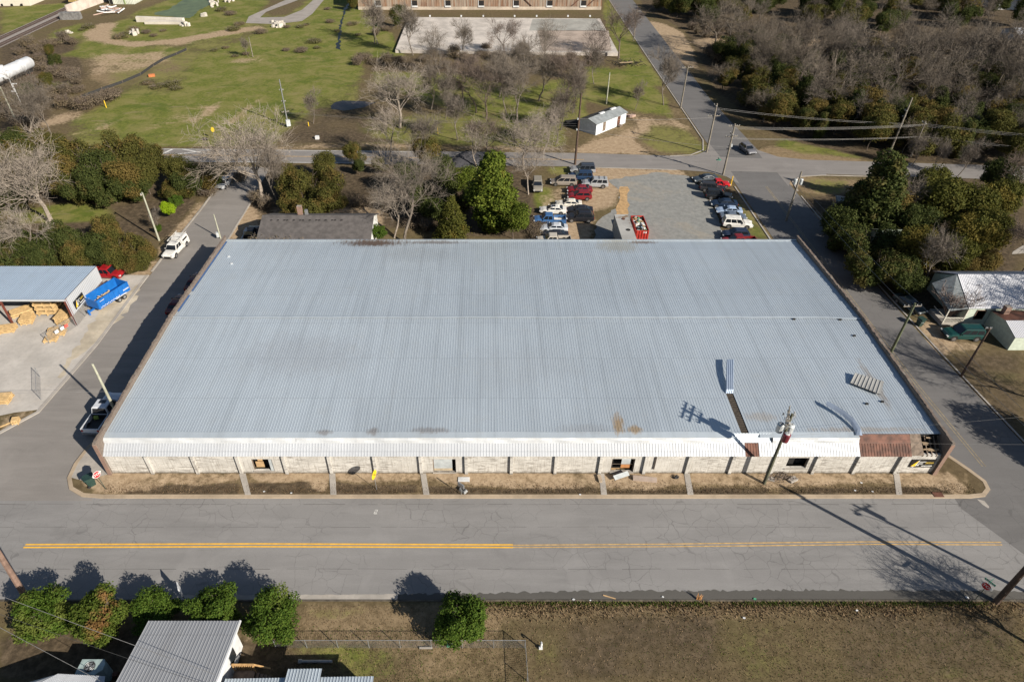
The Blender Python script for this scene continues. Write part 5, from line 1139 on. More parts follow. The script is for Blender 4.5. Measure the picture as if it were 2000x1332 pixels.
mb = MB(); mb.box((1.4, -.12, 4), (.5, .2, 8)); mb.obj('downpipe', P('green_pipe', (.25, .32, .14), .7), t)
slab_obj('grey_container', 140, 38, (6.6, 2.4, 2.2), .05, P('weathered_black', (.17, .165, .16), .9, 0, .35, 1), 'weathered grey box at the end of the retaining wall beside the railway', 'container', 0)
def chunk(px, py, d, rz, label, group=None, m=None, seed=0):
    r = random.Random(px * 7 + py + seed); mb = MB(); n = r.choice([5, 6, 7]); pts = [(d[0] / 2 * cos(a) * r.uniform(.75, 1.1), d[1] / 2 * sin(a) * r.uniform(.75, 1.1)) for a in [2 * pi * k / n for k in range(n)]]
    mb.prism(pts, 0, d[2]); mb.v = [(p[0], p[1], p[2] + r.uniform(-.12, .12) * (p[2] > 0)) for p in mb.v]
    o = mb.obj('concrete_chunk', m or concrete_rub); o.location = G(px, py); o.rotation_euler = (0, 0, rz); return tag(o, label, 'rubble', group)
concrete_rub = concrete('rubble_white', (.52, .48, .42), .18)
t = thing('ruined_wall', 'broken white concrete wall slabs lying beside the green pond', 'ruined wall', G(318, 44)); mb = MB(); mb.hexa([(-9, 0, 0), (7, -.3, 0), (7.5, .6, 0), (-9, 1.2, 0)], [(-9, 0, 1.6), (7, -.3, 1.2), (7.5, .6, 1.3), (-9, 1.2, 1.7)]); mb.obj('upper_slab', concrete_rub, t); mb = MB(); mb.hexa([(-5, -3, 0), (8, -3.2, 0), (8, -1.4, 0), (-5, -1, 0)], [(-5, -3, .8), (8, -3.2, .9), (8, -1.4, .8), (-5, -1, .9)]); mb.obj('lower_slab', concrete_rub, t)
r = random.Random(44)
for (cx_, cy_, sx_, sy_, n_, lb, gp) in ((362, 51, 9, 2.5, 9, 'white concrete rubble lump below the broken wall slabs', 'rubble below the ruined wall'), (398, 32, 7, 3, 8, 'large pale concrete chunk on the pond bank', 'rubble at the pond corner'), (418, 10, 12, 9, 12, 'pale rubble boulder along the pond edge', 'rubble along the pond edge'), (448, 4, 8, 3, 6, 'flat white slab fragment beyond the pond', 'slabs beyond the pond'), (538, 50, 22, 5, 16, 'pale stone chunk in the heap below the loop driveway', 'rubble heap below the loop driveway'), (262, 66, 14, 4, 6, 'small tan stone on the weedy mound inside the dirt loop', 'stones on the mound'), (135, 66, 8, 2, 4, 'pale slab fragment beside the brown brush near the track', 'slabs near the track')):
    for i in range(n_):
        s_ = r.uniform(.7, 2.2); chunk(cx_ + r.gauss(0, sx_ * .5), cy_ + r.gauss(0, sy_ * .5), (s_, s_ * r.uniform(.5, 1), r.uniform(.3, 1.3)), r.uniform(0, 3), lb, gp, None, i)
for i in range(22):
    mb = MB(); L = r.uniform(2, 6); mb.box((0, 0, 0), (L, .35, .3)); o = mb.obj('broken_beam', M_white if i % 3 else P('rubble_pink', (.42, .30, .25), .9)); p = G(212 + r.gauss(0, 12), 24 + r.gauss(0, 3.5)); o.location = (p[0], p[1], .3 + r.uniform(0, 1.2)); o.rotation_euler = (0, r.uniform(-.3, .3), r.uniform(-.4, 1.6)); tag(o, 'white broken beam in the tangled debris heap beside the retaining wall', 'beam', 'beams in the debris heap')
mb = MB(); r = random.Random(3)
mb = MB(); mb.box((0, 0, .3), (1.6, 1.0, .6), .4); o = mb.obj('orange_debris', P('clay_orange', (.50, .17, .06), .9)); o.location = G(297, 150); tag(o, 'orange clay heap beside the black silt fence on the field', 'clay heap')
# silt fence
t = thing('silt_fence', 'sagging black silt fence crossing the grass field', 'fence', G(160, 192)); o_ = t.location; mb = MB(); pts = [G(*p) for p in [(160,192),(200,177),(240,163),(275,148),(300,130),(320,118),(345,108),(365,99)]]
for a, b in zip(pts[:-1], pts[1:]): mb.quad((a[0], a[1], 0), (b[0], b[1], 0), (b[0], b[1] + .1, .7), (a[0], a[1] + .1, .7))
sub(mb, o_).obj('fabric', P('fabric_black', (.03, .03, .03), .9), t)
for i, p in enumerate(pts): mb = MB(); mb.box((p[0], p[1] + .05, .5), (.08, .08, 1.0)); sub(mb, o_).obj('stake', M_wood, t)
# yellow posts and markers
for px, py, h, lb in ((208, 211, 1.7, 'leaning yellow pipeline marker post on the left field'), (855, 264, 1.6, 'yellow marker post on the grass between bare trees'), (603, 247, .9, 'short yellow post at the small tree by the puddle'), (1427, 363, 1.9, 'tall yellow post beside the right street at the lot edge')):
    t = thing('marker_post', lb, 'marker post', G(px, py)); mb = MB(); mb.tube([(0, 0, 0), (0, 0, h)], .1, 8); mb.obj('post', P('post_yellow', (.75, .50, .03), .5), t); mb = MB(); mb.tube([(0, 0, h), (0, 0, h + .08)], .06, 8); mb.obj('cap', P('post_yellow', (.75, .50, .03), .5), t)
t = thing('round_road_sign', 'yellow road sign with long shadow on the grass above the back road crossing mark', 'road sign', G(420, 272)); mb = MB(); mb.tube([(0, 0, 0), (0, 0, 2.4)], .05, 6); mb.obj('post', M_galv, t); mb = MB(); q = [(.35 * cos(a), -.06, 2.1 + .55 * sin(a)) for a in [k * pi / 10 for k in range(20)]]; mb.poly(q); mb.poly([(p[0], .06, p[2]) for p in q[::-1]]); mb.obj('sign_plate', P('sign_yellow_bright', (.85, .58, .02), .4), t)
slab_obj('black_box', 401, 274, (.9, .6, .5), 0, M_dark, 'small black box on the roadside grass left of the yellow sign', 'box', 0)
slab_obj('white_box', 620, 272, (.8, .6, .7), 0, M_white, 'small white utility box at the back road edge', 'box', 0)
t = thing('gravel_heap', 'dark gravel heap at the back road behind the bright evergreen', 'gravel heap', G(914, 318)); mb = MB(); r = random.Random(2); N1 = 20
ring = [[(R_ * cos(a) * r.uniform(.9, 1.1), R_ * .7 * sin(a) * r.uniform(.9, 1.1), z) for a in [2 * pi * k / N1 for k in range(N1)]] for R_, z in ((4.2, 0), (2.8, 1.1), (1.4, 2.0), (.3, 2.5))]
for a, b in zip(ring[:-1], ring[1:]):
    for k in range(N1): mb.quad(a[k], a[(k + 1) % N1], b[(k + 1) % N1], b[k])
mb.obj('heap', P('gravel_dark', (.06, .06, .068), .95), t)
t = thing('brush_pile', 'dark brush pile with a broken board at the ditch near the right street', 'brush pile', G(1228, 128)); mb = MB()
for i in range(60): x, y = r.gauss(0, 2.2), r.gauss(0, 1.3); a = r.uniform(0, 3); mb.tube([(x, y, r.uniform(.1, .9)), (x + 1.3 * cos(a), y + 1.3 * sin(a), r.uniform(.1, 1.2))], .07, 4)
mb.obj('branches', P('bark_black', (.03, .025, .02), .9), t); mb = MB(); mb.box((-1, -.8, 1.0), (4, .5, .12), .2); mb.obj('board', P('board_broken', (.34, .25, .16), .9, 0, .3, 3), t)
# light gantries by the tank car
for px, py in ((42, 205), (28, 178)):
    t = thing('yard_light', 'white yard light mast with side lamps %s the tank car' % ('in front of' if px > 35 else 'close beside'), 'light mast', G(px, py)); mb = MB(); mb.tube([(0, 0, 0), (0, 0, 5)], .08, 6); mb.obj('mast', M_white, t)
    for k, z in enumerate((3.2, 5.0)): mb = MB(); mb.box((.5 * (1 if k else -1), 0, z), (1.0, .35, .18)); mb.obj('lamp_head', M_white, t)
# ================================================================ vehicles
M_cglass = P('car_glass', (.012, .015, .02), .06, 0, .1, 1, .8); M_tyre = P('rubber', (.02, .02, .022), .8); M_rim = P('rim_alloy', (.30, .30, .31), .35, .7, .1); M_trim = P('trim_black', (.015, .015, .016), .5)
M_head = P('lamp_clear', (.62, .64, .66), .1, .2, .05); M_tail = P('lamp_red', (.35, .01, .01), .2)
def paint(name, col, metal=.1, rough=.35):
    key = 'paint_' + name
    if key in _pc: return _pc[key]
    n = N(key); n.b.inputs['Coat Weight'].default_value = .35; n.b.inputs['Coat Roughness'].default_value = .08
    _pc[key] = n.out(n.mix(n.ramp(n.noise(1.5, 3), .3, .7), tuple(x * .93 for x in col), tuple(x * 1.05 for x in col)), rough, metal); return _pc[key]
# lower body stations (x, bottom, top, half width) and glasshouse (rear base, rear roof, front roof, front base, belt z, roof z, half widths)
KIND = {
 'sedan': dict(b=[(-2.36, .42, .80, .74), (-2.28, .30, .98, .84), (-1.75, .22, 1.02, .90), (-.6, .2, .97, .91), (.9, .2, .95, .91), (1.7, .22, .86, .89), (2.2, .28, .72, .82), (2.36, .36, .58, .70)], c=(-1.82, -.92, .12, 1.12, .96, 1.40), hw=(.79, .56), wb=(-1.4, 1.42), r=.33),
 'crossover': dict(b=[(-2.2, .45, .95, .78), (-2.12, .32, 1.10, .87), (-1.6, .25, 1.08, .92), (-.5, .24, 1.04, .92), (.9, .24, 1.03, .92), (1.7, .26, .97, .90), (2.1, .32, .80, .84), (2.25, .40, .62, .72)], c=(-2.08, -1.65, .2, 1.08, 1.04, 1.62), hw=(.82, .66), wb=(-1.35, 1.38), r=.37),
 'suv': dict(b=[(-2.5, .48, .98, .88), (-2.44, .36, 1.10, .94), (-1.8, .28, 1.12, .97), (0, .27, 1.1, .97), (1.1, .27, 1.12, .97), (1.9, .29, 1.08, .95), (2.35, .36, .92, .90), (2.48, .44, .70, .80)], c=(-2.42, -2.2, .35, 1.05, 1.1, 1.84), hw=(.88, .75), wb=(-1.5, 1.5), r=.40),
 'minivan': dict(b=[(-2.5, .42, .95, .88), (-2.44, .30, 1.05, .94), (-1.7, .22, 1.06, .97), (0, .2, 1.02, .97), (1.2, .2, 1.0, .97), (1.95, .24, .84, .93), (2.4, .3, .70, .84), (2.52, .38, .55, .72)], c=(-2.42, -2.15, .55, 1.62, 1.03, 1.72), hw=(.88, .72), wb=(-1.5, 1.55), r=.34),
 'pickup': dict(b=[(.4, .32, 1.08, .95), (1.3, .32, 1.12, .96), (2.2, .34, 1.10, .95), (2.7, .40, 1.0, .92), (2.85, .48, .78, .84)], c=(-.62, -.42, .85, 1.45, 1.1, 1.84), hw=(.88, .73), wb=(-1.75, 1.9), r=.41, bed=(-2.8, -.7)),
}
def loft(mb, rows, closed=True, cap=True):
    n = len(rows[0]); o = len(mb.v); k = len(rows)
    fs = [(i * n + j, i * n + (j + 1) % n, (i + 1) * n + (j + 1) % n, (i + 1) * n + j) for i in range(k - 1) for j in range(n)]
    if cap: fs += [tuple(range(n))[::-1], tuple(range((k - 1) * n, k * n))]
    mb.add([p for r_ in rows for p in r_], fs)
def vehicle(kind, loc, heading, colname, col, label, cat, name, sc_=1.0, extras=(), roofcol=None, group=None, z=0.02):
    K = KIND[kind]; t = thing(name, label, cat, (loc[0], loc[1], z), radians(heading), group); t.scale = (sc_,) * 3; mp = paint(colname, col)
    def rowof(x, zb, zt, hw): return [(x, -hw * .88, zb), (x, -hw, zb + .14), (x, -hw, zt - .22), (x, -hw * .95, zt - .06), (x, -hw * .78, zt), (x, hw * .78, zt), (x, hw * .95, zt - .06), (x, hw, zt - .22), (x, hw, zb + .14), (x, hw * .88, zb)]
    mb = MB(); rows = [rowof(*s) for s in K['b']]
    if kind == 'pickup': rows = [rowof(-.68, .32, 1.08, .95)] + rows
    loft(mb, rows); body = mb.obj('body', mp, t)
    xb, xf = K['b'][0][0], K['b'][-1][0]
    # wheels and arches
    hwm = max(s[3] for s in K['b'])
    for x in K['wb']:
        for s in (-1, 1):
            mb = MB(); mb.tube([(x, s * (hwm - .24), K['r']), (x, s * (hwm - .01), K['r'])], K['r'], 16); wh_ = mb.obj('wheel', M_tyre, t)
            mb = MB(); mb.tube([(x, s * (hwm - .02), K['r']), (x, s * (hwm + .012), K['r'])], K['r'] * .62, 12); mb.obj('rim', M_rim, wh_)
            mb = MB(); R = K['r'] * 1.2; q = [(x + R * cos(a), s * (hwm + .004), K['r'] + R * sin(a) + .02) for a in [pi * k / 10 for k in range(11)]]; mb.poly(q if s < 0 else q[::-1]); mb.obj('wheel_arch', M_trim, t)
    if kind == 'pickup':
        x0, x1 = K['bed']; hw = .95; mb = MB()
        for s in (-1, 1): mb.box(((x0 + x1) / 2, s * (hw - .05), .76), (x1 - x0, .1, .76))
        mb.box((x0 + .04, 0, .76), (.08, hw * 2 - .2, .74)); mb.obj('bed_side', mp, t)
        mb = MB(); mb.box(((x0 + x1) / 2, 0, .62), (x1 - x0 - .1, hw * 2 - .22, .08)); mb.box((x1 - .02, 0, .85), (.04, hw * 2 - .2, .5)); mb.obj('bed_floor', extras[1] if len(extras) > 1 and extras[0] == 'bedliner' else M_trim, t)
    rb, rr, fr_, fb, zb, zt = K['c']; h0, h1 = K['hw']; mr = roofcol or mp
    def crow(z, xr, xf_, hw): return [(xr, -hw, z), (xr, hw, z), (xf_, hw, z), (xf_, -hw, z)]
    mb = MB(); zc = zt - .07
    rr2, ff2 = rr + (rb - rr) * .06, fr_ + (fb - fr_) * .06
    loft(mb, [crow(zb - .06, rb, fb, h0), crow(zc, rr2, ff2, h1 + .02)], cap=False)
    loft(mb, [crow(zc, rr2, ff2, h1 + .02), crow(zt - .015, rr + .08, fr_ - .08, h1 - .06)], cap=False); mb.poly(crow(zt - .015, rr + .08, fr_ - .08, h1 - .06)[::-1]); cab = mb.obj('cabin', mr, t)
    def lp(z, hwo=0.012):
        f = (z - zb) / (zt - zb); return rb + (rr - rb) * f, fb + (fr_ - fb) * f, h0 + (h1 - h0) * f + hwo
    za_, zb_ = zb + .03, zt - .13
    (r0, f0, w0), (r1, f1, w1) = lp(za_), lp(zb_)
    mb = MB(); mb.quad((f0 + .015, -w0 + .07, za_), (f0 + .015, w0 - .07, za_), (f1 + .015, w1 - .08, zb_), (f1 + .015, -w1 + .08, zb_)); mb.obj('windscreen', M_cglass, t)
    mb = MB(); mb.quad((r0 - .015, w0 - .09, za_), (r0 - .015, -w0 + .09, za_), (r1 - .015, -w1 + .1, zb_), (r1 - .015, w1 - .1, zb_)); mb.obj('rear_window', M_cglass, t)
    ns = 3 if kind in ('suv', 'minivan') else 2
    for s in (-1, 1):
        for i in range(ns):
            a, b = (i + .05) / ns, (i + .93) / ns; L0, L1 = f0 - .16 - (r0 + .16), f1 - .12 - (r1 + .12)
            mb = MB(); q = [(r0 + .16 + L0 * a, s * w0, za_), (r0 + .16 + L0 * b, s * w0, za_), (r1 + .12 + L1 * b, s * w1, zb_), (r1 + .12 + L1 * a, s * w1, zb_)]; mb.poly(q if s < 0 else q[::-1]); mb.obj('side_window', M_cglass, t)
        mb = MB(); mb.box((f0 - .3, s * (h0 + .16), zb + .08), (.12, .2, .15)); mb.obj('mirror', mp, t)
        e = K['b'][-1]; e2 = K['b'][-2]; mb = MB(); xx = (e[0] + e2[0]) / 2; mb.box((xx + .0, s * (e2[3] - .16), (e[2] + e2[2]) / 2 - .03), (.22, .3, .15)); mb.obj('headlight', M_head, t)
        b0 = K['b'][0] if kind != 'pickup' else (-2.8, 0, 1.0, .92); mb = MB(); mb.box((b0[0] + .04, s * (b0[3] - .09), b0[2] - .12), (.14, .2, .24)); mb.obj('tail_light', M_tail, t)
    e = K['b'][-1]; mb = MB(); mb.box((e[0] + .0, 0, e[1] + .12), (.1, e[3] * 1.3, .2)); mb.obj('grille', M_trim, t)
    if kind != 'pickup': mb = MB(); mb.box((xb - .01, 0, .55), (.08, 1.2, .16)); mb.obj('bumper', M_trim, t)
    else: mb = MB(); mb.box((-2.86, 0, .52), (.12, 1.8, .18)); mb.obj('bumper', M_rim, t)
    if 'rack' in extras or kind in ('suv',) and 'norack' not in extras:
        for s in (-1, 1): mb = MB(); mb.box(((rr + fr_) / 2, s * (h1 - .1), zt + .03), (fr_ - rr - .3, .05, .05)); mb.obj('roof_rail', M_trim, t)
    if 'bars' in extras:
        for x in (rr + .5, (rr + fr_) / 2 + .2): mb = MB(); mb.box((x, 0, zt + .06), (.06, h1 * 1.9, .04)); mb.obj('roof_bar', M_trim, t)
    if 'sunroof' in extras: mb = MB(); mb.box(((rr + fr_) / 2 + .25, 0, zt - .003), (.5, .7, .02)); mb.obj('sunroof', M_cglass, t)
    if 'topper' in extras:
        x0, x1 = K['bed']; mb = MB(); mb.hexa([(x0, -.93, 1.14), (x1, -.93, 1.14), (x1, .93, 1.14), (x0, .93, 1.14)], [(x0 + .12, -.82, 1.95), (x1, -.82, 1.95), (x1, .82, 1.95), (x0 + .12, .82, 1.95)]); tp = mb.obj('topper', mp, t)
        for x in (x0 + .5, -1.2, .2):
            mb = MB(); mb.box((x, 0, 2.12), (.07, 1.8, .06)); mb.box((x, -.85, 2.03), (.07, .07, .16)); mb.box((x, .85, 2.03), (.07, .07, .16)); mb.obj('rack_bar', mp, t)
        for s in (-1, 1): mb = MB(); mb.box((-1.2, s * .8, 2.16), (3.3, .06, .05)); mb.obj('rack_rail', mp, t)
        for s in (-1, 1): mb = MB(); mb.box((-1.7, s * .905, 1.5), (1.4, .03, .3)); mb.obj('topper_window', M_cglass, tp)
    return t
def car(px, py, kind, head, cn, col, label, cat, name=None, zc=.7, **k):
    """px, py: centre of the vehicle in the photo, taken at mid height"""
    return vehicle(kind, G(px, py, zc), head, cn, col, label, cat, name or kind + '_car', **k)
WH = (.66, .66, .64); SILV = (.36, .37, .38)
LOT = 'vehicles parked in the lot behind the warehouse'
car(1050, 362, 'suv', 268, 'gold', (.27, .25, .21), 'tan grey sport utility parked nose on at the grass edge under the bare tree', 'car', 'suv_car', group=LOT, sc_=.95, extras=('norack',))
car(1101, 354, 'minivan', 176, 'tan', (.30, .26, .22), 'tan grey minivan parked beside the lone tan car near the back road', 'minivan', 'minivan', group=LOT)
car(1138, 331, 'suv', 179, 'silverdark', (.30, .31, .32), 'silver sport utility with dark roof nearest the dark pole at the back road', 'car', 'suv_car', group=LOT, roofcol=paint('navyroof', (.05, .06, .08)))
car(1134, 344, 'suv', 178, 'navy', (.02, .045, .10), 'dark blue sport utility parked between the silver one and the tan minivan', 'car', 'suv_car', group=LOT, sc_=.94)
car(1162, 358, 'suv', 176, 'silver', SILV, 'silver sport utility with roof bars sticking out of the row', 'car', 'suv_car', group=LOT, extras=('bars', 'norack'))
car(1132, 369, 'sedan', 179, 'darkred', (.20, .012, .018), 'dark red saloon squeezed between silver sport utility and red crossover', 'car', 'sedan_car', group=LOT)
car(1132, 382, 'crossover', 178, 'red', (.21, .014, .02), 'red crossover with bright window trim above the cream saloon', 'car', 'crossover_car', group=LOT)
car(1111, 397, 'sedan', 176, 'cream', (.58, .55, .46), 'cream white saloon parked just below the red crossover', 'car', 'sedan_car', group=LOT)
car(1080, 409, 'sedan', 176, 'white', WH, 'white saloon with open sunroof beside the grass', 'car', 'sedan_car', group=LOT, extras=('sunroof',))
car(1132, 409, 'sedan', 175, 'black', (.018, .018, .022), 'black saloon half hidden by the black sport utility', 'car', 'sedan_car', group=LOT)
car(1133, 424, 'crossover', 177, 'black', (.018, .018, .022), 'black sport utility with roof rails beside the blue pickup', 'car', 'crossover_car', group=LOT, extras=('rack',), sc_=1.08)
car(1074, 429, 'pickup', 178, 'bluepale', (.05, .135, .31), 'old bright blue pickup truck with white bed rails', 'pickup truck', 'pickup_truck', group=LOT, extras=('bedliner', P('bed_white', (.62, .6, .56), .7)), sc_=.98)
car(1082, 444, 'sedan', 178, 'palewhite', (.55, .58, .62), 'pale silver white saloon parked right below the blue pickup', 'car', 'sedan_car', group=LOT)
car(1083, 458, 'sedan', 178, 'charcoal', (.025, .025, .03), 'black saloon with bright window trim below the pale saloon', 'car', 'sedan_car', group=LOT)
car(1082, 470, 'pickup', 180, 'tanwhite', (.50, .46, .40), 'pale old pickup cut off by the warehouse roof edge', 'pickup truck', 'pickup_truck', group=LOT)
car(1377, 348, 'sedan', 190, 'slate', (.05, .065, .08), 'dark slate saloon first in the row at the crossing', 'car', 'sedan_car', group=LOT)
car(1400, 359, 'pickup', 2, 'brightred', (.52, .012, .015), 'bright red pickup tucked behind the black sport utility', 'pickup truck', 'pickup_truck', group=LOT, sc_=.85)
car(1391, 366, 'suv', 348, 'greyblack', (.035, .035, .04), 'dark grey sport utility beside the bright red pickup', 'car', 'suv_car', group=LOT, sc_=.9)
car(1404, 381, 'suv', 350, 'black2', (.015, .017, .02), 'black sport utility with long bonnet third from the crossing', 'car', 'suv_car', group=LOT, sc_=.95)
car(1414, 396, 'sedan', 175, 'navydark', (.012, .025, .055), 'navy saloon in the tree shadow above the pale blue one', 'car', 'sedan_car', group=LOT)
car(1424, 410, 'sedan', 174, 'paleblue', (.36, .46, .62), 'pale blue white saloon in the shade of the street trees', 'car', 'sedan_car', group=LOT, sc_=.96)
car(1432, 421, 'sedan', 355, 'shadegrey', (.12, .15, .20), 'grey blue saloon mostly hidden behind the white sport utility', 'car', 'sedan_car', group=LOT, sc_=.96)
car(1440, 436, 'suv', 352, 'white', WH, 'white sport utility parked askew in the sun', 'car', 'suv_car', group=LOT, extras=('norack',))
car(1437, 457, 'crossover', 176, 'navy2', (.02, .03, .06), 'dark blue hatchback with roof strip below the white sport utility', 'car', 'crossover_car', group=LOT)
car(1444, 472, 'pickup', 182, 'maroon', (.20, .015, .018), 'dark red pickup cut off by the roof edge near the side street', 'pickup truck', 'pickup_truck', group=LOT)
car(1460, 291, 'crossover', 282, 'greysilver', (.16, .16, .175), 'grey sport utility driving on the side street near the crossing', 'car', 'crossover_car')
car(342, 480, 'pickup', 264, 'white', WH, 'white utility truck with topper and ladder rack on the far side street', 'utility truck', 'utility_truck', extras=('topper',), zc=1.1, sc_=1.0)
car(202, 802, 'pickup', 88, 'whiteblue', (.60, .62, .66), 'white crew cab pickup parked in the warehouse shadow', 'pickup truck', 'pickup_truck', zc=1.1, sc_=1.12, extras=('sunroof',))
mb = MB(); mb.box((0, 0, 0), (.5, .4, .3), .4); o = mb.obj('green_bag', P('bag_lime', (.25, .33, .06), .8)); p = G(188, 815, .95); o.location = p; tag(o, 'small lime green bag lying in the bed of the white crew cab pickup', 'bag')
car(205, 530, 'pickup', -6, 'brightred2', (.34, .014, .02), 'red pickup truck parked behind the lumber shed corner', 'pickup truck', 'pickup_truck', zc=1.0, sc_=1.0)
car(438, 356, 'sedan', 262, 'silver', SILV, 'silver saloon under the pale bare tree on the far side street', 'car', 'sedan_car')
car(1778, 592, 'sedan', 290, 'teal', (.05, .07, .075), 'dark teal saloon parked in deep shade by the side street', 'car', 'sedan_car')
car(1880, 651, 'suv', 178, 'green', (.006, .052, .048), 'dark green sport utility parked on the dirt yard of the white roofed house', 'car', 'suv_car')
car(346, 592, 'sedan', 88, 'darkmaroon', (.12, .01, .012), 'dark red car parked in the shade against the warehouse side wall', 'car', 'sedan_car', zc=.8)
car(381, 548, 'sedan', 88, 'maroon2', (.10, .012, .015), 'maroon car roof just showing above the far part of the side wall', 'car', 'sedan_car', zc=.8)
car(488, 458, 'pickup', 90, 'shadeblue', (.03, .045, .075), 'dark blue pickup in the shade at the end of the dark roofed house', 'pickup truck', 'pickup_truck', zc=.9)
car(1638, 404, 'suv', 250, 'shadeblack', (.03, .035, .04), 'dark parked car in the tree shade by the right street bend', 'car', 'suv_car')
# ================================================================ utility poles and wires
M_pole = P('pole_wood_grey', (.21, .185, .15), .9, 0, .25, 2); M_pole2 = P('pole_wood_brown', (.085, .055, .04), .9, 0, .25, 2); M_poleg = P('pole_green', (.10, .115, .065), .9, 0, .25, 1.5); M_pale = P('pole_pale', (.36, .36, .28), .9, 0, .2, 1.5)
M_ins = P('insulator', (.40, .40, .40), .3); M_cross = P('crossarm_pale', (.55, .47, .38), .9)
M_tgrey = P('transformer_grey', (.50, .53, .54), .4, .1); M_tred = P('transformer_red', (.14, .018, .028), .4, .1)
def pole(px, py, h, r, m, label, arms=(), trans=(), lean=(0, 0), boxes=(), world=None, lamp=None, z=0):
    p = world or G(px, py, z); t = thing('utility_pole', label, 'utility pole', p)
    top = Vector((lean[0], lean[1], h)); mb = MB(); mb.tube([(0, 0, 0), top * .5, top], [r * 1.25, r * 1.05, r * .8], 9); mb.obj('pole', m, t)
    for (za, ang, L) in arms:
        c = top * (za / h); d = Vector((cos(radians(ang)), sin(radians(ang)), 0)); k = Vector((-d.y, d.x, 0)) * (r + .06)
        mb = MB(); mb.box((c.x + k.x, c.y + k.y, c.z), (L, .1, .12), radians(ang)); a = mb.obj('crossarm', M_cross if m is M_pale else M_pole, t)
        for f in (-.47, -.25, .25, .47):
            q = c + k + d * L * f; mb = MB(); mb.tube([q + Vector((0, 0, .06)), q + Vector((0, 0, .14)), q + Vector((0, 0, .26))], [.03, .07, .04], 7); mb.obj('insulator', M_ins, a)
    TR = 1.25 if z else 1.0
    for (za, ang, m_) in trans:
        c = top * (za / h); d = Vector((cos(radians(ang)), sin(radians(ang)), 0)) * (r + .32 * TR)
        mb = MB(); mb.tube([c + d + Vector((0, 0, -.45 * TR)), c + d + Vector((0, 0, .4)), c + d + Vector((0, 0, .48))], [.27 * TR, .29 * TR, .2 * TR], 14); tr_ = mb.obj('transformer', m_, t)
        for q in (-.1, .1): mb = MB(); mb.tube([c + d + Vector((q, 0, .45)), c + d + Vector((q, 0, .66))], .05, 6); mb.obj('bushing', M_ins, tr_)
        mb = MB(); mb.tube([c + d + Vector((0, 0, .47)), c + d + Vector((0, 0, .53))], [.26, .22], 14); mb.obj('transformer_lid', M_tgrey, tr_)
        mb = MB(); mb.box((c.x + d.x / 2, c.y + d.y / 2, c.z), (.25, .1, .5), radians(ang)); mb.obj('bracket', M_galv, t)
    for (za, ang, sz) in boxes:
        c = top * (za / h); d = Vector((cos(radians(ang)), sin(radians(ang)), 0)) * (r + sz[1] / 2); mb = MB(); mb.box((c.x + d.x, c.y + d.y, c.z), sz, radians(ang + 90)); mb.obj('equipment_box', M_tgrey, t)
    if lamp:
        za, ang, L = lamp; c = top * (za / h); d = Vector((cos(radians(ang)), sin(radians(ang)), 0))
        mb = MB(); mb.tube([c, c + d * L * .4 + Vector((0, 0, .7)), c + d * L * .8 + Vector((0, 0, .9)), c + d * L + Vector((0, 0, .85))], .035, 6); mb.obj('lamp_arm', M_galv, t)
        q = c + d * (L + .25) + Vector((0, 0, .8)); mb = MB(); mb.hexa([q + Vector((-.15, -.15, -.1)), q + Vector((.4, -.15, -.1)), q + Vector((.4, .15, -.1)), q + Vector((-.15, .15, -.1))], [q + Vector((-.1, -.1, .08)), q + Vector((.3, -.1, .04)), q + Vector((.3, .1, .04)), q + Vector((-.1, .1, .08))]); mb.obj('lamp_head', M_galv, t)
    return t
P1 = G(1492, 944, VZ)
t1 = pole(1492, 944, 10.3, .15, P('pole_olive', (.085, .085, .055), .9, 0, .25, 1.5), 'tall green brown utility pole with three transformers before the warehouse front', arms=((10.0, 68, 2.6), (9.5, 68, 2.6), (8.9, 68, 1.6)), trans=((8.2, 150, M_tgrey), (7.7, 265, M_tred), (8.1, 25, M_tgrey)), boxes=(), z=VZ)
for k in range(6):
    mb = MB(); a = random.Random(k); x, y = a.uniform(-1.1, 1.1) * cos(radians(50)), a.uniform(-1.1, 1.1) * sin(radians(50)); mb.tube([(x, y, 9.9), (x + .2, y - .1, 9.5), (x * .6, y * .6, 9.1)], .03, 5); mb.tube([(x, y, 9.6), (x, y - .05, 9.9)], .06, 6); mb.obj('cutout_fuse', M_ins, t1)
p2 = (-42.25, 53.2, .14); t2 = pole(0, 0, 9.2, .14, M_pale, 'pale green leaning pole standing between white pickup and warehouse wall', world=p2)
pole(311, 470, 8.6, .14, M_pale, 'pale grey pole on the verge beside the white utility truck', trans=(), arms=((8.3, 90, .6),))
pole(431, 466, 4.5, .10, M_pale, 'short pale pole at the far left corner behind the warehouse', boxes=((.8, 200, (.5, .4, .8)),))
pole(563, 247, 10.4, .14, P('pole_metal', (.24, .25, .25), .5, .3), 'light grey metal pole with electrical cabinet on the grass field', arms=((8.0, 10, .9), (5.5, 10, .9), (3.2, 20, 1.6)), boxes=((.9, -60, (.9, .6, 1.4)),))
pole(1123, 322, 14.2, .2, M_pole2, 'very tall dark brown pole at the back road beside the lot', boxes=((9.4, 200, (.3, .2, .3)), (7.3, 200, (.3, .2, .3))))
pole(1184, 204, 7.5, .15, M_pale, 'short pale pole on the grass above the white shed')
pole(1329, 212, 9.8, .15, M_pole, 'grey pole with crossarm at the left kerb of the far side street', arms=((9.4, 5, 2.6),))
pole(1380, 298, 10.2, .17, M_pole, 'grey pole with crossarm at the grass corner tip by the crossing', arms=((9.7, 95, 1.6), (7.6, 5, 2.6)))
pole(1412, 342, 10.2, .17, M_pole, 'busy pole with several crossarms right at the lot corner of the crossing', arms=((9.7, 5, 2.2), (8.2, 95, 1.6), (7.7, 5, 2.4), (5.2, 5, .8)), boxes=((6.0, 0, (.3, .3, .5)),))
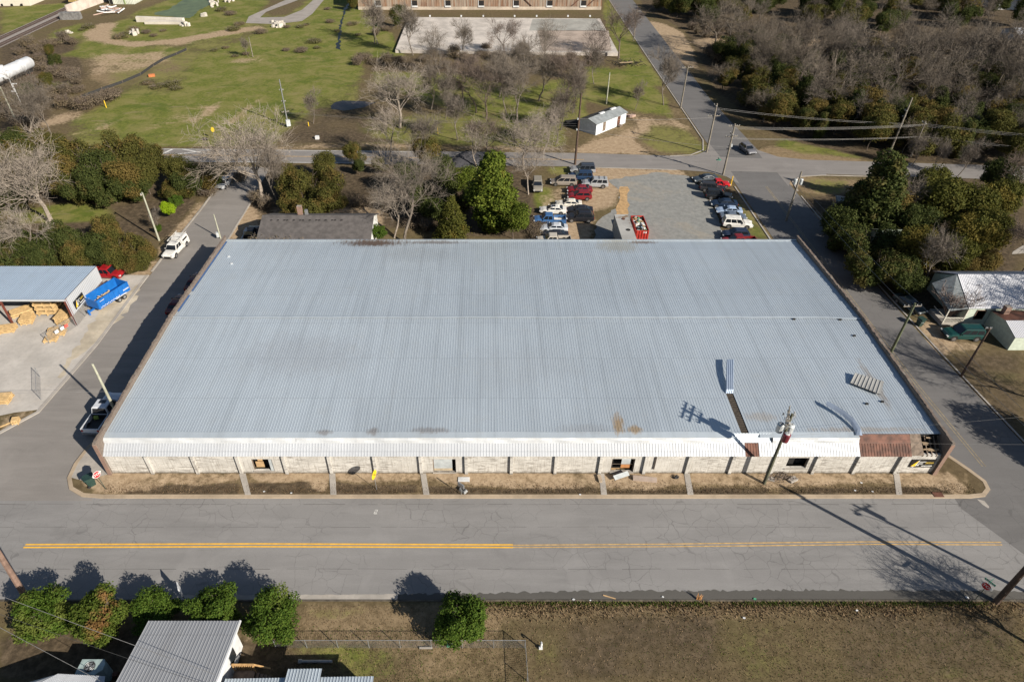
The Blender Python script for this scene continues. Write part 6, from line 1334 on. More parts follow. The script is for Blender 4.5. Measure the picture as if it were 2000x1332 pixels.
pole(1237, 80, 9.0, .15, M_pole, 'far grey pole beside the side street near the slab', arms=((8.5, 5, 2.4),), boxes=((6.2, 0, (.25, .2, .3)),))
pole(1535, 432, 9.2, .17, M_pole, 'grey pole with two white transformers at the right street', trans=((7.3, 10, M_tgrey), (7.3, 170, M_tgrey)))
pole(1738, 692, 8.2, .15, M_poleg, 'pale green pole with white crossarm behind the warehouse right wall', arms=((7.6, 4, 2.3),))
pole(1877, 735, 7.6, .13, M_pole2, 'dark thin pole on the dirt yard right of the side street', arms=((7.4, 0, .7),))
pole(1737, 300, 11.2, .17, M_pole, 'tall grey pole rising from the woods beyond the back road', arms=((8.6, 90, 1.0), (7.4, 0, .7)), lean=(.8, 1.0))
pole(1779, 306, 7.4, .15, M_pole, 'shorter grey pole right of the tall one at the woods edge', arms=((7.0, 95, 1.4),))
p17 = G(1945, 1176); pole(1945, 1176, 11.2, .22, M_pole2, 'thick dark brown pole leaning beside the stop sign at the near street', lean=(.35, .3))
p18 = G(52, 1166); pole(52, 1168, 10.5, .22, P('pole_wood_tan', (.20, .13, .10), .9, 0, .25, 2), 'thick reddish brown pole at the near street beside the hedge', lean=(.9, .2))
pole(0, 0, 11.0, .17, M_pole2, 'pole outside the frame whose shadow crosses the near street', world=(52.6, 29.3, 0), arms=((10.4, 20, 2.2),), trans=((9.6, 120, M_tgrey),), lamp=(8.4, 160, 2.6))
pole(1590, 420, .9, .1, M_pale, 'low pale post at the right street edge near the evergreens', world=G(1646, 480))
pole(10, 170, 8, .14, M_pale, 'pale thin pole by the tank railcar', world=G(33, 240), lean=(-.5, .5))
pole(484, 112, 5.5, .12, M_pole, 'small bare grey stem pole on the middle of the field edge', world=G(494, 112))
# street name post at the crossing
t = thing('street_name_post', 'thin grey post with green street name plates at the lot corner', 'road sign', G(1397, 340)); mb = MB(); mb.tube([(0, 0, 0), (0, 0, 3)], .045, 6); mb.obj('post', M_galv, t); mb = MB(); mb.box((0, 0, 2.9), (.9, .04, .22)); mb.box((0, 0, 3.13), (.04, .9, .22)); mb.obj('name_plate', P('sign_green', (.02, .28, .17), .5), t)
M_wdark = P('wire_dark', (.05, .05, .05), .6)
M_wire = P('wire_aluminium', (.30, .29, .28), .5, .4)
def wire(a, b, sag, label, group=None, r=.016):
    sag *= .45
    a, b = Vector(a), Vector(b); n = 14; mb = MB(); pts = [a.lerp(b, i / n) - Vector((0, 0, sag * 4 * (i / n) * (1 - i / n))) for i in range(n + 1)]
    mb.tube([p - a for p in pts], r, 4); o = mb.obj('overhead_wire', M_wire if r > .015 else M_wdark); o.location = a; return tag(o, label, 'wire', group)
A = Vector(G(1380, 298)); B = Vector(G(1412, 342)); Q = Vector(G(1779, 306)); Q2 = Vector(G(1737, 300)); E = Vector((150, 112, 0))
k = 0
for (s_, zs, e_, ze, nm, cnt) in ((B, 9.9, Q, 7.1, 'high line from the crossing pole to the shorter woods pole', 3), (A, 9.6, Q2, 6.6, 'high line from the grass corner pole to the tall woods pole', 2), (B, 7.8, Q, 4.6, 'lower line from the crossing pole to the shorter woods pole', 2), (Q, 7.1, E, 7.5, 'high line running right from the shorter woods pole over the trees', 3), (Q, 4.6, E, 5.0, 'lower line running right from the shorter woods pole', 2), (A, 9.9, B, 9.9, 'short line between the two crossing poles', 2), (A, 9.6, Vector(G(1329, 212)), 9.4, 'line along the side street from the grass corner pole', 2)):
    for i in range(cnt): wire(s_ + Vector((0, -.8 + i * .8, zs - .5 * i)), e_ + Vector((0, -.8 + i * .8, ze - .5 * i)), .9, nm, nm)
F = Vector(G(1123, 322)); wire(F + Vector((0, 0, 9.4)), A + Vector((0, 0, 7.4)), .8, 'line from the very tall brown pole over the shed lawn'); wire(F + Vector((0, 0, 7.3)), B + Vector((0, 0, 5.6)), .8, 'line from the very tall brown pole to the lot corner pole')
wire(F + Vector((0, 0, 8.4)), Vector(G(563, 247)) + Vector((0, 0, 3.2)), 1.2, 'long line from the very tall brown pole to the grey field pole'); wire(F + Vector((0, 0, 8.0)), Vector(G(563, 247)) + Vector((0, .5, 2.8)), 1.2, 'lower long line from the very tall brown pole to the field pole')
R1 = Vector(G(1535, 432)); R2 = Vector(G(1738, 692))
for i in range(2): wire(R1 + Vector((-.5 + i, 0, 7.0)), R2 + Vector((-1.0 + i * 2, 0, 7.8)), .9, 'line over the right street between its two poles', 'lines over the right street'); wire(R2 + Vector((-1 + i * 2, 0, 7.8)), Vector((52.6 + i, 29.3, 10.3)), 1.0, 'line running down the right street towards the near corner', 'lines down the right street')
wire(P1 + Vector((0, 0, 7.2)) if isinstance(P1, Vector) else Vector(P1) + Vector((0, 0, 7.2)), Vector((80, 50, 8)), .8, 'service line from the transformer pole across the street corner', None, .008); wire(Vector(P1) + Vector((0, 0, 6.5)), Vector((85, 44, 7)), .8, 'lower line from the transformer pole across the street corner', None, .008)
wire(Vector(p2) + Vector((0, 0, 5.2)), Vector((-90, 52, 6)), .6, 'thin line leaving the pale leaning pole over the side street')
c18 = Vector(p18) + Vector((.9, .2, 9.5))
wire(Vector((-58, 34.5, 6.5)), Vector((-20.4, 22.8, 4.7)), .7, 'service wire crossing above the hedge to the grey roofed house', None, .018); wire(Vector((-56, 33.5, 6.1)), Vector((-27.6, 22.2, 2.9)), .7, 'lower service wire passing over the pale air conditioning unit', None, .018)
wire(Vector((-56, 32.5, 5.6)), Vector((-20.5, 22.0, 4.6)), 1.0, 'slack service wire over the shaded yard', None, .014)
# ================================================================ trees
def bark(name, col):
    n = N(name); f = n.noise(2.5, 4, .7); return n.out(n.mix(n.ramp(f, .3, .7), tuple(x * .65 for x in col), tuple(x * 1.3 for x in col)), .9)
M_bk = {'pale': bark('bark_pale', (.27, .228, .188)), 'grey': bark('bark_grey', (.165, .138, .112)), 'woods': bark('bark_woods', (.140, .115, .09)), 'brown': bark('bark_brown', (.145, .11, .09)), 'dark': bark('bark_dark', (.075, .055, .045))}
def leafmat(name, c1, c2, c3, share=.25, tr=.25):
    n = N(name); ri = n.t.nodes.new('ShaderNodeNewGeometry').outputs['Random Per Island']; oi = n.t.nodes.new('ShaderNodeObjectInfo').outputs['Random']
    c = n.mix(ri, c1, c2); c = n.mix(n.ramp(n.math('ADD', n.noise(.45, 3), n.math('MULTIPLY', n.math('SUBTRACT', oi, .5), .25)), .5 + (.5 - share) * .3, .62 + (.5 - share) * .3), c, c3)
    m = n.out(c, .7, 0, None, spec=.1); n.b.inputs['Subsurface Weight'].default_value = 0
    t = n.t; tb = t.nodes.new('ShaderNodeBsdfTranslucent'); t.links.new(c, tb.inputs[0]); mx = t.nodes.new('ShaderNodeMixShader'); mx.inputs[0].default_value = tr
    out = [x for x in t.nodes if x.type == 'OUTPUT_MATERIAL'][0]; t.links.new(n.b.outputs[0], mx.inputs[1]); t.links.new(tb.outputs[0], mx.inputs[2]); t.links.new(mx.outputs[0], out.inputs[0]); return m
L_dark = leafmat('leaf_dark', (.036, .050, .014), (.080, .094, .026), (.105, .092, .030))
L_olive = leafmat('leaf_olive', (.060, .064, .016), (.120, .112, .030), (.150, .110, .034), .5)
L_bright = leafmat('leaf_bright', (.055, .085, .011), (.142, .172, .026), (.175, .172, .033), .3)
L_hedge = leafmat('leaf_hedge', (.036, .074, .010), (.098, .148, .022), (.125, .155, .032), .3)
L_bronze = leafmat('leaf_bronze', (.05, .085, .012), (.11, .14, .025), (.21, .115, .045), .62)
L_lime = leafmat('leaf_lime', (.20, .32, .01), (.30, .42, .02), (.25, .36, .02), .3)
L_gold = leafmat('leaf_gold', (.050, .058, .012), (.115, .112, .024), (.145, .118, .026), .45)
L_brush = leafmat('brush_twig', (.105, .082, .058), (.200, .160, .115), (.16, .125, .08), .4, .1)
L_weed = leafmat('weed_leaf', (.07, .075, .025), (.17, .155, .07), (.19, .15, .09), .5, .2)

def branches(seed, h, spread, trunk_frac=.25, r0=.32, levels=4, kids=(5, 5, 5, 5), up=.45, lean=0.0, twig_r=.018):
    r0 *= .8
    """returns (limbs MB, twigs MB): trunk forks into limbs, limbs into branches, branches into twigs"""
    r = random.Random(seed); A, B = MB(), MB()
    def seg(mb, pts, rs, n): mb.tube(pts, rs, n, cap=False)
    def grow(p, d, L, rad, lev):
        nseg = 4 if lev < 2 else (3 if lev < levels else 2); pts = [p]; dd = d.copy()
        for i in range(nseg):
            dd = (dd + Vector((r.gauss(0, .16), r.gauss(0, .16), r.gauss(0, .10) + .05 * up))).normalized(); pts.append(pts[-1] + dd * (L / nseg))
        end = max(rad * .48, twig_r * .55); rs = [rad + (end - rad) * i / nseg for i in range(nseg + 1)]
        seg(A if lev <= 1 else B, pts, rs, 6 if lev == 0 else (5 if lev == 1 else 3))
        if lev >= levels: return
        n = kids[lev] + r.choice([-1, 0, 0, 1])
        for k in range(n):
            f = r.uniform(.3, 1.0) if lev > 0 else r.uniform(.55, 1.0); i = min(nseg - 1, int(f * nseg)); q = pts[i].lerp(pts[i + 1], f * nseg - i)
            a = r.uniform(0, 2 * pi); tl = r.uniform(.45, 1.05) if lev > 0 else r.uniform(.35, .95)
            base = (pts[i + 1] - pts[i]).normalized(); s1 = base.cross(Vector((0, 0, 1)) if abs(base.z) < .9 else Vector((1, 0, 0))).normalized(); s2 = base.cross(s1)
            nd = (base * cos(tl) + (s1 * cos(a) + s2 * sin(a)) * sin(tl) * (1.0 + spread * .3) + Vector((0, 0, up * .25))).normalized()
            grow(q, nd, L * r.uniform(.5, .78) * (1.25 if lev == 0 else 1), max(twig_r, rs[i] * r.uniform(.44, .6)), lev + 1)
    tl = h * trunk_frac; grow(Vector((0, 0, -.1)), Vector((lean, 0, 1)).normalized(), tl * 1.6, r0, 0)
    zmax = max(p[2] for p in A.v + B.v); k = h / zmax
    for mb in (A, B): mb.v = [(p[0] * k * (.8 + .35 * spread), p[1] * k * (.8 + .35 * spread), p[2] * k) for p in mb.v]
    return A, B
def bare_proto(seed, m, **k):
    kk = list(k.get('kids', (5, 5, 5, 5))); kk[2] += 1; kk[3] += 2; k['kids'] = tuple(kk)
    A, B = branches(seed, **k); t = thing('bare_tree', 'x', 'tree'); A.obj('trunk', m, t)
    r = random.Random(seed); tips = [B.v[i] for i in range(0, len(B.v), 7) if B.v[i][2] > k['h'] * .3]
    for p in r.sample(tips, min(len(tips), 900 if m is M_bk['woods'] else 1700)):      # fine outer twigs
        p = Vector(p); d = Vector((p.x * .25 + r.gauss(0, 1), p.y * .25 + r.gauss(0, 1), r.gauss(.7, .8))).normalized() * r.uniform(.35, .95); s_ = d.cross(Vector((r.gauss(0, 1), r.gauss(0, 1), r.gauss(0, 1)))).normalized() * .011
        B.add([p - s_, p + s_, p + d + Vector((0, 0, .08))], [(0, 1, 2)])
    B.obj('crown', m, t); return t
def leaf_mesh(seed, blobs, n, size, fill=.35):
    """many small leaf quads spread through the outer volume of the blobs"""
    g = np.random.default_rng(seed); vol = np.array([b[3] * b[4] * b[5] for b in blobs]) ** .67; cnt = (n * vol / vol.sum()).astype(int)
    P_, Nn = [], []
    for b, c in zip(blobs, cnt):
        d = g.normal(size=(c, 3)); d /= np.linalg.norm(d, axis=1)[:, None]
        lump = 1 + .13 * np.sin(d[:, 0] * 7 + seed) * np.cos(d[:, 1] * 6 + seed * 2) + .10 * np.sin(d[:, 2] * 9 + seed * 3) * np.cos(d[:, 0] * 11) + .06 * np.sin(d[:, 1] * 17 + d[:, 2] * 13)
        rad = (1 - fill * g.random(c) ** 1.6) * lump * (1 + .06 * g.normal(size=c))
        p = d * rad[:, None] * np.array(b[3:6]) + np.array(b[:3]); P_.append(p); Nn.append(d)
    p = np.concatenate(P_); d = np.concatenate(Nn); keep = p[:, 2] > .05; p, d = p[keep], d[keep]; c = len(p)
    nrm = d + g.normal(size=(c, 3)) * .75 + np.array([0, 0, .35]); nrm /= np.linalg.norm(nrm, axis=1)[:, None]
    u = np.cross(nrm, g.normal(size=(c, 3))); u /= np.linalg.norm(u, axis=1)[:, None]; v = np.cross(nrm, u)
    s = (size * (.6 + .8 * g.random(c)))[:, None]; a = p - u * s * .5; b_ = p + v * s * .32; c_ = p + u * s * .5; d_ = p - v * s * .32
    co = np.stack([a, b_, c_, d_], 1).reshape(-1, 3).astype(np.float32)
    me = bpy.data.meshes.new('leaves'); me.vertices.add(len(co)); me.vertices.foreach_set('co', co.ravel()); me.loops.add(len(co)); me.loops.foreach_set('vertex_index', np.arange(len(co), dtype=np.int32))
    me.polygons.add(c); me.polygons.foreach_set('loop_start', np.arange(0, len(co), 4, dtype=np.int32)); me.update(calc_edges=True); return me
def leafy_proto(seed, kind, mats, n=9000, size=.34, h=9.0, name='evergreen_tree'):
    if n < 12000: n = int(n * 1.7); size *= .78
    r = random.Random(seed); bl = []
    if kind == 'round':
        bl = [(0, 0, h * .58, h * .30, h * .30, h * .33)] + [(r.uniform(-.26, .26) * h, r.uniform(-.26, .26) * h, h * r.uniform(.34, .80), h * r.uniform(.13, .2), h * r.uniform(.13, .2), h * r.uniform(.12, .19)) for _ in range(11)]
    elif kind == 'cone':
        for i in range(9): z = h * (.14 + .09 * i); w_ = h * .26 * (1 - (i / 9.6)) + .25; bl += [(r.uniform(-.05, .05) * h, r.uniform(-.05, .05) * h, z, w_, w_, h * .10)]; bl += [(w_ * .6 * cos(a), w_ * .6 * sin(a), z + r.uniform(-.3, .3), w_ * .45, w_ * .45, h * .07) for a in [r.uniform(0, 6.3) for _ in range(2)]]
    elif kind == 'column':
        for i in range(8): z = h * (.12 + .11 * i); w_ = h * .22 * (1 - abs(i - 3) / 8); bl += [(r.uniform(-.06, .06) * h, r.uniform(-.06, .06) * h, z, w_, w_, h * .13)]; bl += [(w_ * .7 * cos(a), w_ * .7 * sin(a), z, w_ * .5, w_ * .5, h * .09) for a in [r.uniform(0, 6.3) for _ in range(2)]]
    elif kind == 'mass':
        bl = [(r.uniform(-.5, .5) * h, r.uniform(-.35, .35) * h, h * r.uniform(.22, .62), h * r.uniform(.16, .28), h * r.uniform(.16, .26), h * r.uniform(.16, .28)) for _ in range(12)]
    elif kind == 'bush':
        bl = [(0, 0, h * .42, h * .42, h * .42, h * .38)] + [(f_ * cos(a_) * h, f_ * sin(a_) * h, h * r.uniform(.25, .8), h * r.uniform(.12, .25), h * r.uniform(.12, .25), h * r.uniform(.1, .2)) for a_, f_ in [(r.uniform(0, 6.28), r.uniform(.2, .46)) for _ in range(15)]]
    t = thing(name, 'x', 'tree'); me = leaf_mesh(seed, bl, n, size); me.materials.append(mats); c = bpy.data.objects.new('crown', me); sc.collection.objects.link(c); c.parent = t
    A, B = branches(seed + 50, h * .8, 0.2, .35, .03 * h, 2, (5, 3, 0), .5, twig_r=.05); A.v += []; o = len(A.v); A.v += B.v; A.f += [tuple(i + o for i in f) for f in B.f]; A.m += B.m
    A.v = [(p[0] * .55, p[1] * .55, p[2]) for p in A.v]; A.obj('trunk', M_bk['brown'], t); return t
used = set()
def put(proto, p, rz, s, label, cat='tree', group=None, name=None, sz=None):
    if id(proto) not in used:
        used.add(id(proto)); proto.location = p; proto.rotation_euler = (0, 0, rz); proto.scale = (s, s, sz or s); proto['label'] = label; proto['category'] = cat
        if group: proto['group'] = group
        o = proto
    else: o = dup(proto, p, rz, s, label, cat, group, sz)
    if name: o.name = name
    return o
# near hedge shrubs (fine leaves)
hp = [leafy_proto(101, 'bush', L_hedge, 17000, .13, 3.2, 'round_shrub'), leafy_proto(102, 'bush', L_bronze, 17000, .13, 3.2, 'round_shrub'), leafy_proto(103, 'bush', L_hedge, 14000, .13, 3.2, 'round_shrub')]
HG = 'clipped shrubs along the near street'
for px, py, i, s, sz, rz, lb in ((80, 1208, 0, 1.38, 1.22, .2, 'wide green shrub at the street edge beside the thick reddish pole'), (190, 1202, 1, 1.34, 1.5, 1.0, 'bronze tinged shrub with reddish top second in the street hedge'), (303, 1190, 2, 1.18, .95, 2.0, 'low thin green shrub between the bronze one and the metal roof corner'), (420, 1180, 0, 1.25, 1.2, 3.0, 'green shrub directly above the grey metal roof'), (535, 1207, 2, 1.4, 1.45, .9, 'dense dark green shrub at the end of the hedge beside the white house wall'), (896, 1206, 0, 1.3, 1.5, 4.0, 'lone round green shrub on the lawn beside the near street')):
    put(hp[i], G(px, py, 1.45 * sz)[:2] + (0,), rz, s, lb, 'shrub', HG, sz=sz)
# prototypes for the rest
BP = [bare_proto(201, M_bk['pale'], h=13, spread=1.0, kids=(6, 6, 6, 5), r0=.36), bare_proto(202, M_bk['grey'], h=14, spread=.7, kids=(5, 6, 6, 5), r0=.34, trunk_frac=.3), bare_proto(203, M_bk['grey'], h=11, spread=.3, kids=(6, 6, 5, 5), r0=.2, up=.8),
      bare_proto(204, M_bk['brown'], h=13, spread=.6, kids=(5, 6, 6, 5), r0=.3, lean=.12), bare_proto(205, M_bk['pale'], h=12, spread=.5, kids=(4, 5, 5, 4), r0=.26, lean=-.1), bare_proto(206, M_bk['dark'], h=12, spread=.5, kids=(5, 5, 5, 5), r0=.3, trunk_frac=.35)]
def tree(px, py, i, h, label, rz=None, group=None, at_=None, proto=None, base_h=None, cat='tree', s_=None):
    pr = proto or BP; bh = base_h or [13, 14, 11, 13, 12, 12][i]; r = random.Random(px * 3 + py); p = at_ or G(px, py)
    return put(pr[i], (p[0], p[1], 0), r.uniform(0, 6.28) if rz is None else rz, h / bh * 1.12, label, cat, group, None, h / bh * 1.18)
# bare trees one can tell apart
tree(103, 438, 0, 14.5, 'large pale bare tree on the lawn above the lumber shed'); tree(72, 522, 4, 9.5, 'forked whitish bare tree rising behind the lumber shed roof'); tree(85, 268, 1, 13, 'pale bare tree at the bare earth strip near the tank railcar'); tree(100, 262, 2, 10, 'slimmer bare tree next to the pale one by the earth strip')
tree(512, 392, 0, 15, 'very wide pale bare tree overhanging the far side street'); tree(545, 398, 2, 11, 'grey bare tree just right of the wide pale one')
tree(789, 474, 1, 15.5, 'big many stemmed bare tree beside the dark roofed house'); tree(770, 465, 4, 10, 'leaning pale bare tree touching the end of the dark roof'); tree(760, 318, 4, 11, 'thin pale bare tree at the back road between the evergreens'); tree(836, 330, 2, 11, 'thin bare tree behind the conical evergreen')
tree(781, 250, 0, 13, 'large spreading bare tree on the field right of the puddle'); tree(859, 147, 1, 11.5, 'bare tree before the slab with brown trunk base'); tree(807, 109, 2, 13, 'upright bare tree at the left corner of the slab'); tree(732, 86, 2, 12, 'leaning bare tree left of the slab'); tree(738, 87, 4, 10, 'thin twin bare tree left of the slab')
tree(930, 221, 5, 11.5, 'dark trunked bare tree with split pale bark at the middle of the grove'); tree(950, 232, 3, 11, 'arching bare tree leaning right beside the dark trunked one'); tree(894, 274, 2, 9.5, 'small upright pale bare tree above the back road'); tree(1010, 243, 1, 14, 'tall grey bare tree in the middle of the grove'); tree(1052, 198, 1, 13.5, 'tall bare tree near the back of the grove before the slab')
tree(1078, 240, 5, 12, 'dark bare tree with crooked limbs in the grove'); tree(1133, 150, 5, 13, 'black leaning bare tree before the right end of the slab'); tree(1208, 115, 3, 13, 'tall bare tree at the right corner of the slab by the street'); tree(1296, 206, 2, 12, 'tall slim bare tree at the kerb of the far side street'); tree(948, 318, 3, 9, 'bare tree at the back road behind the bright evergreen'); tree(932, 328, 4, 9, 'thin forked bare tree behind the bright evergreen')
tree(1022, 330, 0, 11, 'white barked bare tree beside the lot and back road'); tree(1060, 300, 4, 9.5, 'pale bare tree arching over the back road by the tan car'); tree(1032, 380, 4, 9, 'thin pale bare tree between bright evergreen and lot'); tree(975, 190, 2, 12, 'slim bare tree in the back half of the grove'); tree(905, 120, 2, 10, 'slim bare tree rising in front of the slab'); tree(985, 115, 3, 10, 'brownish bare tree at the brush line before the slab'); tree(1060, 122, 1, 11, 'grey bare tree at the brush line before the slab middle'); tree(1105, 205, 3, 12, 'brown bare tree above the white shed'); tree(1085, 285, 2, 9, 'small bare tree at the roadside left of the shed'); tree(1240, 215, 2, 6, 'small bare sapling on the shed lawn'); tree(612, 242, 2, 7, 'bushy bare sapling casting shadow left of the puddle'); tree(308, 450, 2, 3.5, 'small bare shrub tree beside the pale verge pole'); tree(485, 112, 2, 5, 'lone bare shrub on the field edge far left of the slab')
tree(1805, 560, 2, 9, 'grey bare tree between the cottages and evergreens'); tree(1990, 545, 3, 10, 'brown bare tree right of the evergreens by the paved drive'); tree(1755, 455, 1, 9, 'grey bare tree between the two tall evergreens'); tree(1970, 400, 3, 9, 'bare tree beyond the golden evergreens'); tree(1870, 345, 2, 7, 'low bare tree along the back road at the photo edge'); tree(1980, 330, 5, 11, 'dark bare tree at the back road near the photo edge'); tree(1825, 335, 2, 6, 'thin low bare tree along the back road right of the tall evergreen'); tree(1780, 325, 2, 6.5, 'grey roadside bare tree behind the tall evergreen')
tree(0, 0, 0, 13, 'bare tree outside the frame whose shadow falls on the white metal roof', at_=(80, 68)); tree(0, 0, 1, 12, 'bare tree at the yard edge whose shadow crosses the right street', at_=(68.6, 55.8), rz=.5); tree(0, 0, 0, 7.6, 'bare tree beside the near lawn casting a long shadow on the street', at_=(47.6, 26.3))
for px, py, i, h in [(842, 215, 2, 11), (870, 232, 2, 10), (905, 205, 3, 11), (990, 225, 2, 12), (1095, 255, 2, 9), (1020, 170, 2, 12), (1118, 222, 2, 10), (1160, 165, 2, 9)]:
    tree(px, py, i, h, 'slim grey bare tree filling the grove between slab and back road', group='slim bare trees of the grove')
# evergreens
EP = [leafy_proto(301, 'round', L_dark, 9000, .36), leafy_proto(302, 'round', L_olive, 9000, .34), leafy_proto(303, 'cone', L_gold, 9000, .32, 9.0), leafy_proto(304, 'column', L_dark, 9500, .36, 9.0), leafy_proto(305, 'mass', L_olive, 10000, .34, 8.0), leafy_proto(306, 'mass', L_dark, 10000, .36, 8.0), leafy_proto(307, 'round', L_gold, 10000, .36)]
EH = [9, 9, 9, 9, 8, 8, 9]
def ever(px, py, i, h, label, group=None, rz=None, sx=1.0):
    """px, py: centre of the crown in the photo"""
    p = G(px, py, h * .5); r = random.Random(px + 5 * py); return put(EP[i], (p[0], p[1], 0), r.uniform(0, 6.28) if rz is None else rz, h / EH[i] * sx, label, 'tree', group, sz=h / EH[i])
mg = leafy_proto(312, 'column', L_bright, 24000, .34, 12.5); mg2 = leafy_proto(311, 'round', L_bright, 9000, .38, 9)
p = G(962, 385, 6.5); put(mg, (p[0], p[1], 0), .4, 1.35, 'tallest bright green evergreen touching the back of the warehouse', sz=1.14)
p = G(1003, 420, 4.5); put(mg2, (p[0], p[1], 0), 1.4, .85, 'bright green side crown beside the tallest evergreen'); p = G(905, 345, 4); put(mg2, (p[0], p[1], 0), 2.4, .7, 'small bright evergreen at the back of the tallest one')
ever(883, 425, 2, 8.6, 'golden green conical evergreen left of the tallest bright one', sx=1.15); ever(838, 300, 1, 8, 'olive evergreen at the back road behind the big bare tree'); ever(868, 345, 0, 8, 'dark evergreen filling the gap behind the golden cone'); ever(800, 345, 0, 7, 'dark ivy green tree within the big bare tree crown'); ever(835, 395, 5, 7, 'dark shaded evergreen low behind the big bare tree'); ever(740, 322, 1, 4, 'small olive tree at the back road verge with its own shadow'); ever(690, 300, 1, 5.5, 'small loose olive tree beside the back road'); ever(700, 325, 0, 3.5, 'small dark green bush tree under the loose olive one')
ever(612, 350, 4, 8.5, 'large olive evergreen mass behind the dark roofed house'); ever(640, 390, 1, 7.5, 'olive evergreen at the chimney of the dark roofed house'); ever(585, 395, 4, 7, 'yellowish olive evergreen above the brick chimney'); ever(560, 345, 1, 6.5, 'olive evergreen right of the wide bare tree'); ever(630, 325, 1, 6.5, 'olive crown touching the back road edge')
ever(905, 385, 5, 6, 'shaded dark evergreen between golden cone and tallest tree')
LG = 'evergreens between the left street and the back road'
for i, (px, py, k, h) in enumerate([(225, 300, 4, 9), (190, 340, 5, 9), (250, 350, 1, 8.5), (215, 360, 5, 7.5), (280, 340, 1, 8), (165, 300, 4, 8.5), (130, 345, 1, 8), (145, 368, 5, 6.5), (350, 335, 1, 7.5), (365, 350, 5, 6.5), (60, 285, 4, 8), (25, 330, 1, 8), (70, 345, 1, 8), (15, 380, 5, 7), (268, 360, 5, 6), (385, 350, 4, 5.5), (415, 345, 0, 5), (105, 300, 1, 8), (335, 366, 4, 4.5), (30, 285, 0, 8), (0, 300, 4, 9), (300, 310, 1, 7)]):
    ever(px, py, k, h, 'dark olive evergreen in the belt between side street lawn and back road', LG)
LH = 'bushy evergreens behind the lumber shed'
for i, (px, py, k, h) in enumerate([(208, 458, 1, 6.5), (165, 470, 5, 6.5), (235, 480, 4, 6), (120, 465, 5, 6), (100, 495, 5, 6), (150, 500, 1, 6), (205, 500, 0, 5.5), (255, 495, 4, 5), (50, 480, 5, 6.5), (20, 460, 1, 7), (20, 505, 5, 6), (70, 510, 0, 5.5), (262, 512, 4, 3.5), (0, 440, 1, 6), (0, 480, 5, 7), (130, 515, 4, 4.5)]):
    ever(px, py, k, h, 'dense bushy evergreen in the thicket behind the lumber shed', LH)
bs = leafy_proto(320, 'bush', L_lime, 7000, .16, 2.6, 'round_bush'); put(bs, G(334, 418, 1), .3, .95, 'bright lime green round bush on the verge lawn', 'bush'); bs2 = leafy_proto(321, 'bush', L_hedge, 7000, .16, 2.6, 'round_bush'); put(bs2, G(347, 403, 1), .3, .8, 'darker green round bush behind the lime green one', 'bush')
put(bs2, G(310, 452, .5), 1.3, .45, 'tiny dark green bush at the foot of the pale verge pole', 'bush'); put(bs2, G(741, 466, 1.2), 2.3, .9, 'small green bush at the white gable of the dark roofed house', 'bush')
# right side evergreens
ever(1715, 385, 3, 14.5, 'tallest columnar dark evergreen right of the side street', sx=1.15); ever(1665, 420, 5, 8, 'dark shaded evergreen left of the columnar one'); ever(1690, 470, 5, 7.5, 'dark shaded evergreen under the columnar one'); ever(1740, 350, 2, 10, 'golden sided evergreen at the top of the columnar one')
for px, py, k, h, lb in ((1835, 405, 6, 11, 'large golden green evergreen over the white cottage'), (1900, 410, 6, 10.5, 'golden evergreen second from the columnar one'), (1880, 465, 6, 9.5, 'golden green evergreen beside the pale green cottage'), (1945, 395, 6, 9, 'golden evergreen near the photo edge'), (1850, 500, 6, 8, 'low golden evergreen above the white metal roof'), (1935, 455, 6, 9, 'olive gold evergreen above the ridge of the white roofed house'), (1800, 445, 0, 8.5, 'dark evergreen covering the front of the white cottage'), (1720, 520, 5, 7, 'dark shaded evergreen at the right street by the pale green cottage'), (1960, 350, 0, 8, 'dark evergreen at the back road near the photo edge'), (1820, 365, 6, 9, 'golden evergreen crown closest to the back road'), (1645, 455, 5, 5.5, 'low dark evergreen shading the right street edge'), (1755, 410, 1, 8.5, 'olive evergreen hugging the columnar one'), (1905, 510, 4, 6, 'olive bush tree behind the metal roof ridge'), (1770, 540, 5, 6, 'dark evergreen left of the porch roof'), (1792, 485, 6, 8.5, 'olive evergreen rising over the pale green cottage roof')):
    ever(px, py, k, h, lb)
put(EP[1], (69, 43.5, 0), .4, 1.15, 'leafy tree outside the frame shading the right street near the corner'); put(EP[0], (72, 39, 0), .4, 1.1, 'second leafy tree outside the frame shading the right street')
# multi stemmed bare shrub at the porch
def spray_mesh(seed, n, h, R, r_=.03, fine=3):
    r = random.Random(seed); mb = MB()
    for i in range(n):
        a = r.uniform(0, 2 * pi); f = r.uniform(.25, 1) * R; L = h * r.uniform(.75, 1.05); p0 = Vector((r.uniform(-.15, .15), r.uniform(-.15, .15), 0)); p1 = Vector((f * cos(a), f * sin(a), L)); pm = p0.lerp(p1, .5) + Vector((0, 0, h * .12))
        mb.tube([p0, pm, p1], [r_ * 1.6, r_, r_ * .6], 3, cap=False)
        for k in range(fine): q = pm.lerp(p1, r.uniform(0, .8)); d = Vector((r.gauss(0, 1), r.gauss(0, 1), r.uniform(.4, 1.4))).normalized() * h * r.uniform(.15, .32); mb.tube([q, q + d], [r_ * .7, r_ * .4], 3, cap=False)
    return mb
t = thing('bare_shrub', 'spreading multi stemmed bare shrub beside the porch of the white roofed house', 'shrub', G(1850, 622)); spray_mesh(5, 90, 4.6, 3.4, .035, 6).obj('stems', bark('bark_shrub', (.20, .155, .135)), t)
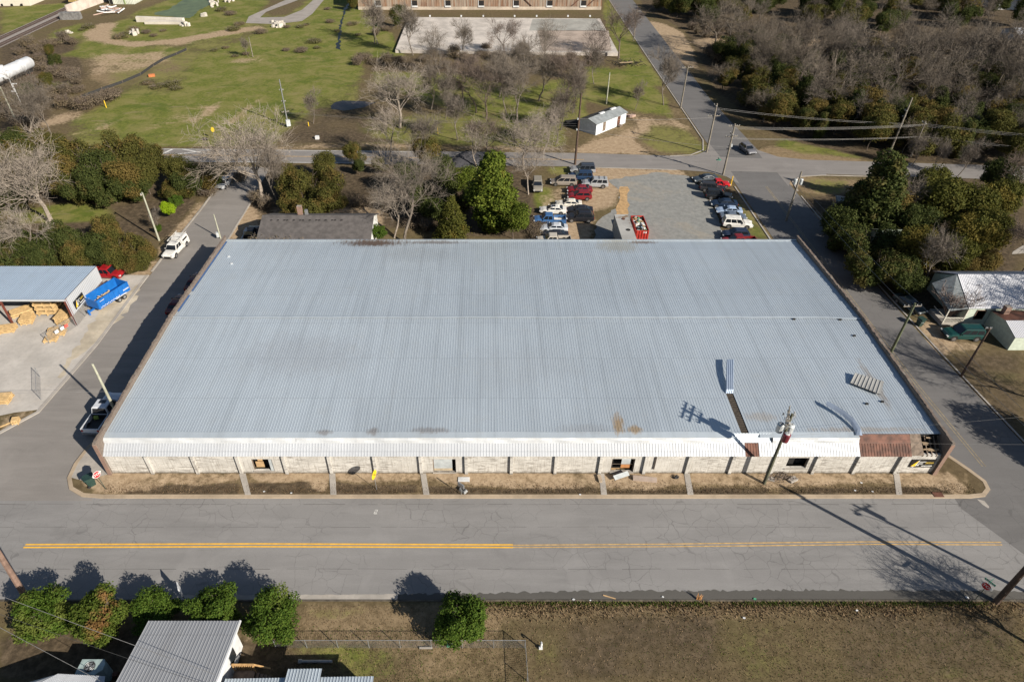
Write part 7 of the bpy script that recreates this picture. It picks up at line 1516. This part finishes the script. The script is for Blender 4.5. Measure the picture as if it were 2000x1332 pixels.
# brush: low twiggy shrubs
def brush_proto(seed, m, h=3, R=2.4, n=60, lm=None):
    t = thing('twiggy_bush', 'x', 'bush'); spray_mesh(seed, n, h * .8, R * .9, .022, 4).obj('stems', m, t)
    r = random.Random(seed); bl = [(r.uniform(-.45, .45) * R, r.uniform(-.45, .45) * R, h * r.uniform(.25, .5), R * r.uniform(.35, .6), R * r.uniform(.35, .6), h * r.uniform(.28, .45)) for _ in range(8)]
    me = leaf_mesh(seed, bl, 2600, .20, .7); me.materials.append(lm or L_brush); c = bpy.data.objects.new('twigs', me); sc.collection.objects.link(c); c.parent = t; return t
BR = [brush_proto(401, M_bk['brown']), brush_proto(402, M_bk['grey'], 3.2, 2.2), brush_proto(403, M_bk['brown'], 2.0, 3.2), brush_proto(404, M_bk['grey'], 1.6, 3.4, 40, L_weed)]
def brush(px, py, i, s, label, group): p = G(px, py); r = random.Random(px * 11 + py); return put(BR[i], (p[0], p[1], 0), r.uniform(0, 6), s, label, 'bush', group)
for px, py in [(712, 118), (735, 125), (758, 128), (780, 122), (800, 135), (830, 120), (888, 112), (905, 118), (925, 125), (945, 110), (965, 118), (985, 128), (1010, 112), (1035, 120), (1075, 118), (1095, 128), (1115, 118), (870, 135), (700, 128), (845, 112), (1045, 132), (1150, 128), (745, 45), (755, 60), (735, 70), (1020, 100), (950, 100)]:
    brush(px, py, (px + py) % 3, .9 + (px % 5) * .12, 'brown twiggy bush in the brush line along the slab', 'brush before the slab')
for px, py in [(80, 120), (95, 135), (110, 150), (75, 105), (60, 95), (125, 145), (140, 150), (150, 165), (110, 175), (130, 185), (50, 130), (85, 165), (100, 195), (70, 210), (55, 180), (150, 180), (25, 200), (100, 90), (125, 82), (140, 88), (165, 215), (190, 205), (215, 195), (20, 145), (40, 108), (10, 230), (45, 245), (130, 210)]:
    brush(px, py, [0, 3, 2, 1][(px + py) % 4], .9 + (py % 4) * .14, 'brown twiggy bush in the scrub around the tank railcar', 'scrub around the tank railcar')
for px, py, k, h in [(88, 160, 1, 5), (105, 120, 0, 4.5), (50, 178, 5, 4.5), (18, 190, 4, 3.2), (95, 100, 1, 4)]: ever(px, py, k, h, 'dark evergreen bush in the scrub around the tank railcar', 'evergreen bushes around the tank railcar')
for px, py in [(245, 68), (262, 60), (285, 66), (300, 72), (320, 62), (175, 55), (160, 60), (235, 75), (435, 22), (450, 30), (455, 60), (470, 50), (480, 108), (460, 112), (560, 55), (585, 55), (600, 50), (510, 66), (620, 95), (615, 85), (560, 100), (590, 103), (440, 95), (420, 100), (335, 168), (345, 175), (290, 165), (310, 172), (640, 20), (645, 45), (690, 50), (700, 70), (660, 62)]:
    brush(px, py, 3 if (px + py) % 3 else 2, .5 + (px % 4) * .16, 'small twiggy weed bush scattered over the far grass field', 'weed bushes on the far field')
for px, py in [(520, 460), (545, 462), (570, 463), (590, 462), (505, 458), (555, 455)]:
    p = G(px, py, 3.0); o = put(BR[1], (p[0], p[1] - 2.5, 0), px, 1.35, 'fuzzy tan bush standing between warehouse and dark roofed house', 'bush', 'bushes before the dark roof')
for px, py in [(1045, 455), (1050, 468), (1060, 445), (1040, 440)]: brush(px, py, 2, .6, 'brown vine scrub at the end of the parked row', 'vine scrub at the lot edge')
for px, py in [(600, 395), (560, 410), (520, 405), (640, 410), (500, 395), (470, 352), (405, 380), (380, 375), (700, 400), (810, 440), (835, 450), (760, 410)]: brush(px, py, (px + py) % 3, .8, 'bare understory bush between the trees behind the warehouse', 'understory behind the warehouse')
# the woods on the right: each tree its own
r = random.Random(99)
def scatter(poly, n, mind):
    q = [G(*p)[:2] for p in poly]; xs = [a[0] for a in q]; ys = [a[1] for a in q]; out = []; tries = 0
    while len(out) < n and tries < 6000:
        tries += 1; x, y = r.uniform(min(xs), max(xs)), r.uniform(min(ys), max(ys))
        if inside(np.array([x]), np.array([y]), q)[0] and all(hypot(x - a, y - b) > mind for a, b in out): out.append((x, y))
    return out
WA = [(1400, 175), (1520, 268), (1690, 296), (2060, 330), (2060, 250), (1560, 225), (1450, 150)]
for x, y in scatter(WA, 48, 4.2): i = r.choice([0, 0, 1, 1, 5, 4, 3, 1]); put(EP[i], (x, y, 0), r.uniform(0, 6), r.uniform(6, 9.5) / EH[i], 'dark evergreen in the front belt of the woods beyond the crossing', 'tree', 'evergreens of the woods front belt')
WB = [(1385, 110), (1470, 180), (1600, 235), (2080, 270), (2080, 120), (1700, 120), (1560, 112), (1440, 100)]
BW = [bare_proto(211, M_bk['woods'], h=14, spread=.6, kids=(5, 5, 5, 4), r0=.34, trunk_frac=.3, up=.7), bare_proto(212, M_bk['grey'], h=11, spread=.4, kids=(5, 5, 4, 4), r0=.24, up=.7), bare_proto(213, M_bk['woods'], h=13, spread=.7, kids=(4, 5, 5, 4), r0=.3, lean=.2, up=.6)]
for x, y in scatter(WA, 16, 6): i = r.choice([0, 1, 2]); put(BW[i], (x, y, 0), r.uniform(0, 6), r.uniform(8, 12) / [14, 11, 13][i], 'grey bare tree standing in the front belt of the woods beyond the crossing', 'tree', 'bare trees of the woods front belt')
for x, y in scatter(WB, 62, 4.6): i = r.choice([0, 0, 1, 2, 2]); h = r.uniform(12, 17.5); put(BW[i], (x, y, 0), r.uniform(0, 6), h / [14, 11, 13][i], 'grey bare tree in the tangled woods beyond the crossing', 'tree', 'bare trees of the woods')
for x, y in scatter(WB, 56, 4.2): i = r.choice([0, 1, 5, 4]); put(EP[i], (x, y, 0), r.uniform(0, 6), r.uniform(5, 8) / EH[i], 'dark understory evergreen among the bare trees of the woods', 'tree', 'understory evergreens of the woods')
for x, y in scatter([(1360, 90), (1470, 185), (1600, 235), (2080, 290), (2080, 90), (1640, 90)], 90, 3.2): i = r.choice([0, 1, 2]); put(BR[i], (x, y, 0), r.uniform(0, 6), r.uniform(1.0, 1.7), 'tangled twiggy bush on the floor of the woods', 'bush', 'undergrowth of the woods')
WC = [(1255, 2), (1330, 52), (1420, 55), (1600, 50), (1700, 80), (1900, 60), (2080, 60), (2080, -25), (1255, -25)]
for x, y in scatter(WC, 60, 6.5): i = r.choice([0, 1, 0, 5, 4]); put(EP[i], (x, y, 0), r.uniform(0, 6), r.uniform(7, 11) / EH[i], 'evergreen in the far woods behind the straw coloured clearing', 'tree', 'evergreens of the far woods')
for x, y in scatter(WC, 40, 7): i = r.choice([0, 1, 2, 1]); put(BW[i], (x, y, 0), r.uniform(0, 6), r.uniform(9, 13) / [14, 11, 13][i], 'bare tree in the far woods behind the straw coloured clearing', 'tree', 'bare trees of the far woods')
for x, y in scatter([(1340, 60), (1400, 50), (1600, 55), (1620, 80), (1500, 75), (1360, 78)], 34, 3): put(BR[r.choice([0, 1])], (x, y, 0), r.uniform(0, 6), r.uniform(.7, 1.1), 'straw brown reed bush along the clearing', 'bush', 'reed bushes of the clearing')
for px, py, h, k in ((775, 40, 8, 0), (690, 12, 6, 1)): ever(px, py - 8, k, h, 'lone dark evergreen at the left corner of the rusty warehouse' if px > 700 else 'dark evergreen left of the rusty warehouse')
# weeds along the near bank, dry leaves: nobody could count them
def tufts(name, label, n, region, m, h=.3, seed=3, zb=0.0, w_=.05):
    g = random.Random(seed); mb = MB()
    for i in range(n):
        x, y = region(g); a = g.uniform(0, pi); hh = h * g.uniform(.4, 1.2); dx, dy = w_ * cos(a), w_ * sin(a); lx, ly = g.gauss(0, hh * .5), g.gauss(0, hh * .5)
        mb.add([(x - dx, y - dy, zb), (x + dx, y + dy, zb), (x + lx, y + ly, zb + hh)], [(0, 1, 2)])
    o = mb.obj(name, m); o['kind'] = 'stuff'; return tag(o, label, 'vegetation')
M_dry = leafmat('grass_dry', (.17, .12, .07), (.32, .23, .14), (.20, .14, .085), .4, .3); M_grn = leafmat('grass_green', (.05, .085, .015), (.12, .16, .03), (.15, .15, .05), .3, .3)
tufts('dry_grass', 'dry brown weeds along the bank beside the near street', 6500, lambda g: (g.uniform(-2, 58) if g.random() < .45 else g.gauss(g.choice([4, 9, 17, 23, 31, 36, 43, 52]), 1.6), FS0 - .3 - abs(g.gauss(0, .8))), M_dry, .19, 1, 0, .06)
tufts('green_grass', 'green weeds at the foot of the near street kerb', 2500, lambda g: (g.choice([g.uniform(-1, 20), g.uniform(22, 45)]), FS0 - .3 - abs(g.gauss(0, .2))), M_grn, .22, 2)
tufts('dry_grass', 'short dry grass of the near lawn', 26000, lambda g: (g.uniform(-18, 56), g.uniform(20, FS0 - .6)), M_dry, .10, 5, 0, .035)
tufts('green_grass', 'short green grass blades of the near lawn', 9000, lambda g: (g.gauss(-8, 6) if g.random() < .4 else g.gauss(35, 12), g.uniform(20, 29)), M_grn, .10, 6, 0, .035)
tufts('dry_grass', 'dry tufts and leaf litter on the verge before the warehouse', 9000, lambda g: (g.uniform(-40, 51), 43.3 + abs(g.gauss(0, .7))), leafmat('litter_brown', (.10, .065, .04), (.24, .17, .10), (.12, .08, .05), .4, .1), .09, 7, VZ, .045)
mb = MB(); g = random.Random(17)
for i in range(9): a = g.uniform(0, 3); mb.add([(g.gauss(0, .1), 0, 0), (g.gauss(0, .1) + .04, 0, 0), (g.gauss(0, .25), g.gauss(0, .15), g.uniform(.5, 1.0))], [(0, 1, 2)])
o = mb.obj('grass_tuft', P('straw_orange', (.45, .22, .08), .9)); o.location = G(1364, 1172); tag(o, 'tall orange dry grass tuft at the near street gutter', 'grass tuft')

t = thing('roadside_board', 'white board on a short post standing behind the street hedge', 'sign', G(362, 1172)); mb = MB(); mb.tube([(0, 0, 0), (0, 0, 2.4)], .04, 6); mb.obj('post', M_galv, t); mb = MB(); mb.box((0, 0, 1.75), (.08, .8, 1.3), .5); mb.obj('board', M_white, t)
